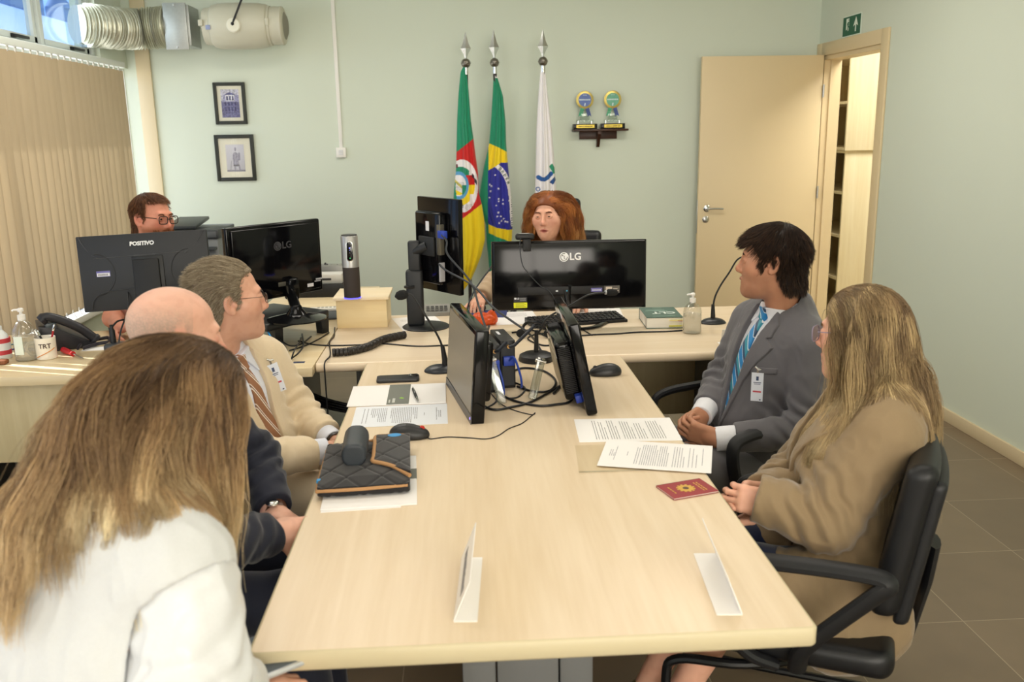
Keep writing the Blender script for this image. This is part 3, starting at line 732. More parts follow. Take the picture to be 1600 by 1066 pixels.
flag([(104, 724, 729.5), (112, 719.5, 729.5), (150, 716, 733), (190, 714, 736), (217, 713.5, 740), (242, 713, 743), (270, 712, 747), (300, 709, 748), (320, 708, 753), (345, 708, 757), (375, 711, 758), (400, 714, 752), (420, 717, 744), (440, 719, 735), (457, 720, 722)],
     flag_state, 'green, red and yellow flag with round crest, leftmost of three flags', .05, (727, 50), 99, -.02, .06, 2)
flag([(108, 770, 773), (120, 771, 777), (150, 769.5, 786), (190, 767, 790), (225, 764, 791), (260, 756, 794), (290, 751, 797), (320, 747, 800), (335, 752, 801), (350, 759, 801), (375, 760, 800), (405, 763, 792), (430, 765, 776)],
     flag_country, 'green flag with yellow diamond and starry blue disc, middle flag', .25, (771, 47), 98, .03, .065, 2, 6.58)
flag([(104, 845, 851), (150, 841, 856), (200, 838, 862), (250, 837, 866), (290, 836, 869), (340, 835, 872), (400, 838, 872), (450, 845, 858)],
     flag_white, 'white flag with blue and green emblem behind the red-haired woman', .6, (848, 46), 96, .0, .06, 2)
# ------------------------------------------------------------------ shelf and awards
ws = thing('wall_shelf', 'small dark wooden wall shelf holding two ribbon awards', 'shelf', (1.018, YB, 1.60))
Mwd = mat_wood('dark_wood', '#4a2a1a', '#2f1a10', .4, 'X'); yb = YB-.001
MB().box((.83, yb-.115, 1.612), (1.235, yb, 1.627), .002).build('shelf_board', Mwd, ws)
MB().box((.885, yb-.018, 1.555), (1.165, yb, 1.612), .002).build('shelf_rail', Mwd, ws)
MB().prism([(0, 0), (.09, 0), (.09, -.02), (.02, -.115), (0, -.115)], 0, .022, frame_m((1.010, yb-.018, 1.612), (0, -1, 0), (0, 0, 1), (1, 0, 0))).build('shelf_bracket', Mwd, ws)
Macr = mat_glass('clear_acrylic', '#eef4f0', .12); Mgold = mat('gold_trim', '#cdb765', .3, .6)
def award(x, disc, lb):
    y = yb-.065; z = 1.628
    t = thing('award', lb, 'award', (x, y, z))
    MB().box((x-.088, y-.035, z), (x+.088, y+.035, z+.038), .003).build('award_base', mat('award_black', '#141414', .25), t)
    pl = MB().box((x-.066, y-.0372, z+.009), (x+.066, y-.0345, z+.031)).build('plaque', mat('plaque_gold', '#d9c04a', .35, .3), t)
    f = MB()
    for i, (a, b_) in enumerate(((-.052, -.022), (-.018, -.010), (-.006, .03), (.034, .052))): f.box((x+a, y-.0377, z+.016), (x+b_, y-.0371, z+.022))
    f.build('plaque_text', mat('plaque_ink', '#5a4a10', .5), pl)
    for dx in (-.05, .05): MB().cyl((x+dx, y, z+.038), (x+dx, y, z+.058), .006, n=12).build('post', Mchrome, t)
    f = MB(); f.box((x-.063, y-.004, z+.052), (x+.063, y+.004, z+.066), .001); f.box((x-.035, y-.0035, z+.066), (x+.035, y+.0035, z+.14), .001); f.build('acrylic_plate', Macr, t)
    cz = z+.208
    Mq = RX(PI/2)
    f = MB(); f.lathe([(.0, 0), (.046, 0), (.062, .002), (.064, .006), (.06, .008), (0, .008)], (x, y+.004, cz), 40, Mq); f.build('medal_rim', Mgold, t)
    d = MB(); d.lathe([(0, 0), (.047, 0), (.047, .002), (0, .002)], (x, y-.0042, cz), 40, Mq); d = d.build('medal_face', mat('medal_'+disc[1:], disc, .35, noise=.25, nscale=30), t)
    f = MB(); Mx = frame_m((x, y-.0064, cz), (1, 0, 0), (0, 0, 1), (0, -1, 0))
    for i in range(9):
        f.box((x-.040+i*.009, y-.0070, cz-.004), (x-.040+i*.009+.006, y-.0064, cz+.006))
    for i in (-1, 0, 1): f.box((x+i*.010-.003, y-.0070, cz+.031), (x+i*.010+.003, y-.0064, cz+.036))
    f.prism([(-.006, -.04), (.002, -.045), (.006, -.024), (-.002, -.022)], 0, .0006, Mx); f.build('medal_lettering', mat('medal_ink', '#cfe0e6', .4), d)
    for s, c in ((-1, '#3fa77c'), (1, '#3a4f9c')):
        f = MB(); pl_ = [(s*.002, -.055), (s*.030, -.055), (s*.048, -.118), (s*.032, -.108), (s*.022, -.122)]
        f.prism(pl_ if s > 0 else pl_[::-1], 0, .003, frame_m((x, y, cz), (1, 0, 0), (0, 0, 1), (0, -1, 0))); f.build('ribbon', mat('ribbon_'+c[1:], c, .45), t)
award(.918, '#4a66a8', 'ribbon award with blue medal face on the wall shelf')
award(1.123, '#5fa588', 'ribbon award with green medal face on the wall shelf')
# ================================================================== DESKS
Mtop = mat_wood('birch_top', '#ecd9bd', '#dfc9a8', .30, 'Y', 1.0); Mtop2 = mat_wood('birch_top_cross', '#e6d4bb', '#dcc7a8', .28, 'X', 1.0)
Mtop3 = mat_wood('birch_top_side', '#e4d2ae', '#d8c298', .3, 'X', 1.0)
Medge = mat('table_edge', '#cfc2a0', .4); Mpanel = mat_wood('panel_wood', '#cfc09a', '#c2b189', .45, 'Z'); Mleg = mat('leg_grey', '#7d7f80', .4, .3)
Mlegd = mat('leg_dark', '#2c2e31', .45)
def rounded(x0, x1, y0, y1, r, n=5, corners=(1, 1, 1, 1)):
    out = []
    for i, (cx, cy, a0) in enumerate(((x1, y1, 0), (x0, y1, 90), (x0, y0, 180), (x1, y0, 270))):
        rr = r if corners[i] else .0015; sx, sy = (1, 1, -1, -1)[i] if False else (1 if cx == x1 else -1), (1 if cy == y1 else -1)
        for k in range(n+1):
            a = math.radians(a0+90*k/n); out.append((cx-sx*rr+rr*math.cos(a), cy-sy*rr+rr*math.sin(a)))
    return out
TT = .038
tb = thing('conference_table', 'long birch table with rounded edge in the foreground, papers on it', 'table', (.11, 2.4, 0))
x0, x1, y0, y1 = -.392, .612, 1.400, 3.408
f = MB(); f.prism(rounded(x0+.002, x1-.002, y0+.002, y1, .012), TZ-TT+.001, TZ, None, .0); f.build('tabletop', Mtop, tb)
# edge band
f = MB(); o = rounded(x0-.003, x1+.003, y0-.003, y1, .016, 6); i_ = rounded(x0+.004, x1-.004, y0+.004, y1-.001, .010, 6)
prof = [(0, -.001), (.2, .0004), (.6, -.0006), (1, -.0045), (1, -TT+.0045), (.6, -TT+.0006), (.2, -TT)]
rings = [[f.bm.verts.new((a[0]+(b_[0]-a[0])*k, a[1]+(b_[1]-a[1])*k, TZ+z)) for a, b_ in zip(i_, o)] for k, z in prof]
for r1, r2 in zip(rings[:-1], rings[1:]):
    for k in range(len(o)): f.bm.faces.new([r1[k], r1[(k+1) % len(o)], r2[(k+1) % len(o)], r2[k]])
f.build('edge_band', Medge, tb, smooth_angle=50)
for yy in (1.78, 3.05):
    f = MB()
    for a, b_ in ((-.03, .045), (.048, .187), (.19, .265)): f.box((a, yy, .05), (b_, yy+.06, TZ-TT), .004)
    f.build('leg', Mleg, tb)
    f = MB(); f.box((-.25, yy-.02, .0), (.47, yy+.08, .05), .012); f.build('foot', Mlegd, tb)
MB().box((.09, 1.84, .38), (.112, 3.05, TZ-TT), .001).build('modesty_panel', Mpanel, tb)
def postform(x0, x1, y0, y1, mt, name, parent, front=True):
    """worktop whose front edge (y0) is a half-round nose"""
    n = 10; prof = []
    for k in range(n+1):
        a = PI/2+PI*k/n; prof.append((y0+.019+.019*math.cos(a), TZ-.019+.019*math.sin(a)))
    prof = [(y1, TZ)]+prof+[(y1, TZ-.038)]
    f = MB(); A = [f.bm.verts.new((x0, a, b_)) for a, b_ in prof]; B = [f.bm.verts.new((x1, a, b_)) for a, b_ in prof]
    N = len(prof)
    for k in range(N): f.bm.faces.new([A[k], A[(k+1) % N], B[(k+1) % N], B[k]])
    f.bm.faces.new(A[::-1]); f.bm.faces.new(B); return f.build(name, mt, parent, smooth_angle=30)
jd = thing('judge_desk', 'wide birch desk with rounded front edge across the far end', 'desk', (.4, 3.9, 0))
postform(-.592, 1.41, 3.415, 4.345, Mtop2, 'desktop', jd)
MB().box((-.50, 4.10, .26), (1.36, 4.118, TZ-.038), .001).build('modesty_panel', Mpanel, jd)
for x in (-.30, 1.10):
    MB().box((x, 3.62, .05), (x+.05, 4.22, TZ-.038), .004).build('leg', Mleg, jd); MB().box((x-.01, 3.50, 0), (x+.06, 4.30, .05), .01).build('foot', Mlegd, jd)
sd_ = thing('side_desk', 'left birch desk with wood front panel, crossing toward the window', 'desk', (-1.4, 3.7, 0))
f = MB(); f.prism([(-2.2, 3.358), (-.597, 3.358), (-.597, 4.30), (-2.2, 4.12)], TZ-.036, TZ, None, .002); f.build('desktop', Mtop3, sd_)
MB().box((-2.16, 3.395, .385), (-.76, 3.413, TZ-.036), .001).build('modesty_panel', Mpanel, sd_)
for x in (-2.13, -1.80, -.745):
    MB().box((x, 3.43 if x < -.8 else 3.40, .04), (x+.06, 4.05, TZ-.036), .004).build('leg', Mlegd if x < -.8 else Mleg, sd_)
    MB().box((x-.01, 3.40, 0), (x+.07, 4.1, .04), .01).build('foot', Mlegd, sd_)
f = MB(); f.box((-.765, 3.395, .63), (-.735, 3.4, .66)); f.bm.free()
tag_ = MB().box((-.685, 3.44, TZ), (-.64, 3.465, TZ+.0006)).build('asset_tag', mat('tag_navy', '#3b4260', .4), sd_)
gm = MB().lathe([(0, 0), (.036, 0), (.038, .002), (.034, .003), (0, .003)], (-.775, 3.56, TZ), 24).build('grommet', Mblack, sd_)
bk = thing('equipment_desk', 'pale desk behind the left desk carrying a card reader and pens', 'desk', (-.78, 5.0, 0))
f = MB(); f.box((-1.06, 4.62, TZ-.036), (-.50, 5.24, TZ), .002); f.build('desktop', Mtop3, bk)
for x in (-1.02, -.60): MB().box((x, 4.7, 0), (x+.05, 5.2, TZ-.036), .004).build('leg', Mleg, bk)
# ================================================================== helpers for things on the desks
def fr3(p0, pu, pv):
    p0, pu, pv = [np.array(p, float) for p in (p0, pu, pv)]
    u = pu-p0; W = np.linalg.norm(u); u /= W; v = pv-p0; v = v-u*(v@u); H = np.linalg.norm(v); v /= H
    return frame_m(p0, u, v, np.cross(u, v)), W, H
CABLE_N = [0]
def cable(lb, pts, r=.0032, name='cable', m=None, cat='cable', n=7, group=None):
    o = MB().tube(spline(pts, n), r, 8).build(name, m or Mblack)
    return tag(o, lb, cat, group)
def onz(px, py, z=TZ): p = atz(px, py, z); return (float(p[0]), float(p[1]), z)
def cpx(pts, r=.0032): return [onz(x, y, TZ+r+.0003) for x, y in pts]
Mscreen = mat('dark_screen', '#26262a', .25, spec=.6); Msilver = mat('silver_plastic', '#b9bbbd', .35, .4)
Mlabel = mat('label_white', '#dcdce0', .5); Mlabp = mat('label_purple', '#6b68a8', .5); Mink = mat('black_ink', '#2c2c30', .6)
def lg_logo(parent, M, s, col):
    """round mark followed by the two letters; M: frame at the centre of the mark, x right, y up"""
    f = MB(); f.lathe([(0, 0), (s*.5, 0), (s*.5, .0006), (0, .0006)], (0, 0, 0), 32, None)
    bmesh.ops.transform(f.bm, matrix=M, verts=f.bm.verts[:])
    d = f.build('logo_disc', col, parent)
    f = MB(); Z = TR(0, 0, .0008)
    arc = [(math.cos(a)*s*.36, math.sin(a)*s*.36, 0) for a in np.linspace(math.radians(70), math.radians(360), 24)]
    f.tube([M @ Z @ Vector(p) for p in arc], s*.032, 6)
    f.tube([M @ Z @ Vector(p) for p in ((s*.02, s*.14, 0), (s*.02, -s*.16, 0), (s*.15, -s*.16, 0))], s*.032, 6); f.sph(M @ Z @ Vector((-s*.14, s*.14, 0)), s*.06, 8)
    f.build('logo_face', Mblackg, d)
    text_to(MB(), 'LG', s*1.05, M @ TR(s*1.22, 0, 0), .0005, s*.022).build('logo_letters', col, parent)
# ------------------------------------------------------------------ ultrawide monitor
YM = 3.92
bl_, br_, tl_ = aty(769.5, 486, YM), aty(1009, 480, YM+.02), aty(768, 378, YM+.02)
M, W, H = fr3(bl_, br_, tl_)
mo = thing('monitor', 'wide glossy black monitor seen from behind, webcam on its top', 'monitor', tuple(onz(892, 518)))
f = MB(); f.box((.004, .004, -.004), (W-.004, H-.004, .0122), .010, 3, M); f.box((0, 0, -.022), (W, H, 0.0005), .003, 2, M); f.build('casing', Mblackg, mo, smooth_angle=50)
MB().box((.003, .003, -.024), (W-.003, H-.003, -.0215), 0, 2, M).build('screen', Mscreen, mo)
f = MB(); f.box((.115, .068, .008), (.575, .105, .0150), .003, 2, M); cp = f.build('connector_strip', mat('matt_black', '#101012', .55), mo)
for u_, c_, w_ in ((.29, Msilver, .010), (.335, mat('port_blue', '#3aa0c8', .4), .006)):
    MB().box((u_-w_/2, .082, .0150), (u_+w_/2, .088, .0158), 0, 2, M).build('port', c_, cp)
lg_logo(mo, M @ TR(W*.462, H*.765, .0124), .042, mat('logo_white', '#e9e9e9', .4))
sk = MB().box((.095, .012, .0085), (.156, .036, .0125), 0, 2, M).build('energy_label', mat('label_yellow', '#e6e61a', .5), mo)
f = MB()
for k in range(4): f.box((.104, .016+k*.005, .0125), (.150-.008*(k % 2), .0175+k*.005, .0129), 0, 2, M)
f.build('label_print', mat('olive_ink', '#6e6e12', .5), sk)
f = MB(); f.box((.095, .038, .0085), (.155, .060, .0125), 0, 2, M); sk = f.build('spec_label', mat('label_black', '#222226', .5), mo)
f = MB(); f.lathe([(0, 0), (.0045, 0), (.0045, .0004), (0, .0004)], (0, 0, 0), 16); bmesh.ops.transform(f.bm, matrix=M @ TR(.102, .054, .0126), verts=f.bm.verts[:]); text_to(f, 'LG', .010, M @ TR(.114, .0535, .0127), .0002, .0003); f.build('label_letters', Mlabel, sk)
f = MB()
for k in range(3): f.box((.123, .044+k*.005, .0125), (.150, .046+k*.005, .0128), 0, 2, M)
f.build('label_print', mat('grey_ink', '#8c8c90', .5), sk)
f = MB(); f.box((.505, .070, .0150), (.575, .103, .0160), 0, 2, M); sk = f.build('rating_label', mat('label_dark', '#5b5650', .5), mo)
f = MB(); f.box((.512, .080, .016), (.540, .099, .0166), 0, 2, M); f.box((.545, .078, .016), (.570, .082, .0166), 0, 2, M); f.box((.545, .088, .016), (.565, .091, .0166), 0, 2, M); f.build('label_print', mat('beige_ink', '#c8bcae', .5), sk)
f = MB(); f.box((.445, .078, .0150), (.495, .095, .0160), 0, 2, M); sk = f.build('asset_label', Mlabp, mo)
f = MB()
for k in range(7): f.box((.450+k*.006, .082, .016), (.453+k*.006, .088, .0166), 0, 2, M)
f.build('label_print', Mlabel, sk)
pb_ = onz(892, 520)
f = MB(); f.tube([(pb_[0]+.005, YM+.02, TZ+.015), (pb_[0]+.005, YM+.02, TZ+.20)], .021, 20, True, (1.0, .7)); f.build('stand_neck', Mblackg, mo)
f = MB(); f.tube(spline([(pb_[0]-.16, YM+.12, TZ+.006), (pb_[0]-.11, YM+.01, TZ+.006), (pb_[0]+.0, YM-.035, TZ+.006), (pb_[0]+.11, YM-.005, TZ+.006), (pb_[0]+.185, YM+.11, TZ+.006)], 8), .018, 12, True, (1, .33)); f.box((pb_[0]-.045, YM-.04, TZ), (pb_[0]+.055, YM+.06, TZ+.014), .005); f.build('stand_base', Mblackg, mo)
# webcam
wc = thing('webcam', 'small black webcam with silver strip clipped on wide monitor', 'webcam', tuple(M @ Vector((.175, H, 0))))
MB().box((.108, H+.006, -.022), (.192, H+.034, .010), .010, 3, M).build('body', mat('webcam_black', '#161616', .5), wc)
MB().box((.122, H+.0335, -.006), (.170, H+.0355, .006), .0005, 2, M).build('silver_strip', Msilver, wc)
f = MB(); f.box((.14, H-.045, .006), (.175, H+.008, .018), .003, 2, M); f.box((.14, H+.0005, -.03), (.175, H+.008, .018), .002, 2, M); f.build('clip', mat('matt_black', '#101012', .55), wc)
P = lambda u, v, w=.02: tuple(M @ Vector((u, v, w)))
cable('thin grey cable hanging from webcam down the wide monitor back', [P(.130, H+.015, .014), P(.125, H-.02, .02), P(.135, H-.10), P(.165, H-.145), P(.215, .11), P(.255, .085), P(.29, .03), P(.315, -.02)], .0022, m=mat('cable_grey', '#33363a', .5))
cable('black cable plugged into wide monitor and looping to desk', [P(.325, .09, .018), P(.33, .05, .03), P(.335, .0, .035), P(.345, -.06, .05), onz(905, 512, TZ+.004), onz(925, 524, TZ+.004)], .003)
# ------------------------------------------------------------------ left glossy monitor on riser
mo = thing('monitor', 'glossy black monitor on dark riser beside the conference camera', 'monitor', onz(450, 512, TZ+.10))
tl_, tr_, br_ = aty(354.5, 357, 3.99), aty(501.5, 341, 4.36), aty(505.5, 453, 4.36)
M, W, H = fr3(tl_+(br_-tr_), br_, tl_)
f = MB(); f.box((0, 0, -.035), (W, H, 0), .009, 3, M); f.build('casing', Mblackg, mo)
f = MB(); f.box((.02, .016, 0), (W-.02, H*.96, .012), .010, 3, M); f.build('back_cover', Mblackg, mo)
MB().box((.004, .004, -.037), (W-.004, H-.004, -.0345), 0, 2, M).build('screen', Mscreen, mo)
lg_logo(mo, M @ TR(W*.50, H*.70, .0124), .042, mat('logo_grey', '#3c3c40', .4))
f = MB(); f.box((W*.80, .030, .0120), (W*.87, .046, .0128), 0, 2, M); f.build('asset_label', Mlabel, mo)
f = MB(); f.box((W*.885, .05, .0120), (W*.955, .055, .0126), 0, 2, M); f.box((W*.90, .058, .0120), (W*.97, .066, .0126), 0, 2, M); f.build('asset_print', mat('label_pale', '#a8a8ac', .5), mo)
f = MB(); f.box((W*.48, .055, .012), (W*.70, .075, .014), .002, 2, M); f.build('port_row', mat('port_metal', '#6a665a', .4, .5), mo)
RZT = TZ+.105
c0 = np.array(onz(464, 499, RZT))
f = MB(); f.lathe([(0, 0), (.125, 0), (.126, .006), (.09, .014), (.045, .024), (.028, .045), (.022, .06), (0, .06)], tuple(c0), 36); f.tube([(c0[0], c0[1], c0[2]+.04), tuple(M @ Vector((W*.60, .04, .01)))], .024, 16); f.build('stand', Mblackg, mo)
MB().box((W*.56, -.015, -.01), (W*.67, .09, .045), .012, 3, M).build('stand_hinge', Mblackg, mo)
# riser
ri = thing('monitor_riser', 'black monitor riser with stubby feet on the left desk', 'riser', onz(450, 530))
a_, b_ = np.array(onz(447, 538)), np.array(onz(513, 520)); u = b_-a_; Lr = np.linalg.norm(u); u /= Lr; v = np.array([-u[1], u[0], 0])
Mr = frame_m(a_-u*.10, u, v, (0, 0, 1)); Wr = Lr+.115
f = MB(); f.box((0, 0, .072), (Wr, .36, .104), .008, 3, Mr); f.box((.215, -.002, .074), (.222, .02, .101), 0, 2, Mr); f.build('platform', mat('riser_black', '#1d1f20', .35), ri)
for x in (0.05, Wr-.045):
    for y in (.004, .31): MB().prism([(0, 0), (.04, 0), (.045, .075), (-.005, .075)], 0, .04, Mr @ TR(x, y+.04, 0) @ RX(PI/2) @ TR(0, 0, 0), .003).build('foot', mat('riser_black', '#1d1f20', .35), ri)
# ------------------------------------------------------------------ matt monitor with maker name
mo = thing('monitor', 'matt black monitor seen from behind on the left desk', 'monitor', onz(205, 545))
Mmatt = mat('matt_charcoal', '#232427', .5, bump=.05, bscale=400)
YP = 3.83; tl_, tr_, bl_ = aty(112, 371, YP-.02), aty(316, 358.5, YP+.02), aty(133, 488.5, YP-.05)
M, W, H = fr3(bl_, bl_+(tr_-tl_), tl_)
f = MB(); f.box((0, 0, -.02), (W, H, .006), .004, 2, M)
f.build('bezel', Mmatt, mo); MB().box((.012, .012, -.0215), (W-.012, H-.012, -.0195), 0, 2, M).build('screen', Mscreen, mo)
f = MB()
A = [(.004, H-.004), (W-.004, H-.004), (W-.03, .004), (.03, .004)]; B = [(.055, H-.075), (W-.055, H-.075), (W-.09, .085), (.09, .085)]
VA = [f.bm.verts.new(M @ Vector((x, y, .006))) for x, y in A]; VB = [f.bm.verts.new(M @ Vector((x, y, .032))) for x, y in B]
for k in range(4): f.bm.faces.new([VA[k], VA[(k+1) % 4], VB[(k+1) % 4], VB[k]])
f.bm.faces.new(VB); f.build('back_shell', Mmatt, mo)
for s in (0, 1):
    f = MB(); pts = []
    for k in range(25):
        a = -PI/2+PI*k/24; x = .075+.075*math.cos(a); y = H*.49+.085*math.sin(a); x = x if s == 0 else W-x; pts.append(M @ Vector((x, y, .031 if .055 < x < W-.055 else .02)))
    f.tube(pts, .0025, 6); f.build('speaker_ridge', Mmatt, mo)
f = MB(); f.box((W*.42, .0, .03), (W*.66, H*.70, .038), .006, 2, M); f.build('mount_recess', mat('black_plastic', '#17181a', .42), mo)
f = MB(); f.box((W*.43, -.10, .034), (W*.63, H*.66, .052), .006, 2, M); f.build('stand_neck', mat('matt_black', '#101012', .55), mo)
c0 = M @ Vector((W*.53, -.1, .0)); f = MB(); f.lathe([(0, 0), (.12, 0), (.12, .008), (.05, .016), (0, .016)], (c0[0], c0[1]+.02, TZ), 32); f.tube([(c0[0], c0[1]+.02, TZ+.01), (c0[0], c0[1]+.025, TZ+.14)], .04, 16, True, (1, .45)); f.build('stand_base', Mmatt, mo)
f = MB(); f.tube([M @ Vector(p) for p in ((.07, H*.70, .0325), (W*.5, H*.715, .0335), (W-.07, H*.73, .0325))], .0012, 6); f.build('seam_ridge', mat('vent_grey', '#4a4a4c', .5), mo)
for sx in (0, 1):
    f = MB(); f.tube([M @ Vector((x if sx == 0 else W-x, y*H, z)) for x, y, z in spline([(.012, .985, .009), (.03, .88, .019), (.06, .76, .030), (.09, .705, .0335)], 6)], .0018, 6); f.tube([M @ Vector((x if sx == 0 else W-x, y*H, z)) for x, y, z in spline([(.035, .03, .012), (.05, .16, .026), (.10, .25, .033), (W*.42, .285, .0345)], 6)], .0018, 6); f.build('shell_ridge', mat('ridge_charcoal', '#2e2f33', .4), mo)
text_to(MB(), 'POSITIVO', .024, M @ TR(W*.505, H*.865, .0212) @ RX(-.35), .0008, .0010, sx=.95).build('maker_name', mat('logo_white', '#e9e9e9', .4), mo)
f = MB()
for k in range(26): f.box((W*.44+k*.0033, H*.700, .031), (W*.44+k*.0033+.0016, H*.725, .0332), 0, 2, M)
f.build('vent_slots', mat('vent_grey', '#4a4a4c', .5), mo)
sk = MB().box((.075, H*.46, .0315), (.13, H*.535, .0327), 0, 2, M).build('asset_label', Mlabp, mo)
MB().box((.077, H*.465, .0327), (.128, H*.51, .0331), 0, 2, M).build('label_white_band', Mlabel, sk)
f = MB()
for k in range(8): f.box((.082+k*.005, H*.472, .0331), (.0845+k*.005, H*.498, .0335), 0, 2, M)
f.build('label_print', mat('grey_ink2', '#4d4d58', .5), sk)
cable('black cable dropping from matt monitor to the desk hub', [tuple(M @ Vector((W*.36, .075, .034))), tuple(M @ Vector((W*.355, .0, .05))), onz(188, 520, TZ+.10), onz(184, 560, TZ+.02), onz(183, 572, TZ+.004)], .0035)
# ------------------------------------------------------------------ tall stand monitor (turned away)
mo = thing('monitor', 'black monitor on a tall round-based stand, turned sideways', 'monitor', onz(666, 511))
cb = onz(666, 511)
f = MB(); f.lathe([(0, 0), (.108, 0), (.11, .004), (.10, .010), (.03, .014), (0, .014)], cb, 40); f.build('stand_base', mat('stand_black', '#1e2022', .5), mo)
cx, cy = float(aty(650, 470, cb[1])[0]), cb[1]
zt_, zm_ = float(aty(650, 376, cy)[2]), float(aty(650, 421, cy)[2])
f = MB(); f.box((cx-.042, cy-.03, TZ+.01), (cx+.036, cy+.03, zm_), .014, 3); f.build('stand_column', mat('stand_black', '#1e2022', .5), mo)
f = MB(); f.box((cx-.027, cy-.02, zm_-.02), (cx+.028, cy+.02, zt_), .010, 3); f.build('sliding_column', mat('stand_black', '#1e2022', .5), mo)
f = MB(); f.tube([(cx-.045, cy-.03, zm_-.075), (cx-.03, cy-.05, zm_-.075), (cx-.005, cy-.035, zm_-.075)], .007, 8); f.build('cable_clip', Mblack, mo)
tl_, tr_, br_ = aty(639, 305, 4.20), aty(702.5, 311, 3.97), aty(719, 463, 3.93)
M, W, H = fr3(tl_+(br_-tr_), br_, tl_); 
f = MB(); f.box((0, 0, -.025), (W, H, 0), .005, 2, M); f.build('casing', Mblackg, mo)
MB().box((.008, .008, -.027), (W-.008, H-.008, -.0245), 0, 2, M).build('screen', Mscreen, mo)
f = MB(); f.box((W*.12, H*.10, 0), (W*.72, H*.86, .045), .012, 3, M); f.build('back_cover', Mblackg, mo)
f = MB(); f.box((W*.66, H*.42, .02), (W*.74, H*.74, .046), .003, 2, M); f.build('port_panel', mat('port_metal', '#6a665a', .4, .5), mo)
MB().box((W*.70, H*.14, .02), (W*.735, H*.34, .0465), .001, 2, M).build('spec_label', mat('label_pale', '#a8a8ac', .5), mo)
MB().box((W*.40, H*.66, .0450), (W*.48, H*.76, .0458), 0, 2, M).build('asset_label', Mlabel, mo)
hp = np.array(M @ Vector((W*.42, H*.50, .045)))
f = MB(); f.box((W*.25, H*.40, .044), (W*.62, H*.60, .056), .004, 2, M); f.tube([tuple(hp), (cx, cy, zt_-.05)], .022, 14); f.build('mount_arm', mat('stand_black', '#1e2022', .5), mo)
q = lambda u, v, w=.05: tuple(M @ Vector((W*u, H*v, w)))
f = MB(); f.box((W*.70, H*.60, .03), (W*.86, H*.68, .052), .004, 2, M); f.build('video_plug', mat('plug_blue', '#2c45a8', .45), mo)
cable('black cable running from sideways monitor plug to the small computers', [q(.80, .64), q(.92, .58), q(.98, .45, .06), tuple(aty(735, 440, 3.8)), tuple(aty(748, 478, 3.6)), tuple(aty(760, 515, 3.3)), (.085, 3.17, TZ+.185)], .0045, m=mat('cable_grey', '#33363a', .5))
cable('second dark cable from sideways monitor stretching down across table', [q(.72, .33), q(.95, .28, .06), tuple(aty(740, 447, 3.75)), tuple(aty(770, 480, 3.6)), tuple(aty(800, 502, 3.4)), tuple(aty(825, 520, 3.3)), onz(838, 536, TZ+.03), onz(852, 560, TZ+.004)], .0045, m=mat('cable_grey', '#33363a', .5))
cable('dark cable rising beside mouse hand behind sideways monitor', [onz(731, 496, TZ+.004), tuple(aty(731, 480, 4.2)), tuple(aty(741, 455, 4.25)), tuple(aty(762, 425, 4.35)), tuple(aty(790, 395, 4.42)), (.33, 4.44, .90), (.34, 4.42, .60)], .004, m=mat('cable_grey', '#33363a', .5))
# ------------------------------------------------------------------ two tilted monitors on the table
def near(px, py, Y): return aty(px, py, Y)
A_ = np.array(onz(736, 664)); B_ = np.array(onz(697, 600)); T_ = aty(757, 520, 2.645)
mo = thing('monitor', 'left of two tilted monitors on table, screen facing left', 'monitor', tuple((A_+B_)/2))
M, W, H = fr3(B_, A_, aty(707, 480, 3.1))
H = float(np.linalg.norm(aty(748, 517, 2.66)-A_)); H = .30
# tilt: raise from bottom edge so that the near top corner meets the photograph
u = (A_-B_)/np.linalg.norm(A_-B_); up = np.array([0, 0, 1.0]); side = np.cross(up, u); side = side if side[0] > 0 else -side
best = min(((abs(float(np.dot(((A_+up*math.cos(t)*h+side*math.sin(t)*h)-CAM), CR)/np.dot(((A_+up*math.cos(t)*h+side*math.sin(t)*h)-CAM), CF))*FPX+800-744)+abs(533-float(np.dot(((A_+up*math.cos(t)*h+side*math.sin(t)*h)-CAM), CU)/np.dot(((A_+up*math.cos(t)*h+side*math.sin(t)*h)-CAM), CF))*FPX-518), t, h) for t in np.linspace(0, .5, 26) for h in np.linspace(.24, .36, 25)))
tl1, H1 = best[1], best[2]
vv = up*math.cos(tl1)+side*math.sin(tl1); M = frame_m(B_, u, vv, np.cross(u, vv))
if np.cross(u, vv)[0] > 0: pass
nz_ = 1 if np.cross(u, vv)[0] < 0 else -1     # screen side faces -x
f = MB(); f.box((0, 0, -.042*(nz_ > 0)), (W, H1, .042*(nz_ < 0)), .006, 3, M); f.build('casing', Mblackg, mo)
zs = .0008*nz_
f = MB(); f.box((.016, .032, min(zs, -zs)), (W-.016, H1-.016, max(zs, -zs)), 0, 2, M); f.build('screen', mat('matt_screen', '#8a8478', .38, spec=.5, noise=.06, nscale=6, stretch=(1, .2, 4)), mo)
f = MB(); f.box((.0, .0, min(zs*1.5, -zs)), (W, .026, max(zs*1.5, -zs)), .0004, 1, M); f.build('lower_bezel', mat('bezel_grey', '#55565a', .35), mo)
f = MB(); f.box((.06, .05, -.075 if nz_ > 0 else .040), (W-.07, H1-.05, -.040 if nz_ > 0 else .075), .012, 3, M); f.build('back_cover', Mblackg, mo)
MB().box((W-.02, .012, zs), (W-.014, .018, zs*2.5), 0, 1, M).build('power_light', mat('led_violet', '#9a86ff', .4, emit='#8f7bff', estr=2.0), mo)
L1 = (M.copy(), W, H1, nz_)
A_ = np.array(onz(918, 651)); B_ = np.array(onz(888, 592)); 
mo = thing('monitor', 'right of two tilted monitors on table, showing ribbed back', 'monitor', tuple((A_+B_)/2))
u = (B_-A_); W = .46; u[0] = .0; u /= np.linalg.norm(u); side = np.array([-1.0, 0, 0]); 
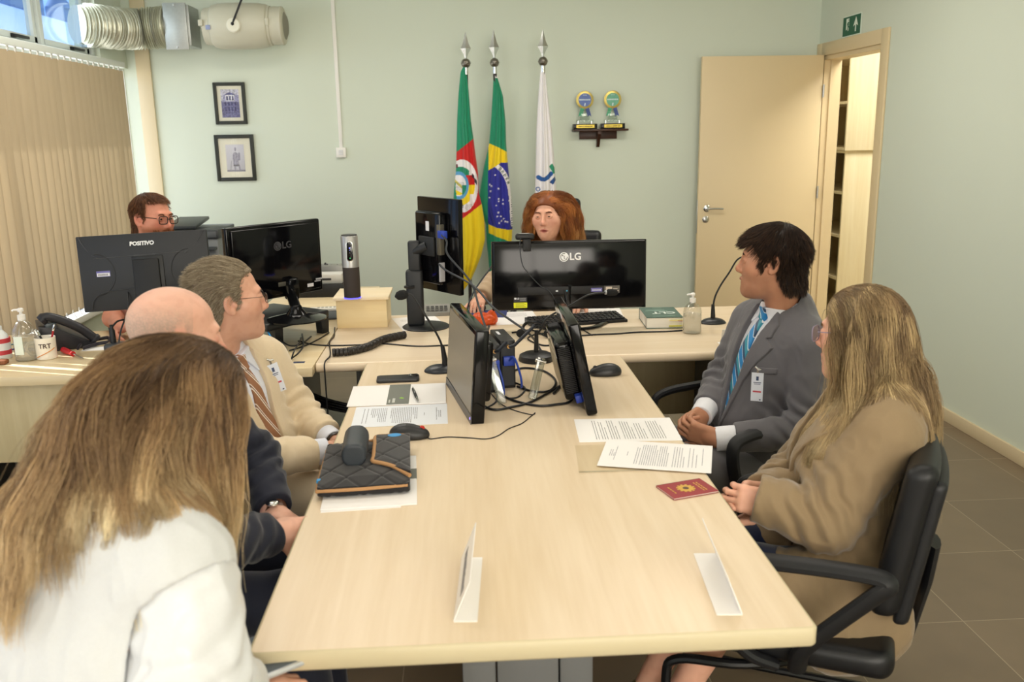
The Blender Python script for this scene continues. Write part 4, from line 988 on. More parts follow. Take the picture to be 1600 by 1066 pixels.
def scr(p): d = np.array(p)-CAM; z = d@CF; return 800+FPX*(d@CR)/z, 533-FPX*(d@CU)/z
best = min((math.hypot(scr(A_+up*math.cos(t)*h+side*math.sin(t)*h)[0]-889, scr(A_+up*math.cos(t)*h+side*math.sin(t)*h)[1]-509), t, h) for t in np.linspace(0, .6, 31) for h in np.linspace(.24, .38, 29))
tl2, H2 = best[1], best[2]; vv = up*math.cos(tl2)+side*math.sin(tl2); nn = np.cross(u, vv)   # u=+y, v up: u x v = +x : screen side
M = frame_m(A_, u, vv, nn)
f = MB(); f.box((0, 0, 0), (W, H2, .034), .006, 3, M); f.build('casing', Mblackg, mo)
MB().box((.014, .02, .0335), (W-.014, H2-.014, .0348), 0, 1, M).build('screen', Mscreen, mo)
f = MB(); f.box((.10, .03, -.05), (W-.04, H2-.075, .003), .012, 3, M); f.build('back_cover', Mblackg, mo)
f = MB()
for k in range(26): f.box((.0985, .055+k*.006, -.044), (.1004, .058+k*.006, -.004), 0, 1, M)
f.build('vent_ribs', mat('matt_black', '#101012', .55), mo)
f = MB(); f.box((.14, .05, -.053), (W-.08, H2-.12, -.049), .002, 2, M); f.build('metal_plate', mat('plate_beige', '#b7a98c', .4, .3), mo)
f = MB(); f.box((.07, .025, -.02), (.11, .05, .0), .003, 2, M); f.build('video_plug', mat('plug_blue', '#2c45a8', .45), mo)
R1 = (M.copy(), W, H2)
# mount knuckle and round base between the monitors
mh = thing('microphone', 'round-based gooseneck microphone between the tilted monitors, pointing right', 'microphone', onz(838, 563))
c0 = onz(838, 563)
f = MB(); f.lathe([(0, 0), (.068, 0), (.07, .006), (.066, .022), (.05, .03), (.02, .034), (0, .034)], c0, 36); f.build('microphone_base', Mblack, mh)
def goose(parent, pts, rtop, rbot, head=None, nm='gooseneck'):
    s = spline(pts, 8); MB().tube(s, [rbot+(rtop-rbot)*i/(len(s)-1) for i in range(len(s))], 10).build(nm, Mblack, parent)
YG = c0[1]
goose(mh, [(c0[0]+.0, YG, TZ+.10), tuple(aty(847, 512, YG-.02)), tuple(aty(852, 500, YG-.02)), tuple(aty(866, 490, YG-.01)), tuple(aty(890, 478, YG+.0)), tuple(aty(918, 461.5, YG+.02)), tuple(aty(948, 457, YG+.04))], .0035, .0045)
MB().cyl((c0[0], YG, TZ+.03), (c0[0]+.002, YG, TZ+.12), .010, .0075).build('collar', Mblack, mh)
hA, hB = np.array(aty(948, 457, YG+.04)), np.array(aty(966, 457, YG+.05))
f = MB(); f.tube([tuple(hA+(hB-hA)*k) for k in (-.1, .0, .15, .5, .85, 1.0)], [.006, .010, .0135, .0135, .011, .002], 16); f.build('foam_head', mat('foam_black', '#141414', .9, bump=.6, bscale=700), mh)
f = MB(); f.tube([tuple(hA-(hB-hA)*.15), tuple(hA)], .0085, 14); f.build('silver_ring', Msilver, mh)
# acrylic props
def prop(lb, pa, pb, w=.012, th=.028):
    t = thing('acrylic_prop', lb, 'support', tuple(pb), 0, 'clear acrylic props under tilted monitors')
    pa, pb = Vector(pa), Vector(pb); d = (pa-pb); Ld = d.length; d.normalize(); y = Vector((0, 1, 0)); y = (y-d*y.dot(d)).normalized(); x = y.cross(d)
    M_ = frame_m(pb, x, y, d)
    f = MB(); f.box((-th/2, -w/2, .006), (th/2, w/2, Ld), .002, 2, M_); f.build('bar', mat_glass('clear_prop', '#e9ede9', .42, .12), t)
    for k in (0, 1):
        MB().cyl(tuple(M_ @ Vector((-.018, -w*.25+k*w*.4, Ld-.012))), tuple(M_ @ Vector((.018, -w*.25+k*w*.4, Ld-.012))), .0055, n=10).build('bolt', Mchrome, t)
    return t
prop('clear acrylic prop behind the left tilted monitor', aty(766, 558, 2.83), onz(786, 634)); prop('clear acrylic prop behind the right tilted monitor', aty(846, 560, 2.93), onz(831, 626))
# ------------------------------------------------------------------ small computers
def mini(pxn, lb, Yn, xw, h, dep, rot):
    b0 = onz(*pxn); t = thing('mini_computer', lb, 'computer', b0, 0, 'small black computers behind left monitor')
    Mx = TR(*b0) @ RZ(rot)
    f = MB(); f.box((-xw, 0, 0), (0, dep, h), .003, 2, Mx); f.build('case', mat('pc_black', '#141415', .45, bump=.1, bscale=500), t)
    f = MB(); f.box((-xw+.004, -.002, .01), (-.004, .002, h-.012), .001, 1, Mx); f.build('rear_panel', mat('pc_panel', '#26282b', .5), t)
    f = MB(); f.box((-xw+.006, -.022, .085), (-.006, -.001, .118), .004, 2, Mx); f.build('video_plug', mat('plug_blue', '#2c45a8', .45), t)
    f = MB(); f.box((-xw+.012, .10, h), (-xw+.022, .15, h+.0006), 0, 1, Mx); f.build('label', Mlabel, t)
    f = MB(); f.cyl(tuple(Mx @ Vector((-xw/2, -.001, h-.02))), tuple(Mx @ Vector((-xw/2, -.014, h-.02))), .006, n=12); f.build('antenna_socket', mat('brass', '#b08a55', .35, .8), t)
    P_ = lambda x, y, z: tuple(Mx @ Vector((x, y, z)))
    f = MB(); f.tube([P_(-xw/2, -.012, h-.02), P_(-xw/2+.02, -.016, h-.015), P_(-xw/2+.095, -.01, h+.05)] if xw > .045 else [P_(-xw/2, -.012, h-.02), P_(-xw/2+.01, -.018, h-.016), P_(-xw/2+.045, .01, h+.005)], [.005, .006, .006], 8); f.build('antenna', mat('antenna_black', '#1d222b', .5), t)
    cable('blue video cable curling down from the %s computer' % ('front' if xw > .045 else 'rear'), [P_(-xw/2, -.022, .105), P_(-xw/2+.012, -.05, .12), P_(-xw/2+.03, -.06, .06), P_(-xw/2+.035, -.055, .02), P_(-xw/2+.04, -.02, .006)] if xw > .045 else [P_(-xw*.5, -.022, .10), P_(-xw*.4, -.045, .105), P_(-xw*.1, -.055, .05), P_(0, -.05, .006)], .0038, m=mat('cable_blue', '#2846a6', .45))
    return t
mini((806, 606), 'small black upright computer with antenna, right of the pair', 0, .052, .172, .19, math.radians(9)); mini((783, 613), 'small black upright computer right behind the left tilted monitor', 0, .044, .168, .18, math.radians(9))
# ================================================================== PAPERS
Mpaper = mat('paper', '#f3f1ef', .7); Mpaper2 = mat('paper_cool', '#e9edf3', .6); Mtext = mat('print_grey', '#77777c', .7); Mtext2 = mat('print_pale', '#9a9aa2', .7)
def sheet(lb, cen, ang, paras, w=.21, h=.297, th=.0006, z=TZ, cat='paper', curl=0.0, name='paper_sheet', m=None, tm=None):
    """paras: (top fraction v, lines, left margin, right margin, pitch)"""
    M = TR(cen[0], cen[1], z+.0003) @ RZ(ang); t = thing(name, lb, cat, (cen[0], cen[1], z), ang)
    f = MB(); n = 12
    top = [[(-w/2+w*i/4, -h/2+h*j/n, th+curl*((j/n)**3)) for i in range(5)] for j in range(n+1)]
    for dz, flip in ((0, 0), (-th, 1)):
        g = [[f.bm.verts.new(M @ Vector((p[0], p[1], p[2]+dz))) for p in r] for r in top]
        for j in range(n):
            for i in range(4):
                q = [g[j][i], g[j][i+1], g[j+1][i+1], g[j+1][i]]; f.bm.faces.new(q if not flip else q[::-1])
    bmesh.ops.bridge_loops(f.bm, edges=[e for e in f.bm.edges if e.is_boundary]); f.build('sheet', m or Mpaper, t)
    f = MB(); rng = np.random.default_rng(int(abs(cen[0]*1000))+3)
    for v0, nl, ml, mr, pitch in paras:
        for k in range(nl):
            y = h/2-h*v0-k*pitch; x = -w/2+ml; xe = w/2-mr
            if k == nl-1 and nl > 2: xe -= rng.uniform(.02, .07)
            while x < xe-.004:
                l = min(rng.uniform(.006, .02), xe-x); zz = th+.0003+curl*(((y+h/2)/h)**3)
                f.quad(*[M @ Vector(p) for p in ((x, y, zz), (x+l, y, zz), (x+l, y+.0017, zz), (x, y+.0017, zz))]); x += l+.0022
    f.build('printed_text', tm or Mtext, t); return t
FULL = [(.10, 1, .04, .04, .005), (.12, 3, .05, .05, .005)]
sheet('printed letter with letterhead tucked under white folder on the left', (-.215, 2.722), -PI/2+.03, [(.075, 3, .07, .07, .0055), (.12, 1, .04, .04, .005), (.25, 1, .09, .09, .005), (.33, 3, .03, .06, .006), (.39, 12, .025, .025, .0058), (.66, 6, .025, .04, .0058), (.78, 3, .025, .09, .0058), (.86, 2, .025, .03, .012)], z=TZ, m=Mpaper2)
def quad_c(*px): return np.mean([onz(*p) for p in px], axis=0)[:2]
def edge_a(a, b_): d = np.array(onz(*b_))-np.array(onz(*a)); return math.atan2(d[1], d[0])
cA = quad_c((895, 655), (1050, 653), (1067, 689), (903, 692)); aA = edge_a((903, 692), (1067, 689)); cB = quad_c((947, 692), (1112, 700), (1112, 742), (935, 727)); aB = .5*(edge_a((935, 727), (1112, 742))+edge_a((947, 692), (1112, 700)))
pA = sheet('printed page lying flat nearest the man in grey suit', tuple(cA), PI/2+aA, [(.18, 2, .02, .02, .0075), (.24, 3, .02, .03, .0075), (.33, 4, .02, .02, .0075), (.46, 5, .02, .03, .0075), (.60, 4, .02, .05, .0075), (.73, 6, .02, .03, .0075)], tm=mat('print_dark', '#5c5a5c', .7))
sheet('printed letter with letterhead in front of the red passport', tuple(cB), PI/2+aB, [(.08, 3, .08, .08, .0055), (.13, 1, .05, .05, .005), (.24, 1, .09, .09, .005), (.32, 2, .03, .05, .0062), (.37, 8, .025, .025, .0058), (.53, 5, .025, .03, .0058), (.66, 5, .025, .03, .007), (.80, 3, .03, .03, .010), (.92, 1, .05, .03, .01)], z=TZ+.004, curl=.0, tm=Mtext2)
sl = thing('plastic_sleeve', 'clear plastic sleeve lying under the letter near passport', 'sleeve', (.42, 2.28, TZ))
Mslv = mat_glass('clear_sleeve', '#fbfaf5', .05, .15, .08)
MB().quad((.285, 2.176, TZ+.0012), (.58, 2.176, TZ+.0012), (.58, 2.375, TZ+.0012), (.300, 2.385, TZ+.0012)).build('sleeve_pocket', Mslv, sl); MB().quad((.285, 2.172, TZ+.0026), (.58, 2.172, TZ+.0026), (.58, 2.182, TZ+.0026), (.285, 2.182, TZ+.0026)).build('sleeve_edge', mat_glass('sleeve_edge', '#f6f4ec', .30, .2), sl)
# white folder and pen
fo = thing('folder', 'white folder with dark grey band and leaf emblem on table', 'folder', (-.238, 2.948, TZ))
Mf = TR(-.238, 2.948, TZ+.0012) @ RZ(.022)
f = MB(); f.box((-.163, -.118, 0), (.163, .118, .0016), .0003, 1, Mf); f.box((-.163, -.118, .0016), (.163, .118, .0034), .0003, 1, Mf); f.build('cover', Mpaper, fo)
bdm = MB().box((-.034, -.1182, .0030), (.040, .1182, .0038), 0, 1, Mf).build('band', mat('band_grey', '#74776f', .55), fo)
f = MB()
for k, (a, b_) in enumerate(((-.10, -.052), (-.10, -.066))): f.box((-.016+k*.0-.012*k, a, .0038), (-.016+.009-.012*k-.004*k, b_, .0042), 0, 1, Mf)
f.build('band_lettering', mat('band_ink', '#c9cbc4', .5), bdm)
f = MB(); f.prism([(.010, -.058), (.018, -.048), (.012, -.040), (.006, -.050)], .0038, .0043, Mf); f.prism([(.013, -.062), (.022, -.056), (.021, -.047), (.014, -.053)], .0038, .0043, Mf); f.build('leaf_emblem', mat('leaf_green', '#8fbf4a', .5), bdm)
pn = thing('pen', 'black and silver ballpoint pen resting on the white folder', 'pen', onz(649, 618))
pa, pb = np.array(onz(645, 607, TZ+.010)), np.array(onz(653.5, 628, TZ+.010)); L_ = lambda k: tuple(pa+(pb-pa)*k)
f = MB(); f.tube([L_(.0), L_(.05), L_(.35), L_(.72)], [.003, .0045, .0052, .005], 12); f.build('barrel', Mblack, pn); f = MB(); f.tube([L_(.72), L_(.9), L_(1.0)], [.005, .0035, .0012], 12); f.build('tip', Mchrome, pn); f = MB(); f.tube([L_(.36), L_(.40)], [.0056, .0056], 12); f.tube([tuple(np.array(L_(.02))+[0, 0, .006]), tuple(np.array(L_(.3))+[0, 0, .006])], .0014, 6); f.build('clip', Mchrome, pn)
# smartphone
ph = thing('smartphone', 'black smartphone face down near the table edge', 'phone', onz(622, 594))
Mp = TR(*onz(622, 594)) @ RZ(.045)
f = MB(); f.prism(rounded(-.077, .077, -.037, .037, .012), .0, .011, Mp, .003); f.build('case', mat('phone_black', '#1c1d1f', .45), ph)
f = MB(); f.prism(rounded(.038, .072, .0, .034, .006), .011, .0125, Mp, .001); f.build('camera_bump', mat('phone_cam', '#0d0d0f', .2), ph)
for dx, dy in ((.046, .025), (.046, .009), (.064, .017)): MB().lathe([(0, .0125), (.0055, .0125), (.0055, .0145), (0, .0140)], (0, 0, 0), 16, None).bm.free() if False else None
f = MB(); f.lathe([(0, .0125), (.0055, .0125), (.0055, .0143), (0, .0143)], (0, 0, 0), 16); bmesh.ops.transform(f.bm, matrix=Mp @ TR(.046, .024, 0), verts=f.bm.verts[:]); f.build('lens', Mchrome, ph)
# mice
def mouse(px, ang, lb, accent=False):
    c = onz(*px); M = TR(*c) @ RZ(ang); t = thing('computer_mouse', lb, 'mouse', c, ang)
    body = Isec(.006, U(.02, ell((0, .0, .010), (.031, .058, .028)), ell((0, -.018, .014), (.028, .038, .0255))), plane((0, 0, 0), (0, 0, -1)))
    V, F = mesh_sdf(local(body, M), np.array(c)-[.075, .075, .01], np.array(c)+[.075, .075, .05], .0022)
    o = from_np('shell', V, F, mat('mouse_black', '#252628', .42), t)
    f = MB(); f.cyl(M @ Vector((-.004, .036, .0285)), M @ Vector((.004, .036, .0285)), .008, n=16); f.build('wheel', mat('wheel_red', '#c8352a', .45) if accent else Mdark, t)
    return t, M
t, Mm = mouse((641, 684), -PI/2-.12, 'black mouse with red wheel in front of left tilted monitor', True)
cable('thin black mouse wire wandering across the table middle', [tuple(Mm @ Vector((0, .055, .008)))]+cpx([(672, 686), (700, 683), (735, 684.5), (760, 686), (778, 681), (795, 670), (815, 662), (828, 652), (836, 645)], .0016)+cpx([(830, 648), (800, 640), (780, 629), (765, 612)], .0016), .0016, name='mouse_cable', n=6)
mouse((945, 586), PI/2+.05, 'black mouse right of the ribbed tilted monitor')
# quilted pouch on folders
Cp = (-.272, 2.228)
st = thing('folder', 'white folder with grey band lying under black pouch', 'folder', (Cp[0], Cp[1], TZ))
Ms = TR(-.250, 2.165, TZ+.0006) @ RZ(.055)
f = MB(); f.box((-.118, -.163, 0), (.112, .170, .0035), .0004, 1, Ms); f.build('cover', Mpaper, st); MB().box((-.1185, .0, .0005), (.1125, .070, .0039), 0, 1, Ms).build('band', mat('band_grey', '#74776f', .55), st)
tag(MB().box((-.115, -.170, 0), (.075, .13, .0008), 0, 1, TR(-.255, 2.163, TZ) @ RZ(.075) @ TR(0, 0, -.0004)).build('paper_sheet', Mpaper), 'loose white sheet edge showing below the pouch folder', 'paper')
Mpo = TR(Cp[0], Cp[1], TZ+.0042) @ RZ(.06)
def pouch_f(P):
    w = .112+.0*P[:, 1]; q = np.stack([np.abs(P[:, 0])-.100, np.abs(P[:, 1])-.150], 1)
    e = np.sqrt((np.maximum(q, 0)**2).sum(1))+np.minimum(q.max(1), 0)-.014
    puff = .012+.008*np.clip(-e/.05, 0, 1)
    a = np.abs(((P[:, 0]+P[:, 1]*.75)/.088) % 1-.5); b_ = np.abs(((P[:, 0]-P[:, 1]*.75)/.088) % 1-.5)
    puff = puff-.0022*(np.exp(-((a-.0)/.055)**2)+np.exp(-((b_-.0)/.055)**2))
    return np.maximum(e, np.abs(P[:, 2]-.016)-puff)*.7
po = thing('pouch', 'black quilted pouch with tan piping holding glasses case on top', 'pouch', (Cp[0], Cp[1], TZ+.0042))
Mq = mat('quilt_black', '#201e1f', .8, sheen=.3, bump=.15, bscale=900)
V, F = mesh_sdf(local(pouch_f, Mpo), (Cp[0]-.16, Cp[1]-.20, TZ), (Cp[0]+.16, Cp[1]+.20, TZ+.05), .0026); from_np('quilted_body', V, F, Mq, po)
def flap_f(P):
    x, y = P[:, 0], P[:, 1]; e = np.maximum(np.maximum(-(x-.022), x-.116), np.maximum(y-.166, -(y+.035+(x-.022)*1.0)))
    a = np.abs(((x+y*.75)/.088) % 1-.5); b_ = np.abs(((x-y*.75)/.088) % 1-.5)
    h = .006+.003*np.clip(-e/.03, 0, 1)-.0018*(np.exp(-(a/.055)**2)+np.exp(-(b_/.055)**2)); return np.maximum(e, np.abs(P[:, 2]-.040)-h)*.7
V, F = mesh_sdf(local(flap_f, Mpo), (Cp[0]-.16, Cp[1]-.20, TZ), (Cp[0]+.17, Cp[1]+.20, TZ+.07), .0026); from_np('flap', V, F, Mq, po)
Mtan = mat('tan_piping', '#b68a5c', .7)
def on(pts): return [tuple(Mpo @ Vector(p)) for p in pts]
f = MB(); f.tube(on(spline([(.108, -.160, .022), (.0, -.166, .021), (-.10, -.163, .020), (-.114, -.150, .018), (-.115, -.05, .017), (-.113, .10, .017), (-.108, .155, .018), (-.06, .165, .02), (.02, .166, .03)], 6)), .0045, 8); f.build('piping', Mtan, po)
f = MB(); f.tube(on(spline([(.060, .169, .040), (.022, .165, .040), (.020, .10, .043), (.020, .0, .043), (.019, -.032, .042), (.045, -.055, .043), (.075, -.082, .042), (.114, -.128, .034)], 6)), .0055, 8); f.tube(on(spline([(.022, .168, .041), (.07, .171, .042), (.112, .166, .040)], 6)), .0035, 8); f.build('flap_piping', Mtan, po)
f = MB(); f.lathe([(0, 0), (.017, 0), (.017, .0012), (0, .0012)], (0, 0, 0), 24); bmesh.ops.transform(f.bm, matrix=Mpo @ TR(.073, .145, .0488) @ Matrix.Diagonal((1.1, .75, 1, 1)), verts=f.bm.verts[:]); f.build('blue_patch', mat('patch_blue', '#3a93d0', .5), po)
MB().box((-.119, -.115, .014), (-.108, -.10, .030), .003, 2, Mpo).build('blue_tab', mat('patch_blue', '#3a93d0', .5), po)
cs = thing('glasses_case', 'hard dark blue-grey glasses case lying on quilted pouch', 'glasses case', tuple(Mpo @ Vector((-.03, .02, .04))))
Mc = Mpo @ TR(-.028, .035, .062)
case = Isec(.004, U(0.0, cap((0, -.062, .0), (0, .072, .0), .034)), sbox((0, .005, 0), (.034, .082, .032), .010))
V, F = mesh_sdf(local(case, Mc), (Cp[0]-.16, Cp[1]-.18, TZ+.02), (Cp[0]+.16, Cp[1]+.20, TZ+.13), .0026); from_np('case_shell', V, F, mat('case_navy', '#343a40', .45, bump=.08, bscale=600), cs)
# passport
pp = thing('passport', 'dark red passport booklet with gold emblem near table edge', 'passport', (.612, 2.03, TZ))
Pm = TR(.6145-.003, 2.343, TZ) ; cpt = np.mean([onz(1034, 763), onz(1093, 753), onz(1112, 770), onz(1055, 779)], axis=0)
ux = np.array(onz(1093, 753))-np.array(onz(1034, 763)); ang = math.atan2(ux[1], ux[0])
Pm = TR(float(cpt[0]), float(cpt[1]), TZ+.0002) @ RZ(ang)
Mred = mat('passport_red', '#97242b', .5, bump=.1, bscale=800)
f = MB(); f.box((-.0625, -.044, 0), (.0625, .044, .0012), .0004, 1, Pm); f.box((-.0625, -.044, .0042), (.0625, .044, .0056), .0004, 1, Pm); f.box((-.0625, .0415, 0), (.0625, .044, .0056), .0004, 1, Pm); f.build('cover', Mred, pp)
MB().box((-.061, -.042, .0012), (.061, .0415, .0042), 0, 1, Pm).build('pages', mat('pages_pink', '#e0d4cc', .7), pp)
f = MB(); f.lathe([(0, 0), (.019, 0), (.019, .0004), (0, .0004)], (0, 0, 0), 24)
for k in range(12):
    a = 2*PI*k/12; f.box((.018, -.003, 0), (.0235, .003, .0004), 0, 1, RZ(a))
bmesh.ops.transform(f.bm, matrix=Pm @ TR(-.004, 0, .0057), verts=f.bm.verts[:]); em = f.build('emblem', mat('foil_gold', '#d8ad4a', .35, .5), pp)
f = MB(); f.lathe([(0, 0), (.008, 0), (.008, .0004), (0, .0004)], (0, 0, 0), 8); bmesh.ops.transform(f.bm, matrix=Pm @ TR(-.004, 0, .0061), verts=f.bm.verts[:]); f.build('emblem_centre', mat('foil_dark', '#5a3a20', .5), em)
f = MB()
for k in range(2):
    for j in range(5): f.box((.030+k*.008, -.028+j*.011, .0056), (.033+k*.008, -.020+j*.011, .0060), 0, 1, Pm)
for j in range(4): f.box((-.044, -.02+j*.011, .0056), (-.041, -.012+j*.011, .0060), 0, 1, Pm)
f.build('cover_lettering', mat('foil_gold', '#d8ad4a', .35, .5), pp)
# name plates
def plate(lb, nl, nr, fl, topn, s):
    """near-left, near-right, far corners of the base and near-top point (pixels)"""
    a, b_, c_ = np.array(onz(*nl)), np.array(onz(*nr)), np.array(onz(*fl))
    t = thing('name_plate', lb, 'name plate', tuple((a+b_)/2)); Y = c_-b_; Lp = np.linalg.norm(Y); y = Y/Lp; x = np.cross(y, [0, 0, 1])
    M = frame_m(a if s > 0 else b_, x*s, y, (0, 0, s*1.0)) if False else frame_m(a if s > 0 else b_, x*s, y*1.0, np.cross(x*s, y))
    w = float(np.linalg.norm(b_-a)); zz = 1 if s > 0 else -1
    def fl_(p): return (p[0], p[1], p[2]*zz)
    Mw = mat('plate_white', '#f4f2ef', .35)
    f = MB(); f.prism([(0, 0), (w, 0), (w, Lp), (0, Lp)], .0003*zz, .0023*zz, M); f.build('base', Mw, t)
    lean = .38; hgt = .085; dx, dz = math.sin(lean), math.cos(lean)
    Mu = M @ frame_m((0, 0, .0023*zz), (0, 1, 0), (dx, 0, dz*zz), np.cross((0, 1, 0), (dx, 0, dz*zz)))
    f = MB(); f.box((0, 0, -.001), (Lp, hgt, .001), .0004, 1, Mu); f.build('upright', Mw, t)
    f = MB(); zt = np.cross((0, 1, 0), (dx, 0, dz*zz)); side = -1 if zt[0] > 0 else 1
    rng = np.random.default_rng(5); x_ = .035
    while x_ < Lp-.04:
        l = rng.uniform(.006, .013); f.box((x_, hgt*.36, side*.0011-.0002), (x_+l, hgt*.36+.016+.004*rng.random(), side*.0011+.0002), 0, 1, Mu); x_ += l+.004
    f.build('lettering', mat('print_grey', '#77777c', .7), t)
plate('white name plate at near end, left of two, lettering facing left', (709, 973), (746, 972), (754, 872), None, 1)
plate('white name plate at near end, right of two, seen from its blank side', (1120, 963), (1160, 962), (1119, 866), None, -1)
# ================================================================== MICROPHONES
def desk_mic(lb, base, stem, head, Yd, bs=(.055, .075)):
    c = onz(*base); t = thing('microphone', lb, 'microphone', c); Y = c[1]
    body = Isec(.004, ell((0, 0, -.004), (bs[0], bs[1], .030)), plane((0, 0, 0), (0, 0, -1)))
    V, F = mesh_sdf(lambda P: body(P-v3(c)), np.array(c)-.1, np.array(c)+.1, .003); from_np('microphone_base', V, F, mat('mic_base', '#25282d', .35), t)
    pts = [tuple(aty(x, y, Y+d)) for x, y, d in stem]
    s = spline(pts, 7); goose(t, pts, .0036, .0045)
    k = np.array(pts[0]); k2 = np.array(pts[1]); d = (k2-k)/np.linalg.norm(k2-k)
    MB().tube([(k[0]+.0, k[1], TZ+.012), tuple(k), tuple(k+d*.055)], [.012, .011, .0075], 12).build('collar', Mblack, t)
    if head:
        a = np.array(pts[-1]); b_ = np.array(aty(head[0], head[1], Y+head[2])); q = lambda k: tuple(a+(b_-a)*k)
        MB().tube([q(-.1), q(0.0), q(.15), q(.5), q(.8), q(1.0)], [.005, .011, .017, .0185, .015, .003], 18).build('foam_head', mat('foam_black', '#141414', .9, bump=.6, bscale=700), t)
    return t
desk_mic('gooseneck microphone on left half of table beside smartphone, head up', (687, 580), [(695, 562, 0), (692, 545, 0), (684, 525, 0), (668, 498, 0), (655, 477, 0), (645, 462, 0), (636, 459, 0)], (617, 464, 0), 0, (.06, .05))
desk_mic('gooseneck microphone standing beside the clear sanitizer bottle', (1114, 505), [(1114, 494, 0), (1114, 484, 0), (1117, 465, 0), (1126, 446, 0), (1140, 425, -.01), (1152, 406, -.02), (1166, 399.5, -.03)], (1178, 397, -.04), 0, (.062, .045))
# ================================================================== JUDGE DESK
bx_ = thing('wooden_box', 'pale wooden box with overhanging lid supporting conference camera', 'box', (-.48, 4.17, TZ))
Mbx = mat_wood('box_birch', '#eed9ac', '#e6cd98', .45, 'X')
hb = .135
MB().box((-.594, 4.072, TZ), (-.362, 4.30, TZ+hb), .001).build('box_body', Mbx, bx_)
MB().box((-.605, 4.045, TZ+hb), (-.350, 4.315, TZ+hb+.012), .001).build('lid', mat_wood('lid_birch', '#f3e2c2', '#ead4ad', .4, 'X'), bx_)
cc = np.array(onz(551, 466, TZ+hb+.012)); cv = thing('conference_camera', 'silver and dark cylindrical conference camera standing on wooden box', 'camera', tuple(cc))
hz = float(aty(546, 367, cc[1])[2])-cc[2]
MB().lathe([(0, 0), (.036, 0), (.0375, .003), (.0375, hz*.5), (.0, hz*.5)], tuple(cc), 40).build('speaker_grille', mat('grille_brown', '#3a322e', .7, bump=.5, bscale=900), cv)
MB().lathe([(0, hz*.5), (.0385, hz*.5), (.0385, hz-.006), (.0365, hz-.003), (0, hz-.003)], tuple(cc), 40).build('silver_shell', mat('cam_silver', '#b4b3b0', .32, .6), cv)
MB().lathe([(0, hz-.003), (.0350, hz-.003), (.0350, hz+.001), (0, hz+.001)], tuple(cc), 40).build('top_cap', Mblack, cv)
MB().lathe([(.0376, .001), (.0385, .001), (.0385, .006), (.0376, .006)], tuple(cc), 40).build('light_ring', mat('led_blue', '#5a55ff', .4, emit='#4b46ff', estr=2.5), cv)
lx = RZ(math.radians(8)) 
f = MB(); pl = [(.013*math.cos(a), (.030 if math.sin(a) > 0 else -.030)+.013*math.sin(a)) for a in np.linspace(0, 2*PI, 33)[:-1]]
Mle = TR(*cc) @ RZ(.10) @ frame_m((0, -.0372, hz*.755), (1, 0, 0), (0, 0, 1), (0, -1, 0)); f.prism(pl, -.004, .0022, Mle, .0008); ln = f.build('lens_window', mat('lens_black', '#08080c', .08), cv)
pl2 = [(p[0]*1.16, p[1]*1.06) for p in pl]; f = MB(); f.prism(pl2, -.004, .0012, Mle, .0006); f.build('lens_rim', Mchrome, cv)
for y, r, c, e in ((.027, .0085, '#15161c', 0), (.016, .0022, '#5a62ff', 3), (.005, .0012, '#8a90ff', 1.5), (-.006, .0012, '#c0c0d0', .5), (-.030, .002, '#39c46a', 1.5)):
    f = MB(); f.lathe([(0, 0), (r, 0), (r*.9, .0008), (0, .0010)], (0, 0, 0), 16); bmesh.ops.transform(f.bm, matrix=Mle @ TR(0, y, .0022), verts=f.bm.verts[:]); f.build('lens' if e == 0 else 'indicator_light', mat('led_'+c[1:], c, .2, emit=c if e else None, estr=e), ln)
# spiral cable sleeve
sv = thing('cable_sleeve', 'black ribbed spiral cable sleeve lying across the desk', 'cable sleeve', onz(575, 542))
s = spline([onz(519, 551, TZ+.017), onz(545, 549, TZ+.017), onz(575, 541.5, TZ+.017), onz(600, 530, TZ+.017), onz(632, 523, TZ+.017)], 22)
MB().tube(s, [.0155+.0012*(1 if (i % 5) else -1.3) for i in range(len(s))], 16, False).build('ribbed_tube', mat('sleeve_black', '#231f1d', .4), sv)
MB().tube(s, .0135, 16, False).build('tube_lining', mat('sleeve_dark', '#0c0c0c', .6), sv)
# calculator / keypad, papers, keyboard
ca = thing('calculator', 'grey desk calculator behind the tall monitor stand', 'calculator', onz(682, 492))
Mc = TR(*onz(683, 491)) @ RZ(.04)
f = MB(); f.prism([(0, 0), (.10, 0), (.10, .042), (.0, .018)], -.065, .065, Mc @ RZ(0) @ frame_m((0, -.05, 0), (0, 1, 0), (0, 0, 1), (1, 0, 0)), .003); f.build('calculator_body', mat('calc_grey', '#8b8a83', .5), ca)
f = MB()
for i in range(5):
    for j in range(3): f.box((-.052+i*.022, -.040+j*.02, .026+j*.0048), (-.036+i*.022, -.027+j*.02, .031+j*.0048), .001, 1, Mc)
f.build('keys', mat('calc_keys', '#5d5d5a', .5), ca)
sheet('white paper under the tall monitor stand', (-.22, 4.15), .25, [(.2, 4, .03, .05, .012)])
sheet('white paper sticking out behind the wide monitor, left of its stand', (.24, 4.20), .06, [(.15, 8, .03, .04, .012)])
sheet('white paper behind the wide monitor, right of its stand', (.66, 4.225), -.08, [(.15, 8, .03, .04, .012)])
kb = thing('keyboard', 'black computer keyboard under the wide monitor', 'keyboard', onz(898, 503))
Mk = TR(*onz(900, 503.5)) @ RZ(.20)
f = MB(); f.prism([(0, 0), (.15, 0), (.15, .024), (0, .012)], -.23, .23, Mk @ frame_m((0, -.075, 0), (0, 1, 0), (0, 0, 1), (1, 0, 0)), .003); f.build('keyboard_body', mat('kb_black', '#1a1b1c', .5), kb)
for r in range(5):
    f = MB()
    for c in range(20): f.box((-.22+c*.0222, -.062+r*.026, .014+r*.0022), (-.22+c*.0222+.018, -.062+r*.026+.02, .0215+r*.0022), .0015, 1, Mk)
    f.build('key_row', mat('key_black', '#222325', .45), kb)
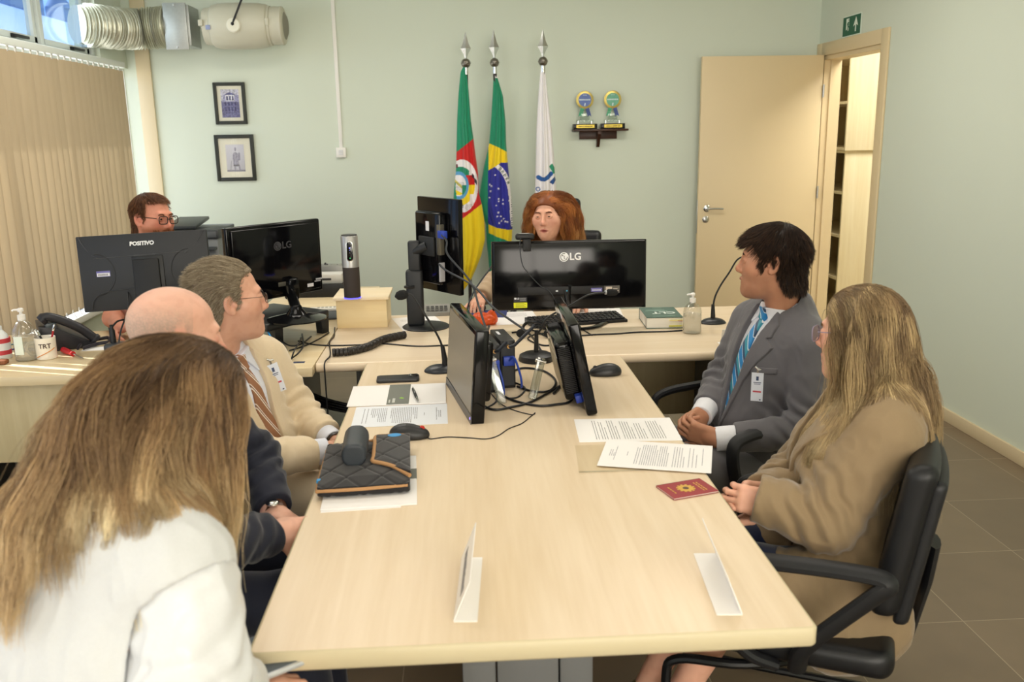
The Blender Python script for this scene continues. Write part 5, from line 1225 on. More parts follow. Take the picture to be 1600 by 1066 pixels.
# hand's mouse, mouse pad, orange pouch
tag(MB().box((-.11, -.09, 0), (.11, .09, .003), .001, 1, TR(*onz(757, 491)) @ RZ(-.1)).build('mouse_pad', mat('pad_blue', '#2c3a6e', .8)), 'dark blue mouse pad under the woman\'s right hand', 'mouse pad')
c = onz(750, 484, TZ+.003); t = thing('computer_mouse', 'black mouse with red wheel held by woman behind wide monitor', 'mouse', c)
body = Isec(.006, ell((0, 0, .008), (.031, .056, .026)), plane((0, 0, 0), (0, 0, -1)))
V, F = mesh_sdf(lambda P: body(P-v3(c)), np.array(c)-.08, np.array(c)+.08, .003); from_np('shell', V, F, mat('mouse_black', '#252628', .42), t)
MB().cyl((c[0]-.004, c[1]-.042, TZ+.025), (c[0]+.004, c[1]-.042, TZ+.025), .007, n=14).build('wheel', mat('wheel_red', '#c8352a', .45), t)
c = onz(757, 507); op = thing('pouch', 'crumpled orange plastic packet behind left tilted monitor', 'packet', c)
bag = Disp(U(.02, ell((0, 0, .022), (.055, .04, .022)), ell((.035, .0, .035), (.016, .02, .03)), ell((-.02, .01, .03), (.03, .02, .02))), wrinkle(.007, (40, 40, 40), 1.3))
bag = Isec(.002, bag, plane((0, 0, .0), (0, 0, -1))); V, F = mesh_sdf(lambda P: bag(P-v3(c)), np.array(c)-.1, np.array(c)+.1, .0032); from_np('crinkled_bag', V, F, mat('bag_orange', '#d9541e', .3), op)
# book
bo = thing('book', 'thick green law book with white title and yellow page flags', 'book', onz(1030, 505))
nl, nr_ = np.array(onz(1010, 514)), np.array(onz(1067, 513)); u = nr_-nl; u[2] = 0; Wb = np.linalg.norm(u); u /= Wb; v = np.array(onz(992, 501))-nl; v[2] = 0; v = v-u*(v@u); Db = .235; v /= np.linalg.norm(v)
Mb_ = frame_m(nl, u, v, (0, 0, 1)); Hb = .052
f = MB(); f.box((0, 0, 0), (Wb, Db, .003), .0005, 1, Mb_); f.box((0, 0, Hb-.003), (Wb, Db, Hb), .0005, 1, Mb_); f.box((0, Db-.004, 0), (Wb, Db, Hb), .0005, 1, Mb_); f.build('cover', mat('book_green', '#44655c', .35), bo)
MB().box((.002, .003, .003), (Wb-.002, Db-.004, Hb-.003), 0, 1, Mb_).build('page_block', mat('pages', '#e9e5da', .8, noise=.05, nscale=300, stretch=(.1, .1, 6)), bo)
Mt = Mb_ @ frame_m((Wb*.50, Db*.40, Hb+.0002), (-1, 0, 0), (0, -1, 0), (0, 0, 1))
text_to(MB(), 'CLT', .060, Mt @ TR(-.012, -.01, 0), .0003, .0016).build('title', mat('title_white', '#dfe6e0', .5), bo)
f = MB()
for k, (y, a, b_) in enumerate(((.62, .10, .72), (.70, .14, .66), (.10, .2, .8), (.90, .35, .62))): f.box((Wb*a, Db*y, Hb), (Wb*b_, Db*y+.006, Hb+.0006), 0, 1, Mb_)
f.build('subtitle', mat('title_pale', '#9ab5a8', .5), bo)
for k, (z, c1) in enumerate(((.038, '#f0dc7a'), (.034, '#e9b6c4'), (.010, '#dfe04a'), (.013, '#e8e26a'))):
    MB().box((Wb*(.62 if k != 1 else .86), -.010, z), (Wb*(.98 if k != 2 else .93), .01, z+.0012), 0, 1, Mb_).build('page_flag', mat('flag_'+c1[1:], c1, .6), bo)
# clear hand sanitizer
Mbot = mat_glass('clear_bottle', '#f4f4f0', .16, .06); Mgel = mat('gel', '#f2f0ea', .15, trans=.55, ior=1.1, alpha=.55)
def pump(name, lb, px, r, h, white_r, gelh, cat='bottle'):
    c = onz(*px); t = thing(name, lb, cat, c)
    MB().lathe([(0, 0), (r*.92, 0), (r, .006), (r, h*.52), (r*.92, h*.62), (r*.6, h*.72), (r*.36, h*.755), (r*.34, h*.78)], c, 32).build('bottle', Mbot, t)
    MB().lathe([(0, .003), (r*.88, .003), (r*.95, .008), (r*.95, gelh), (0, gelh)], c, 32).build('gel', Mgel, t)
    f = MB(); f.lathe([(0, h*.76), (white_r, h*.76), (white_r, h*.87), (white_r*.6, h*.88), (white_r*.4, h*.885), (white_r*.4, h*.93), (white_r*.75, h*.935), (white_r*.75, h*.985), (white_r*.5, h), (0, h)], c, 24)
    f.tube([(c[0], c[1], c[2]+h*.965), (c[0]-white_r*1.6, c[1]-.005, c[2]+h*.97), (c[0]-white_r*2.0, c[1]-.006, c[2]+h*.95)], [white_r*.35, white_r*.28, white_r*.25], 10); f.build('pump', mat('pump_white', '#eceae6', .4), t)
    return t, c
pump('sanitizer_bottle', 'clear hand sanitizer pump bottle beside the green book', (1081, 520), .040, .178, .0135, .085)
# TES plate
c = onz(1126, 540); tp = thing('name_plate', 'white desk plate with black letters beside the man in grey suit', 'name plate', c)
MB().box((c[0], c[1], TZ+.0003), (c[0]+.25, c[1]+.05, TZ+.0025), .0005).build('base', mat('plate_white', '#f4f2ef', .35), tp)
Mu = TR(c[0], c[1]+.003, TZ+.0025) @ RX(.28); f = MB(); f.box((0, 0, 0), (.25, .0025, .07), .0005, 1, Mu); f.build('upright', mat('plate_white', '#f4f2ef', .35), tp)
text_to(MB(), 'TES', .038, Mu @ frame_m((.032, -.0004, .034), (1, 0, 0), (0, 0, 1), (0, -1, 0)), .0003, .0004, 'LEFT').build('lettering', mat('black_ink', '#2c2c30', .6), tp)
# long desk cables
cable('black cable stretching right across desk toward the sanitizer bottle', cpx([(898, 525), (930, 523), (965, 521.5), (1000, 519), (1040, 518), (1066, 516.5)], .0035), .0035)
cable('long black cable crossing from left desk under the spiral sleeve', cpx([(466, 533), (490, 538.5), (520, 540), (560, 539), (596, 537), (650, 541), (690, 540), (725, 538), (755, 536)], .003), .003)
cable('thin cable running down over the left desk edge beside seam', [onz(523, 512, TZ+.006), onz(522, 525, TZ+.004), onz(515, 535, TZ+.004), onz(516, 555, TZ+.004), (-.555, 3.41, TZ+.006), (-.555, 3.395, TZ-.05), (-.553, 3.39, .45), (-.56, 3.40, .1), (-.55, 3.42, .006)], .003)
cable('coiled black cables on table between the tilted monitors', cpx([(745, 628), (770, 640), (800, 636), (830, 628), (860, 612), (880, 600), (892, 588), (880, 598), (865, 615)], .0042), .0042)
cable('black cable looping right from the small computers to mic base', cpx([(808, 604), (835, 612), (860, 610), (868, 595), (850, 580), (820, 575), (800, 580)], .004), .004)
cable('black cable curving toward the ribbed monitor bottom plug', cpx([(770, 610), (800, 625), (840, 634), (870, 632), (890, 628), (898, 615)], .0042), .0042)
cable('thin black cable around the left acrylic prop', cpx([(755, 640), (775, 628), (778, 612), (790, 622), (810, 620), (820, 606), (795, 596), (770, 600)], .003), .003)
cable('black cable tangle behind small computers near keyboard', cpx([(800, 520), (830, 516), (850, 524), (870, 535), (850, 540), (825, 530), (840, 522), (880, 520)], .0036), .0036)
hs = thing('headset', 'black headset band lying in front of the wide monitor base', 'headset', onz(830, 508))
f = MB(); f.tube(spline([onz(815, 520, TZ+.012), onz(820, 507, TZ+.03), onz(835, 503, TZ+.035), onz(852, 508, TZ+.03), onz(858, 520, TZ+.012)], 8), .007, 8); f.build('headband', Mblack, hs)
for p in ((815, 521), (858, 521)): MB().sph(onz(p[0], p[1], TZ+.0205), .024, 16, (1, .6, .85)).build('ear_pad', mat('foam_black', '#141414', .9), hs)
# ================================================================== LEFT DESK
pump('sanitizer_bottle', 'tall clear sanitizer pump bottle beside the white mug', (43, 562), .044, .215, .015, .10)
lab = bpy.data.objects['sanitizer_bottle.001']; c = onz(43, 562)
f = MB(); f.box((c[0]-.022, c[1]-.0455, TZ+.03), (c[0]+.012, c[1]-.0435, TZ+.105), .0005); f.build('bottle_label', mat('label_mint', '#dfeae2', .5), lab)
c = onz(74, 560); mg = thing('mug', 'white printed mug with orange stripe holding pens', 'mug', c)
MB().lathe([(0, 0), (.036, 0), (.039, .003), (.0405, .09), (.0385, .091), (.0365, .088), (.0355, .006), (0, .006)], c, 36).build('cup', mat('mug_white', '#efe9dc', .25), mg)
f = MB(); f.tube(spline([(c[0]-.036, c[1]-.012, TZ+.072), (c[0]-.060, c[1]-.022, TZ+.068), (c[0]-.066, c[1]-.024, TZ+.045), (c[0]-.052, c[1]-.02, TZ+.022), (c[0]-.035, c[1]-.010, TZ+.018)], 6), .0055, 10); f.build('handle', mat('mug_white', '#efe9dc', .25), mg)
f = MB()
def oncyl(a, z, r): return (c[0]+r*math.sin(a), c[1]-r*math.cos(a), c[2]+z)
pts = [oncyl(a, .012+(a+.6)*.018, .0400+.0005) for a in np.linspace(-.6, 1.3, 14)]; f.tube(pts, .0016, 6); f.build('orange_stripe', mat('stripe_orange', '#d98a35', .4), mg)
tm = text_mesh('TRT', .026, .0004, .0006, 'CENTER'); 
for v in tm.vertices:
    a = v.co.x/.0405+.35; p = oncyl(a, .058+v.co.y, .0412+v.co.z*.8); v.co = Vector(p)
mi = world_of(mg).inverted()
for v in tm.vertices: v.co = mi @ v.co
tm.materials.clear(); link('lettering', tm, mat('mug_ink', '#5a4a44', .5), mg)
def pen(lb, a, b_, col, name='pen', r=.0042):
    t = thing(name, lb, 'pen', a); a, b_ = np.array(a, float), np.array(b_, float); L_ = lambda k: tuple(a+(b_-a)*k)
    MB().tube([L_(0), L_(.08), L_(.8)], [r*.3, r, r], 10).build('barrel', col, t); MB().tube([L_(.8), L_(.97), L_(1)], [r*1.1, r*1.1, r*.5], 10).build('cap', Mchrome, t)
pen('red pen with clear top standing in the white mug', (c[0]+.006, c[1], TZ+.012), tuple(aty(85, 507, c[1]-.005)), mat('pen_red', '#a8202c', .3))
pen('black pen leaning left inside the white mug', (c[0]+.01, c[1]+.005, TZ+.012), tuple(aty(58, 517, c[1]+.0)), Mblack)
pen('white marker leaning in the white mug', (c[0]+.0, c[1]+.012, TZ+.012), tuple(aty(54, 515, c[1]+.02)), Mwhite, 'marker', .007)
# desk telephone
c = onz(103, 541); tp = thing('telephone', 'black desk telephone with coiled cord near the window', 'telephone', c)
Mt = TR(c[0], c[1], TZ) @ RZ(math.radians(28))
f = MB(); f.prism([(-.10, 0), (.11, 0), (.11, .015), (-.04, .105), (-.10, .115)], -.09, .09, Mt @ frame_m((0, 0, 0), (1, 0, 0), (0, 0, 1), (0, -1, 0)), .008); f.build('phone_body', mat('phone_dark', '#25252b', .4), tp)
f = MB(); f.box((-.075, -.088, .09), (-.03, -.03, .125), .006, 2, Mt); f.box((-.08, -.02, .10), (-.03, .08, .124), .004, 2, Mt @ RY(.2)); f.build('display', mat('phone_display', '#3c464c', .3), tp)
f = MB(); f.tube([tuple(Mt @ Vector(p)) for p in spline([(-.085, -.075, .135), (-.06, -.078, .150), (.0, -.08, .125), (.06, -.08, .085), (.10, -.078, .045), (.115, -.076, .028)], 5)], [.024]*4+[.019]*18+[.024]*4, 14); f.build('handset', mat('phone_dark', '#25252b', .4), tp)
hx = spline([onz(121, 545, TZ+.03), onz(132, 533, TZ+.014), onz(150, 531, TZ+.014), onz(168, 528, TZ+.014), onz(170, 534, TZ+.014), onz(150, 538, TZ+.014), onz(130, 544, TZ+.014)], 26)
pts = []
for i in range(len(hx)-1):
    for k in range(3):
        t_ = (i*3+k); p = np.array(hx[i])+(np.array(hx[i+1])-np.array(hx[i]))*k/3; a = t_*1.25; pts.append((p[0]+.0*math.cos(a), p[1]+.0065*math.cos(a), p[2]+.0065*math.sin(a)))
MB().tube(pts, .0026, 5).build('coiled_cord', mat('cord_dark', '#2a2630', .5), tp)
# screwdriver
a, b_, c2 = np.array(onz(97, 546, TZ+.014)), np.array(onz(114, 553, TZ+.012)), np.array(onz(130, 560, TZ+.006)); sd2 = thing('screwdriver', 'small screwdriver with red handle lying by the mug', 'screwdriver', tuple(a))
L_ = lambda k: tuple(a+(b_-a)*k); MB().tube([L_(0), L_(.1), L_(.4), L_(.7), L_(.85), L_(1)], [.006, .012, .013, .011, .008, .011], 10).build('handle', mat('driver_red', '#c8262c', .35), sd2); MB().tube([tuple(b_), tuple(c2)], .0028, 8).build('shank', Msteel, sd2)
# hub, note and charger
hb_ = thing('power_hub', 'black and silver charging hub with plugged cable on left desk', 'hub', onz(190, 553)); c = onz(178, 552)
f = MB(); f.box((c[0]-.035, c[1]-.02, TZ), (c[0]+.06, c[1]+.05, TZ+.042), .012, 3); f.build('hub_body', mat('hub_grey', '#3b3f44', .3), hb_); MB().box((c[0]+.0, c[1]-.0215, TZ+.012), (c[0]+.03, c[1]-.018, TZ+.034), .003).build('socket', Mblack, hb_)
f = MB(); f.lathe([(0, 0), (.012, 0), (.012, .05), (.007, .06), (.007, .075), (0, .075)], (c[0]-.005, c[1]+.02, TZ+.042), 16); f.build('plug', Mblack, hb_)
cable('black cable curling in front of the charging hub', [(c[0]+.015, c[1]-.022, TZ+.022), onz(160, 558, TZ+.03), onz(156, 572, TZ+.006), onz(170, 578, TZ+.004), onz(190, 578, TZ+.004)], .004)
cable('black cable arching from hub plug toward the matt monitor', [(c[0]-.005, c[1]+.02, TZ+.11), tuple(aty(176, 510, c[1]+.02)), tuple(aty(184, 502, c[1]+.03)), tuple(aty(198, 499, c[1]+.06))], .004)
sheet('blank note card behind the charging hub', onz(150, 545)[:2], .1, [], .10, .075)
tag(MB().box((-.05, -.04, 0), (.05, .04, .035), .004, 2, TR(*onz(222, 558)) @ RZ(.1)).build('blue_carton', mat('carton_blue', '#3d8fcf', .5)), 'small blue carton half hidden behind the bald man', 'box')
wb = thing('water_bottle', 'white bottle with red print at the far left edge', 'bottle', onz(4, 560)); c = onz(4, 560)
MB().lathe([(0, 0), (.036, 0), (.038, .004), (.038, .07), (.030, .10), (.014, .12), (.014, .135), (0, .135)], c, 28).build('bottle', mat('bottle_white', '#e6eaea', .3), wb)
for z in (.02, .068): MB().lathe([(.0382, z), (.0386, z), (.0386, z+.018), (.0382, z+.018)], c, 28).build('red_print', mat('print_red', '#c8414a', .5), wb)
Mnb = mat('cable_navy', '#2b4b8e', .45); Mtl = mat('cable_teal', '#2d6f86', .45)
cable('teal network cable at left edge of the left desk', cpx([(-8, 550), (8, 541), (24, 537.5), (40, 536), (50, 534)], .003), .003, m=Mtl); cable('blue network cable curving behind the sanitizer bottle', cpx([(-4, 562), (6, 552), (20, 546), (34, 545), (52, 545)], .003), .003, m=Mnb)
tag(MB().box((-.07, -.02, 0), (.03, .02, .018), .006, 2, TR(*onz(0, 569))).build('wooden_stapler', mat('brown_item', '#8a5434', .5)), 'brown wooden object at the left desk edge', 'block')
cable('bright blue network cable rising from the desk grommet', [onz(452, 560, TZ+.003), onz(440, 552, TZ+.03), onz(424, 528, TZ+.06), onz(412, 506, TZ+.075), onz(404, 495, TZ+.07)], .0035, m=mat('cable_sky', '#2f8fd0', .45))
for i, (lb, p) in enumerate((('black cable bundle strand nearest the grommet', [(455, 562), (460, 548), (468, 535), (470, 528)]), ('black cable looping left of the grommet', [(447, 561), (438, 545), (425, 540), (415, 530)]), ('black cable between grommet and riser foot', [(450, 560), (447, 545), (440, 535), (430, 520)]), ('thin black cable crossing left desk toward the seam', [(452, 548), (475, 541), (498, 530), (514, 520)]))):
    cable(lb, [onz(x, y, TZ+.004+.035*math.sin(PI*k/3)*(i < 3)) for k, (x, y) in enumerate(p)], .003)
f = MB(); f.box((-.09, -.03, 0), (.09, .03, .022), .006, 2, TR(*onz(512, 487)) @ RZ(.12)); rm = f.build('cordless_phone', mat('phone_white', '#dcd9cf', .45)); tag(rm, 'pale grey handset lying behind the monitor riser', 'handset')
f = MB()
for i in range(6):
    for j in range(2): f.box((-.05+i*.02, -.014+j*.016, .0221), (-.038+i*.02, -.004+j*.016, .0245), .001, 1, TR(*onz(512, 487)) @ RZ(.12))
f.build('keys', mat('key_grey', '#b3b0a6', .5), rm)
sheet('scattered white papers behind the dark monitor riser', onz(425, 488)[:2], .5, [(.2, 8, .03, .04, .012)]); tag(MB().box((-.12, -.09, 0), (.12, .09, .01), .003, 2, TR(*onz(505, 495)) @ RZ(.15)).build('notebook', mat('notebook_dark', '#33373c', .5)), 'dark notebook lying beside the wooden box', 'notebook')
# equipment desk: organiser with pens, printer
c = onz(520, 462); ro = thing('card_reader', 'pale grey card reader box on the back desk', 'card reader', c)
f = MB(); f.box((c[0]-.11, c[1]-.02, TZ+.07), (c[0]+.06, c[1]+.08, TZ+.125), .005); f.build('reader_body', mat('reader_grey', '#c9c8c2', .5), ro); MB().box((c[0]-.07, c[1]-.0215, TZ+.09), (c[0]-.0, c[1]-.0185, TZ+.102), .001).build('slot', Mdark, ro)
MB().box((c[0]-.25, c[1]-.05, TZ), (c[0]+.08, c[1]+.12, TZ+.07), .004).build('reader_stand', Mblack, ro)
og = thing('pen_organiser', 'wire organiser full of pens behind the conference camera', 'organiser', (c[0]-.03, c[1]+.16, TZ)); f = MB(); f.box((c[0]-.12, c[1]+.125, TZ), (c[0]+.07, c[1]+.22, TZ+.15), .004); f.build('organiser_tray', mat('wire_grey', '#8f8f8a', .4, .5), og)
for k, (dx, px, py, cl) in enumerate(((-.08, 505, 420, '#3a3a3a'), (-.05, 512, 412, '#2a2a33'), (-.02, 518, 416, '#6a6a60'), (.01, 527, 414, '#2d2d2d'), (-.06, 509, 410, '#1c1c1c'), (.04, 533, 418, '#4a4a44'))):
    pen('pen number-free upright' if False else ['dark pen leaning left in the wire organiser', 'navy pen in the wire organiser', 'olive pen in the wire organiser', 'charcoal pen beside the conference camera', 'long black ruler leaning in the wire organiser', 'grey-green pen at right end of the organiser'][k], (c[0]+dx, c[1]+.17, TZ+.151), tuple(aty(px, py, c[1]+.17)), mat('pen_'+cl[1:], cl, .45), 'pen', .0045)
YQ = 5.85; pc = np.array(aty(306, 400, YQ)); xa, xb = float(aty(262, 380, YQ)[0]), float(aty(341, 380, YQ)[0]); z1, z2 = float(aty(306, 374, YQ)[2]), float(aty(306, 360, YQ)[2]); PZ = .66
cbn = thing('printer_cabinet', 'low cabinet under the printer by the back wall', 'cabinet', (float(pc[0]), YQ+.2, 0)); MB().box((xa-.05, YQ-.05, .06), (xb+.03, 6.45, PZ), .004).build('carcass', Mpanel, cbn); MB().box((xa-.03, YQ-.03, 0), (xb+.01, 6.40, .06)).build('plinth', Mlegd, cbn)
pr = thing('printer', 'dark grey printer with raised lid behind the bearded man', 'printer', (float(pc[0]), YQ+.05, PZ))
MB().box((xa, YQ, PZ), (xb, YQ+.42, z1), .008).build('printer_body', mat('printer_grey', '#7d8080', .5), pr)
MB().box((xa+.01, YQ-.01, z1), (xb+.008, YQ+.42, z2), .008).build('scanner_bed', mat('printer_dark', '#3a3d40', .45), pr)
MB().box((0, 0, 0), (xb-xa-.12, .34, .022), .005, 2, TR(xa-.02, YQ+.02, z2+.004) @ RX(.10)).build('lid', mat('printer_lid', '#2b2e30', .4), pr); MB().box((xb-.09, YQ-.016, z1+.01), (xb-.005, YQ-.008, z2-.01), .002).build('control_panel', mat('printer_panel', '#55585a', .4), pr); MB().box((xb-.16, YQ-.06, z1-.07), (xb-.01, YQ+.02, z1-.05), .004).build('paper_tray', mat('printer_dark', '#3a3d40', .45), pr)
# visitor cables under desks
bn = thing('under_desk_cables', 'bundle of black cables sagging under the left desk', 'cable bundle', (-.6, 3.9, .5))
for k in range(4):
    MB().tube(spline([(-.80, 3.80+.01*k, .60), (-.66, 3.74, .52-.012*k), (-.48, 3.70, .475-.01*k), (-.30, 3.68, .47-.012*k), (-.1, 3.7, .55)], 6), .007, 8).build('cable_strand', Mblack, bn)

lp = thing('tablet', 'grey tablet with pale rim on lap of woman in white vest', 'tablet', (-.44, 1.36, .60)); Ml = frame_m(A0 := tuple(aty(361, 1052, 1.36)), (.80, .56, .22), (-.50, .80, -.33), np.cross((.80, .56, .22), (-.50, .80, -.33))) if False else TR(*[float(q) for q in aty(385, 1035, 1.42)]) @ RZ(.62) @ RX(-.10)
MB().box((-.11, -.08, -.006), (.11, .08, .004), .004, 2, Ml).build('tablet_body', mat('tablet_rim', '#c9ccd0', .3, .4), lp); MB().box((-.104, -.074, .0035), (.104, .074, .0055), .001, 1, Ml).build('cover', mat('tablet_grey', '#59636c', .6, bump=.2, bscale=500), lp)

for lb, pts, zz in (('black power cable drooping from riser underside to grommet', [(472, 522), (474, 540), (466, 552), (456, 560)], .03), ('dark cable loop left of the riser front foot', [(420, 520), (425, 545), (440, 556), (450, 561)], .045), ('black plug lead resting under the monitor riser', [(436, 530), (452, 540), (470, 538), (486, 526)], .02)):
    cable(lb, [onz(x, y, TZ+.004+zz*math.sin(PI*k/3)) for k, (x, y) in enumerate(pts)], .0035)
# ================================================================== PEOPLE: shared modelling
def yawf(fx, fy): return math.atan2(-fx, fy)
def unit(v): v = np.array(v, float); return v/np.linalg.norm(v)
def A(px, py, Y): return np.array(aty(px, py, Y), float)
def head_core(s=1.0, wide=1.0):
    return U(.035, ell((0, -.012, .034), (.0745*wide, .096, .082)), ell((0, .034, -.045), (.056*wide, .056, .078)), ell((0, .0, -.03), (.066*wide, .075, .07)))
def head_full(female=False, mouth=0.0, nose=1.0, jaw=1.0, wide=1.0, lids=.35, chin=0.0):
    """head in its own frame: x = its right, y = face, z = up; returns the surface"""
    j = .92 if female else 1.0
    f = U(.03, head_core(1, wide), ell((0, .045, -.082), (.046*jaw*j, .044, .040)), sph((0, .076+chin, -.104), .017*j), cap((.040*wide, .046, -.020), (-.040*wide, .046, -.020), .034))
    f = U(.016, f, cap((-.032, .082, .026), (.032, .082, .026), .0075 if female else .0105))
    f = Sub(.016, f, ell((.031, .104, .004), (.018, .019, .013)), ell((-.031, .104, .004), (.018, .019, .013)))
    n = nose; nk = .86 if female else 1.0
    f = U(.010, f, cap((0, .088, .018), (0, .104*n+.088*(1-n), -.024), .0065, .0095), sph((0, .106, -.030), .0108*n*nk), sph((.0105*nk, .097, -.034), .0080*nk), sph((-.0105*nk, .097, -.034), .0080*nk))
    f = Sub(.003, f, sph((.0065, .104, -.043), .0042), sph((-.0065, .104, -.043), .0042))
    # eyelids around the eyeballs
    for sx in (-1, 1):
        c = (sx*.031, .0795, .004)
        f = U(.004, f, ell(c, (.0165, .0140, .0135)))
        f = Sub(.0015, f, ell((sx*.031, .0975, .0035), (.0118, .010, .0050*(lids/.35))))
    f = U(.006, f, cap((-.018, .0895, -.0635), (0, .0965, -.0610), .0048), cap((.018, .0895, -.0635), (0, .0965, -.0610), .0048), cap((-.014, .0895, -.0735-mouth*.010), (.014, .0895, -.0735-mouth*.010), .0060))
    f = Sub(.002, f, ell((0, .099, -.0675-mouth*.005), (.0175, .013, .0012+mouth*.0065)))
    ears = []
    for sx in (-1, 1):
        R = np.array(Matrix.Rotation(sx*.32, 3, 'Z') @ Matrix.Rotation(.18, 3, 'X'))
        e = ell((sx*.077*wide, -.010, -.004), (.0085, .0185, .031), R); e = Sub(.004, e, ell((sx*.086*wide, -.006, .000), (.007, .0105, .020), R)); e = U(.004, e, ell((sx*.0775*wide, -.002, -.026), (.006, .009, .011)), ell((sx*.076*wide, .006, -.006), (.007, .006, .009))); ears.append(e)
    return U(.006, f, *ears)
def skin_colour(base, lip, P, stub=0.0, stubc='#8a7a70', blush=.25, shaved=None):
    """P in head frame -> colours (skin tone, lips, beard shadow)"""
    x, y, z = P[:, 0], P[:, 1], P[:, 2]; C = np.tile(lin(base), (len(P), 1))
    def mixc(w, c): C[:] = C*(1-w[:, None])+lin(c)*w[:, None]
    g = lambda cx, cy, cz, r: np.exp(-(((np.abs(x)-cx)**2+(y-cy)**2+(z-cz)**2)/(r*r)))
    mixc(np.clip(blush*(g(.042, .075, -.025, .025)+g(0, .108, -.03, .016)+.8*g(.078, -.01, 0, .03)), 0, .6), '#c8685a')
    mixc(np.clip(.5*perlin(P*60)+.0, 0, .12), '#b06a52')
    if stub > 0:
        m = np.clip((.0-.030-z)/.02, 0, 1)*np.clip((y+.02)/.03, 0, 1)*np.clip((z+.14)/.02, 0, 1)*(1-g(0, .098, -.066, .016)); mixc(stub*np.clip(m, 0, 1), stubc)
    if shaved:
        m = np.clip((hairline(y, .045, -.09)*-1+z)/.02, 0, 1)*np.clip((.095-z)/.06, .15, 1)*np.clip((.06-y)/.07, 0, 1)*(z > -.1); mixc(np.clip(.80*m*(.85+.7*perlin(P*260)), 0, 1), shaved)
    lm = np.clip(1.6-np.sqrt((x/.021)**2+((z+.0675)/.0115)**2)*1.35, 0, 1)*(y > .080); mixc(np.clip(lm, 0, 1), lip)
    return C
def hand_parts(side, curl=(.35, .5, .35), spread=.06, thumb=.5, s=1.0, curls=None):
    """hand in its own frame: origin wrist, +y fingers, +x*side thumb side, -z palm"""
    fs = [sbox((0, .048*s, 0), (.038*s, .046*s, .0135*s), .013*s), cap((0, -.02, 0), (0, .02*s, 0), .025*s, .027*s), cap((side*.022*s, .02*s, -.006*s), (side*.03*s, .05*s, -.008*s), .017*s, .014*s)]
    palm = U(.014, *fs); fingers = []
    for i, (bx, by, ln) in enumerate(((.030, .090, .95), (.0105, .096, 1.05), (-.010, .092, .98), (-.0295, .082, .78))):
        p = np.array([side*bx*s, by*s-.008, 0.0]); az = side*(-bx)*spread*30*.1; cv = curls[i] if curls else curl; ang = 0; seg = []
        for k, (l, r) in enumerate(((.044, .0092), (.027, .0085), (.022, .0076))):
            ang += cv[k]; d = np.array([math.sin(-az)*math.cos(ang), math.cos(az)*math.cos(ang), -math.sin(ang)]); q = p+d*l*ln*s; seg.append(cap(p, q, r*s, r*s*.93)); p = q
        fingers.append(U(.003, *seg))
    p = np.array([side*.030*s, .018*s, -.006*s]); d = unit((side*.72, .62, -.20-thumb*.5)); q = p+d*.042*s; d2 = unit((side*(.45-thumb*.5), .85, -.20-thumb*.4)); q2 = q+d2*.031*s; q3 = q2+unit((side*(.25-thumb*.6), .9, -.15-thumb*.3))*.025*s
    th = U(.004, cap(p, q, .0135*s, .0108*s), cap(q, q2, .0108*s, .0098*s), cap(q2, q3, .0098*s, .0078*s))
    f = fingers[0]
    for g_ in fingers[1:]: f = U(.0015, f, g_)
    return U(.007, palm, f, th)
def hand_m(wrist, fdir, palm_n):
    """matrix: y along fingers, -z = palm normal"""
    y = unit(fdir); z = -unit(palm_n); z = unit(z-y*(z@y)); x = np.cross(y, z); return frame_m(wrist, x, y, z)
def join_meshes(parts):
    V, F, o = [], [], 0
    for v, f in parts:
        V.append(v); F.append(f+o); o += len(v)
    return np.concatenate(V), np.concatenate(F)
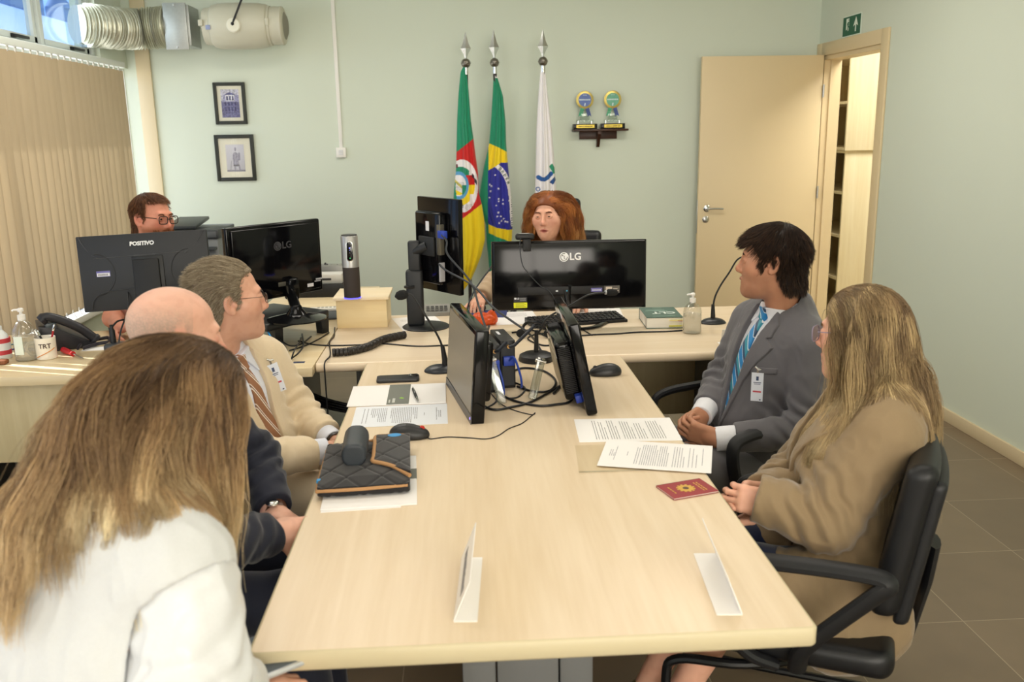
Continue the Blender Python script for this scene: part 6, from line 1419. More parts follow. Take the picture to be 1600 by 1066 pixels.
def strands(roots, dirs, steps, slen, comb, coll=None, off=.003, r0=.0009, r1=.0003, col=None, jit=.15, clump=None, grav=0.0, stiff=.75, wave=0.0, wavef=60, seed=1, sides=3, cull=None, crn=None):
    """grow hairs: returns V,F,colour"""
    rng = np.random.default_rng(seed); n = len(roots); P = roots.astype(F32).copy(); D = dirs.astype(F32).copy(); L_ = slen.astype(F32)/steps; path = [P.copy()]
    jv = rng.normal(size=(n, 3)).astype(F32)*jit
    for k in range(steps):
        c = comb(P, k/steps); D = D*stiff+(c+jv)*(1-stiff); D[:, 2] -= grav*(k/steps); D /= np.linalg.norm(D, axis=1)[:, None]+1e-9
        P = P+D*L_[:, None]
        if coll is not None:
            d = coll(P); bad = d < off
            if bad.any():
                g_ = grad(coll, P[bad], .003); P[bad] += g_*(off-d[bad])[:, None]; T = P-path[-1]; nn = np.linalg.norm(T, axis=1); ok = bad & (nn > 1e-6); D[ok] = T[ok]/nn[ok][:, None]
        path.append(P.copy())
    Q = np.stack(path, 1)                          # n, steps+1, 3
    if clump is not None:
        cid, amt = clump; m = cid.max()+1; cnt = np.bincount(cid, minlength=m).astype(F32)
        mean = np.stack([np.stack([np.bincount(cid, Q[:, k, a], m) for a in range(3)], 1) for k in range(Q.shape[1])], 1)/np.maximum(cnt, 1)[:, None, None]
        t = (np.linspace(0, 1, Q.shape[1])**.8*amt)[None, :, None]; Q = Q*(1-t)+mean[cid]*t
    if wave > 0:
        ph = rng.uniform(0, 6.28, n) if clump is None else rng.uniform(0, 6.28, clump[0].max()+1)[clump[0]]+rng.normal(size=n)*.25
        s = np.cumsum(np.concatenate([np.zeros((n, 1)), np.linalg.norm(np.diff(Q, axis=1), axis=2)], 1), 1); T = np.gradient(Q, axis=1); T /= np.linalg.norm(T, axis=2)[:, :, None]+1e-9
        sd_v = np.cross(T, np.array([.3, .2, .93])); sd_v /= np.linalg.norm(sd_v, axis=2)[:, :, None]+1e-9; a_ = wave*np.clip(s/.12, 0, 1)
        Q = Q+sd_v*(np.sin(s*wavef+ph[:, None])*a_)[:, :, None]
    if cull is not None:
        kp = ~cull(Q); Q = Q[kp]; n = len(Q)
        if crn is not None: crn = crn[kp]
    K = Q.shape[1]; T = np.gradient(Q, axis=1); T /= np.linalg.norm(T, axis=2)[:, :, None]+1e-9
    ref = np.array([.21, .37, .9]); u = np.cross(T, ref); u /= np.linalg.norm(u, axis=2)[:, :, None]+1e-9; w = np.cross(T, u)
    tt = np.linspace(0, 1, K); rr = (r0+(r1-r0)*tt**2)[None, :, None]; rs = rng.uniform(.75, 1.25, n)[:, None, None]
    rings = np.stack([Q+(u*math.cos(2*PI*j/sides)+w*math.sin(2*PI*j/sides))*rr*rs for j in range(sides)], 2)   # n,K,sides,3
    V = rings.reshape(-1, 3); base = (np.arange(n)*K*sides)[:, None, None]+(np.arange(K-1)*sides)[None, :, None]; j = np.arange(sides)[None, None, :]
    a0 = base+j; a1 = base+(j+1) % sides; F = np.stack([a0, a1, a1+sides, a0+sides], -1).reshape(-1, 4)
    rnd = rng.random(n); C = col(np.repeat(rnd, K), np.tile(tt, n), np.repeat(crn, K) if crn is not None else Q.reshape(-1, 3)); C = np.repeat(C, sides, axis=0)
    return V, F, C
def ramp(stops):
    xs = [s[0] for s in stops]; cs = np.array([lin(s[1]) for s in stops])
    return lambda t: np.stack([np.interp(t, xs, cs[:, i]) for i in range(3)], 1)
def sample_mesh(V, F, n, rng, mask=None):
    T = np.concatenate([F[:, [0, 1, 2]], F[:, [0, 2, 3]]]); a, b_, c = V[T[:, 0]], V[T[:, 1]], V[T[:, 2]]
    ar = np.linalg.norm(np.cross(b_-a, c-a), axis=1)
    if mask is not None: ar = ar*mask((a+b_+c)/3)
    i = rng.choice(len(T), n, p=ar/ar.sum()); u, v = rng.random(n), rng.random(n); fl = u+v > 1; u[fl], v[fl] = 1-u[fl], 1-v[fl]
    P = a[i]+(b_[i]-a[i])*u[:, None]+(c[i]-a[i])*v[:, None]; N = np.cross(b_[i]-a[i], c[i]-a[i]); return P.astype(F32), (N/np.linalg.norm(N, axis=1)[:, None]).astype(F32)
def clump_ids(P, k, rng):
    s = P[rng.choice(len(P), k, replace=False)]; out = np.empty(len(P), int)
    for i in range(0, len(P), 2000): out[i:i+2000] = np.argmin(((P[i:i+2000, None]-s[None])**2).sum(2), 1)
    return np.unique(out, return_inverse=True)[1]
HAIRMAT = lambda: mat_attr('hair_strands', rough=.42, spec=.35)
def hairline(y, recede=0.0, nape=-.085):
    r = recede; xs = np.maximum.accumulate(np.array([-.12, -.055, -.03, -.012, .004, .024, .034-.45*r, .046-.8*r, .062-.95*r, .080-r, .12]))+1e-4*np.arange(11)
    return np.interp(y, xs, [nape, nape, -.045, .030, .034, -.022, .000, .030+r*.6, .056+r*.5, .070+r*.3, .085])
def hair_cap(th=.010, recede=0.0, nape=-.085, top=0.0, wide=1.0, extra=None):
    core = ell((0, -.012, .034), (.0755*wide, .097, .083)); nk = cap((0, -.045, -.04), (0, -.05, -.10), .058)
    body = U(.03, core, nk)
    def f(P):
        d = body(P)-(th+top*np.clip((P[:, 2]-.02)/.08, 0, 1)); m = (hairline(P[:, 1], recede, nape)-P[:, 2])*.8
        return -smin2(-d, -m, .006)
    return f
class Torso:
    """frame and volumes of a trunk from hip centre to neck base"""
    def __init__(s, hip, neck, face, sw=.155, k=1.0, belly=1.0, chest=1.0, female=False, slump=0.0):
        s.hip, s.neck = np.array(hip, float), np.array(neck, float); s.U = unit(s.neck-s.hip); Ff = np.array([face[0], face[1], 0.0]); s.F = unit(Ff-s.U*(Ff@s.U)); s.R = np.cross(s.F, s.U)
        s.L = np.linalg.norm(s.neck-s.hip)/.50; s.M = frame_m(s.neck, s.R, s.F, s.U); s.sw = sw; l = s.L
        fs = [cap((-sw, -.005, -.062), (sw, -.005, -.062), .056), ell((0, .012, -.17*l), (.165*chest, .112*chest, .17*l)), ell((0, .025*belly, -.36*l), (.150*k, .118*belly, .17*l)), ell((0, .0, -.50*l), (.178*k, .125, .12*l)),
              cap((-.11, -.012, -.030), (0, -.022, .020), .040, .050), cap((.11, -.012, -.030), (0, -.022, .020), .040, .050)]
        if female: fs += [ell((.072, .085, -.20*l), (.068, .060, .066)), ell((-.072, .085, -.20*l), (.068, .060, .066))]
        s.core = U(.06, *fs); s.f = local(s.core, s.M)
    def w(s, p): return np.array(s.M @ Vector([float(q) for q in p]))
    def fr(s): return (s.neck, s.R, s.U)
    def front(s, y=0.0): return plane(s.neck+s.F*y, -s.F)
def arm(S, E, W, r=(.066, .056, .042), cut=.0):
    d = unit(np.array(W)-np.array(E)); Wc = np.array(W)-d*cut
    up = cap(S, E, r[0], r[1]); fo = Isec(.005, cap(E, Wc+d*.06, r[1], r[2]-.004), plane(Wc, d)); return U(.03, up, fo)
def elbow_folds(S, E, W, amp=.007, n=4, spread=.085, r=.055):
    """ring-like ridges either side of an elbow"""
    S, E, W = [np.array(q, float) for q in (S, E, W)]; a, b_ = unit(S-E), unit(W-E); inner = unit(a+b_+1e-6)
    def g(P):
        q = P-v3(E); d = np.sqrt((q*q).sum(1)); t = q@v3(unit(b_-a)); ins = np.clip(.5+.5*(q@v3(inner))/.05, 0, 1)
        return amp*np.exp(-(d/(spread*1.3))**2)*np.sin(t*(2*PI*n/(2*spread))+3*perlin(P*14))*(.3+.7*ins)
    return g
def sum_d(*gs): return lambda P: sum(g(P) for g in gs)
class Person:
    def __init__(s, label, T, head, skin='#d9a184', lip='#b5645a', name='person', group=None, **hf):
        s.T = T; c, fx, fy, pitch, roll = head; s.HM = TR(*[float(q) for q in c]) @ RZ(yawf(fx, fy)) @ RX(pitch) @ RY(roll); s.hc = np.array(c, float)
        s.opt = {k: hf.pop(k) for k in ('stub', 'stubc', 'blush', 'shaved') if k in hf}; s.hf = head_full(**hf); s.wide = hf.get('wide', 1.0)
        s.skin, s.lip, s.label = skin, lip, label; s.hands = []; s.arms = []; s.legs = []; s.root = None
        s.neckf = cap(T.w((0, -.022, -.03)), s.H((0, -.022, -.075)), .056 if not hf.get('female') else .047, .054 if not hf.get('female') else .045)
    def H(s, p): return np.array(s.HM @ Vector([float(q) for q in p]))
    def build(s, res=.0023):
        hl = local(s.hf, s.HM); f = U(.016, hl, s.neckf)
        lo, hi = s.hc-.16, s.hc+.16; lo = np.minimum(lo, s.T.w((0, 0, -.02))-.09); hi = np.maximum(hi, s.T.w((0, 0, -.02))+.09)
        parts = [mesh_sdf(f, lo, hi, res)]
        tl = U(.05, Off(s.T.f, -.014), *[cap(a, b_, .045, .036) if i_ % 2 == 0 else cap(a, b_, .036, .022) for i_, (a, b_) in enumerate(s.arms)], *[cap(a, b_, .06, .045) for a, b_ in s.legs]) if (s.arms or s.legs) else Off(s.T.f, -.014)
        pts = [s.T.hip, s.T.neck]+[q for a in s.arms+s.legs for q in a]; lo, hi = bb(pts, .24); parts.append(mesh_sdf(tl, lo, hi, .012))
        for Mh, side, kw, fore in s.hands:
            hf = local(hand_parts(side, **kw), Mh); w = np.array(Mh.translation)
            if fore is not None: hf = U(.012, hf, cap(w, fore, .026, .034))
            lo, hi = bb([w, np.array(Mh @ Vector((0, .1, 0)))]+([fore] if fore is not None else []), .11); parts.append(mesh_sdf(hf, lo, hi, res))
        for q in getattr(s, 'extra_skin', []): parts.append(mesh_sdf(*q))
        V, F = join_meshes(parts); mi = np.array(s.HM.inverted()); Pl = V@mi[:3, :3].T+mi[:3, 3]; C = skin_colour(s.skin, s.lip, Pl.astype(F32), **s.opt)
        s.hv, s.hfaces = parts[0]
        o = from_np('person', V, F, mat_attr('skin', rough=.48, sss=.12, spec=.4, bump=.06, bscale=500), None, True, True, {'Col': C}); tag(o, s.label, 'person'); s.root = o; return o
    def eyes(s, iris='#4a3524', look=(0, 0)):
        for sx in (-1, 1):
            t = bmesh.new(); bmesh.ops.create_uvsphere(t, u_segments=28, v_segments=20, radius=.0123)
            V = np.array([v.co[:] for v in t.verts]); F = [f for f in t.faces]; d = unit((look[0], 1, look[1])); a = np.arccos(np.clip((V@d)/.0123, -1, 1)); C = np.tile(lin('#e9e4de'), (len(V), 1)); C[a < .62] = lin(iris); C[a < .28] = lin('#0a0908')
            for v, p in zip(t.verts, V): v.co = s.HM @ Vector((p[0]+sx*.031, p[1]+.0795, p[2]+.004))
            me = bpy.data.meshes.new('eye'); [setattr(f, 'smooth', True) for f in t.faces]; t.to_mesh(me); t.free(); at = me.color_attributes.new('Col', 'FLOAT_COLOR', 'POINT'); c4 = np.ones((len(V), 4), np.float32); c4[:, :3] = C; at.data.foreach_set('color', c4.ravel())
            me.transform(world_of(s.root).inverted()); link('eye', me, mat_attr('eye', rough=.08, spec=.6), s.root)
    def brows(s, col, n=160, th=.0006):
        rng = np.random.default_rng(4); R = []; D = []
        for sx in (-1, 1):
            u = rng.random(n); x = sx*(.013+.028*u); z = .0215+.005*np.sin(u*PI*.75)+rng.normal(size=n)*.0014; y = np.full(n, .12); R.append(np.stack([x, y, z], 1)); D.append(np.stack([np.full(n, sx*.9), np.full(n, -.1), .35-.7*u], 1))
        R = np.concatenate(R).astype(F32); D = np.concatenate(D).astype(F32)
        for _ in range(30): d = s.hf(R); R[:, 1] -= d*.8
        cr = ramp([(0, col), (1, col)]); V, F, C = strands(R, D/np.linalg.norm(D, axis=1)[:, None], 3, np.full(len(R), .006), lambda P, k: D, None, .0006, th, th*.5, lambda r, t, P: cr(t)*(0.7+.6*r)[:, None], .1)
        s._hl('eyebrows', V, F, C)
    def _hl(s, name, V, F, C):
        m = np.array(s.HM); return from_np(name, V@m[:3, :3].T+m[:3, 3], F, HAIRMAT(), s.root, True, True, {'Col': np.clip(C, 0, 1)})
    def short_hair(s, cap_f, n, comb, length, col, th=.0008, off=.002, res=.003, k=300, clampt=.5, jit=.2, lift=.25, seed=2, wave=0.0, steps=6, mask=None, base=None, facez=.052):
        V, F = mesh_sdf(cap_f, (-.13, -.16, -.16), (.13, .14, .16), res); rng = np.random.default_rng(seed)
        cr = ramp(col); P, N = sample_mesh(V, F, n, rng, mask); P = P-N*.004; c0 = comb(P, 0); D = N*lift+c0; D /= np.linalg.norm(D, axis=1)[:, None]
        L_ = (length(P) if callable(length) else np.full(n, length))*rng.uniform(.6, 1.15, n); coll = U(0, Off(cap_f, -.001), Off(s.hf, -.004))
        v, f, C = strands(P, D, steps, L_, comb, coll, off, th, th*.35, lambda r, t, q: cr(np.clip(t*.55+r*.55-.05, 0, 1))*(.72+.5*r)[:, None], jit, (clump_ids(P, k, rng), clampt), 0, .55, wave, 70, seed, 3, lambda Q: ((np.abs(Q[:, :, 0]) < .072) & (Q[:, :, 1] > .036) & (Q[:, :, 2] < facez)).any(1))
        cc = np.tile(lin(base or col[0][1]), (len(V), 1))*(.85+.5*np.clip(perlin(V*np.array([90, 90, 90])), -.5, .5))[:, None]
        VV, FF = join_meshes([(V, F), (v, f)]); s._hl('hair', VV, FF, np.concatenate([cc, C]))
    def part(s, name, f, lo, hi, h, m, parent=None, newton=1): return sdf_obj(name, f, lo, hi, h, m, parent or s.root, newton)
    def glasses(s, col, w=.024, h=.017, th=.0014, name='glasses', sq=.35, lens='#f4f4f4', rimless=False, refl=.06):
        R = lambda p: tuple(s.H(p)); f = MB(); yb = .106; g = None
        for sx in (-1, 1):
            pts = []
            for k in range(29):
                a = 2*PI*k/28; cx, cz = math.cos(a), math.sin(a); e = 2/(2+sq*4); x = w*math.copysign(abs(cx)**e, cx); z = h*math.copysign(abs(cz)**e, cz); pts.append(R((sx*.0325+x, yb-.10*abs((sx*.0325+x))**1.0*.25, .000+z)))
            f.tube(pts, th, 7)
            f.tube([R((sx*(.0325+w), yb-.016, .008)), R((sx*.071*s.wide, .070, .010)), R((sx*.079*s.wide, .0, .012)), R((sx*.080*s.wide, -.022, .004))], th*.9, 7)
        f.tube([R((-.0325+w, yb-.004, .002)), R((0, yb+.003, .006)), R((.0325-w, yb-.004, .002))], th, 7)
        g = f.build(name, col, s.root, smooth_angle=60)
        for sx in (-1, 1):
            f = MB(); vs = []
            for k in range(28):
                a = 2*PI*k/28; cx, cz = math.cos(a), math.sin(a); e = 2/(2+sq*4); x = w*math.copysign(abs(cx)**e, cx); z = h*math.copysign(abs(cz)**e, cz); vs.append(f.bm.verts.new(R((sx*.0325+x, yb-.10*abs((sx*.0325+x))*.25, z))))
            f.bm.faces.new(vs); f.build('lens', mat_glass('spectacle_lens', lens, refl), g)
        return g
    def suit(s, m_jacket, m_shirt, m_tie=None, v_bot=-.36, v_top=.062, wr=.0035, seed=0.0, r=(.068, .058, .045), arms=None, folds=.007, lap=True, hem=-.60, res=.0042, shirt_off=.006, collar=True, buttons=None, lap_w=.052, off=.016, tie_w=.040, m_lap=None, extra=None, skirt=None, name='jacket', opening=True, holes=None):
        """arms: list of (S,E,W,cut). builds jacket (lapels are its sub-parts), shirt, tie"""
        T = s.T; fr = T.fr(); arms = arms or []
        gs = [wrinkle(wr, (11, 11, 8), seed), wrinkle(wr*.5, (27, 27, 19), seed+3)]+[elbow_folds(a[0], a[1], a[2], folds) for a in arms]
        body0 = Off(T.f, off); parts = [body0]+[arm(a[0], a[1], a[2], r, a[3]) for a in arms]+(extra or [])
        jf = U(.028, *parts); jf = Isec(.006, jf, plane(T.w((0, 0, hem)), -T.U)) if hem is not None else jf
        V_ = [(-v_top, .05), (-v_top, .02), (0, v_bot), (v_top, .02), (v_top, .05)]
        jd_ = Disp(jf, sum_d(*gs))
        jc = Sub(.004, jd_, Isec(0, poly2(V_, fr), T.front(.0))) if opening else jd_
        jc = Sub(.003, jc, Off(s.neckf, .010))
        if holes: jc = Sub(.004, jc, *holes)
        pts = [T.neck+T.U*.05, T.hip-T.U*.12]+[q for a in arms for q in a[:3]]; lo, hi = bb(pts, .22)
        jk = s.part(name, jc, lo, hi, res, m_jacket)
        if lap and opening:
            ml = m_lap or m_jacket
            for sx in (-1, 1):
                lp = [(sx*(v_top-.004), .03), (sx*(v_top+.030), -.012), (sx*(v_top+lap_w*.62), -.055), (sx*(v_top+lap_w*.30), -.062), (sx*(v_top+lap_w), -.085), (sx*(lap_w*.95), v_bot*.55), (sx*.004, v_bot-.012), (-sx*.002, v_bot-.004), (sx*(v_top-.004)*.5, v_bot*.5)]
                lf = Isec(.002, Off(Disp(body0, sum_d(*gs[:2])), .0075), poly2(lp, fr), T.front(.02)); lf = Sub(.002, lf, Off(s.neckf, .012))
                s.part('lapel', lf, *bb([T.w((0, .05, .05)), T.w((0, .05, v_bot-.03))], .17), .0034, ml, jk)
            cf = Isec(.003, Off(s.neckf, .021), plane(T.w((0, -.03, .024)), T.U+T.F*.35), plane(T.w((0, .028, .0)), T.F), plane(T.w((0, 0, -.06)), -T.U)); s.part('collar', cf, *bb([T.neck], .13), .0034, ml, jk)
        if opening and m_shirt is not None:
            sp = [(-v_top-.03, .06), (-v_top-.03, 0), (-.03, v_bot-.03), (.03, v_bot-.03), (v_top+.03, 0), (v_top+.03, .06)]
            sf = Isec(.003, Disp(Off(T.f, shirt_off), wrinkle(.002, (14, 14, 9), seed+5)), poly2(sp, fr), T.front(-.02)); sh = s.part('shirt', sf, *bb([T.w((0, .05, .05)), T.w((0, .05, v_bot-.04))], .18), .0042, m_shirt)
            if collar:
                nf = Isec(.002, Off(s.neckf, .0115), plane(T.w((0, -.03, .060)), T.U+T.F*.45), plane(T.w((0, 0, -.03)), -T.U)); s.part('collar', nf, *bb([T.neck], .12), .003, m_shirt, sh)
                for sx in (-1, 1):
                    wp = [(sx*.006, .026), (sx*.018, .030), (sx*.060, .034), (sx*.066, .010), (sx*.046, -.038), (sx*.030, -.012)]
                    wf = Isec(.002, Off(U(.02, T.f, s.neckf), .0145), poly2(wp, fr), T.front(.02)); s.part('collar_wing', wf, *bb([T.neck], .13), .003, m_shirt, sh)
            if m_tie is not None:
                tp = [(-.016, .022), (.016, .022), (.012, -.012), (tie_w*.72, -.20), (tie_w, v_bot-.06), (0, v_bot-.11), (-tie_w, v_bot-.06), (-tie_w*.72, -.20), (-.012, -.012)]
                tf = U(.004, Isec(.003, Off(T.f, shirt_off+.009), poly2(tp, fr), T.front(.02)), Isec(.004, Off(U(.02, T.f, s.neckf), .021), poly2([(-.019, .026), (.019, .026), (.013, -.014), (-.013, -.014)], fr), T.front(.03))); s.part('tie', tf, *bb([T.w((0, .05, .05)), T.w((0, .05, v_bot-.1))], .15), .003, m_tie)
        return jk
    def cuff(s, E, W, m, r=.041, l=.030, ext=.012):
        d = unit(np.array(W)-np.array(E)); a, b_ = np.array(W)-d*l, np.array(W)+d*ext; f = Isec(.002, cap(a-d*.03, b_+d*.03, r, r*.93), plane(b_, d), plane(a, -d)); f = Disp(f, wrinkle(.0015, (25, 25, 25))); s.part('shirt_cuff', f, *bb([a, b_], .07), .0028, m)
    def trousers(s, m, hips_w=.095, knees=None, ankles=None, r=(.086, .068, .055), wr=.004, name='trousers', res=.006):
        T = s.T; hp = [T.w((sx*hips_w, .02, -.50*T.L)) for sx in (-1, 1)]; fs = [local(ell((0, 0, 0), (.175, .135, .11)), frame_m(T.hip, T.R, T.F, T.U))]
        for h, k, a in zip(hp, knees, ankles): fs += [U(.03, cap(h, k, r[0], r[1]), cap(k, a, r[1], r[2]))]; s.legs += [(h, k), (k, a)]
        f = Disp(U(.035, *fs), wrinkle(wr, (9, 9, 9), 4.0)); pts = [T.hip]+list(knees)+list(ankles); lo, hi = bb(pts, .2); lo[2] = max(lo[2], .02); return f, lo, hi, res, m, name
    def shoes(s, ankles, dirs, m):
        for a, d in zip(ankles, dirs):
            d = unit((d[0], d[1], 0)); x = np.array([d[1], -d[0], 0]); M = frame_m((a[0], a[1], 0.0), x, d, (0, 0, 1)); f = Isec(.005, U(.03, ell((0, .08, .03), (.045, .13, .042)), cap((0, 0, .04), (0, .0, .10), .045)), plane((0, 0, .002), (0, 0, -1))); s.part('shoe', local(f, M), *bb([np.array(M @ Vector((0, .07, .05)))], .2), .005, m)
# ------------------------------------------------------------------ chairs
Mchair = mat('chair_vinyl', '#121316', .45, bump=.08, bscale=500); Mchp = mat('chair_plastic', '#191a1d', .5); Msled = mat('chair_tube', '#0f1012', .3)
def visitor_chair(lb, loc, face, arms=True, group=None, zs=.46, kind='sled', back_h=.46, boff=.215, armz=.225):
    """sled-base chair with padded seat and back and looped arms; face = direction the sitter looks"""
    y = unit((face[0], face[1], 0)); x = np.array([y[1], -y[0], 0.0]); M = frame_m((loc[0], loc[1], 0), x, y, (0, 0, 1)); t = thing('office_chair', lb, 'chair', (loc[0], loc[1], 0), 0, group)
    W_ = lambda p: tuple(M @ Vector([float(q) for q in p])); o = np.array([loc[0], loc[1], 0])
    seat = Isec(.02, sbox((0, .0, zs-.035), (.24, .235, .035), .03), cap((0, -.05, zs-.04), (0, .06, zs-.04), .285)); V, F = mesh_sdf(local(seat, M), *bb([o+[0, 0, zs]], .36), .008); from_np('seat', V, F, Mchair, t)
    def back(P):
        q = P.copy(); q[:, 1] = q[:, 1]+boff+.16*(q[:, 2]-zs-.1)*1.0-.35*q[:, 0]**2; zc = zs+.08+back_h/2
        return U(.0, sbox((0, 0, zc), (.215, .035, back_h/2), .03))(q)*.9
    V, F = mesh_sdf(local(back, M), o+[-.6, -.6, .3], o+[.6, .6, 1.2], .008); bk_ = from_np('backrest', V, F, Mchair, t)
    def shell(P):
        q = P.copy(); q[:, 1] = q[:, 1]+boff+.04+.16*(q[:, 2]-zs-.1)-.35*q[:, 0]**2; zc = zs+.05+back_h/2
        return sbox((0, 0, zc), (.195, .018, back_h/2-.01), .015)(q)*.9
    V, F = mesh_sdf(local(shell, M), o+[-.6, -.6, .3], o+[.6, .6, 1.2], .008); from_np('back_shell', V, F, Mchp, bk_)
    MB().tube([W_((0, -.15, zs-.075)), W_((0, -.27, zs-.06)), W_((0, -.30, zs+.10)), W_((0, -.31, zs+.2))], .03, 10, True, (1.6, .5)).build('back_bracket', Mchp, t)
    if arms:
        for sx in (-1, 1):
            pts = [(sx*.24, -.02, zs-.07), (sx*.285, -.04, zs+.02), (sx*.29, -.17, zs+.17), (sx*.285, -.205, zs+armz-.01), (sx*.28, -.16, zs+armz+.005), (sx*.275, .02, zs+armz), (sx*.275, .14, zs+armz-.012), (sx*.278, .19, zs+armz-.05), (sx*.278, .17, zs+.06), (sx*.27, .10, zs-.03), (sx*.24, .03, zs-.07)]
            MB().tube([W_(p) for p in spline(pts, 6)], .020, 10, True, (1.15, .75)).build('arm', Mchp, t)
    if kind == 'sled':
        for sx in (-1, 1):
            pts = [(sx*.12, -.12, zs-.085), (sx*.24, .10, zs-.085), (sx*.25, .26, zs-.10), (sx*.255, .29, zs-.16), (sx*.26, .27, .06), (sx*.26, .24, .02), (sx*.26, -.22, .02), (sx*.24, -.27, .02), (sx*.1, -.28, .02), (0, -.28, .02)]
            MB().tube([W_(p) for p in spline(pts, 6)], .0125, 10).build('sled_leg', Msled, t)
        MB().box((-.16, -.16, zs-.095), (.16, .16, zs-.07), .005, 2, M).build('seat_plate', Mchp, t)
    else:
        MB().tube([W_((0, 0, .10)), W_((0, 0, zs-.07))], .028, 14).build('gas_lift', Msled, t)
        for k in range(5):
            a = 2*PI*k/5+.3; MB().tube([W_((0, 0, .11)), W_((.30*math.cos(a), .30*math.sin(a), .075))], [.03, .02], 10).build('base_leg', Mchp, t)
            MB().sph(W_((.30*math.cos(a), .30*math.sin(a), .03)), .028, 12).build('caster', Mchp, t)
    return t, M
# ================================================================== PEOPLE
def stripes(name, c1, stops, rough=.5, sheen=.2, scale=34, ang=.8, spec=.4):
    """diagonal tie stripes in object space; stops: (position, colour)"""
    m = mat(name, c1, rough, sheen=sheen, spec=spec); nt = m.node_tree; L = nt.links.new
    if any(n.type == 'VALTORGB' for n in nt.nodes): return m
    at = nt.nodes.new('ShaderNodeAttribute'); at.attribute_name = 'stripe'; fr_ = nt.nodes.new('ShaderNodeMath'); fr_.operation = 'FRACT'; L(at.outputs['Fac'], fr_.inputs[0])
    cr = nt.nodes.new('ShaderNodeValToRGB'); cr.color_ramp.interpolation = 'CONSTANT'; e = cr.color_ramp.elements
    for i, (p, c) in enumerate(stops):
        el = e[i] if i < 2 else e.new(p); el.position = p; el.color = s2l(c)+[1]
    L(fr_.outputs[0], cr.inputs[0]); L(cr.outputs[0], nt.nodes['Principled BSDF'].inputs['Base Color']); return m
def add_stripe(o, T, period, slope, root):
    n = len(o.data.vertices); co = np.empty(n*3, np.float32); o.data.vertices.foreach_get('co', co); co = co.reshape(-1, 3); m = np.array(world_of(o)); W = co@m[:3, :3].T+m[:3, 3]; q = W-T.neck
    u, v = q@T.R, q@T.U; a = o.data.attributes.new('stripe', 'FLOAT', 'POINT'); a.data.foreach_set('value', ((v+slope*u)/period+10).astype(np.float32))
def child(o, nm):
    for c in o.children:
        if c.name.split('.')[0] == nm: return c
def cloth(name, col, **k):
    k = {**dict(rough=.8, sheen=.35, bump=.25, bscale=900, noise=.05, nscale=250), **k}; return mat(name, col, **k)
ONLY = None
def want(n): return not ONLY or n in ONLY.split(',')
def crown_comb(cx=0, cy=-.045, cz=.118, down=.03, fwd=0.0, sidey=0.0):
    def f(P, t):
        d = P-v3((cx, cy, cz)); d = d*v3((1, 1, .8)); d[:, 2] -= down; d[:, 1] += fwd; d[:, 0] += sidey; return d/(np.linalg.norm(d, axis=1)[:, None]+1e-6)
    return f
def back_comb(side=.0, down=.35):
    def f(P, t):
        s = np.clip((.07-P[:, 2])/.06, 0, 1); d = np.stack([side+np.sign(P[:, 0])*.10+0*s, -1+.25*s, .25-.9*s-down*np.clip(-P[:, 1]/.08, 0, 1)], 1).astype(F32); return d/np.linalg.norm(d, axis=1)[:, None]
    return f
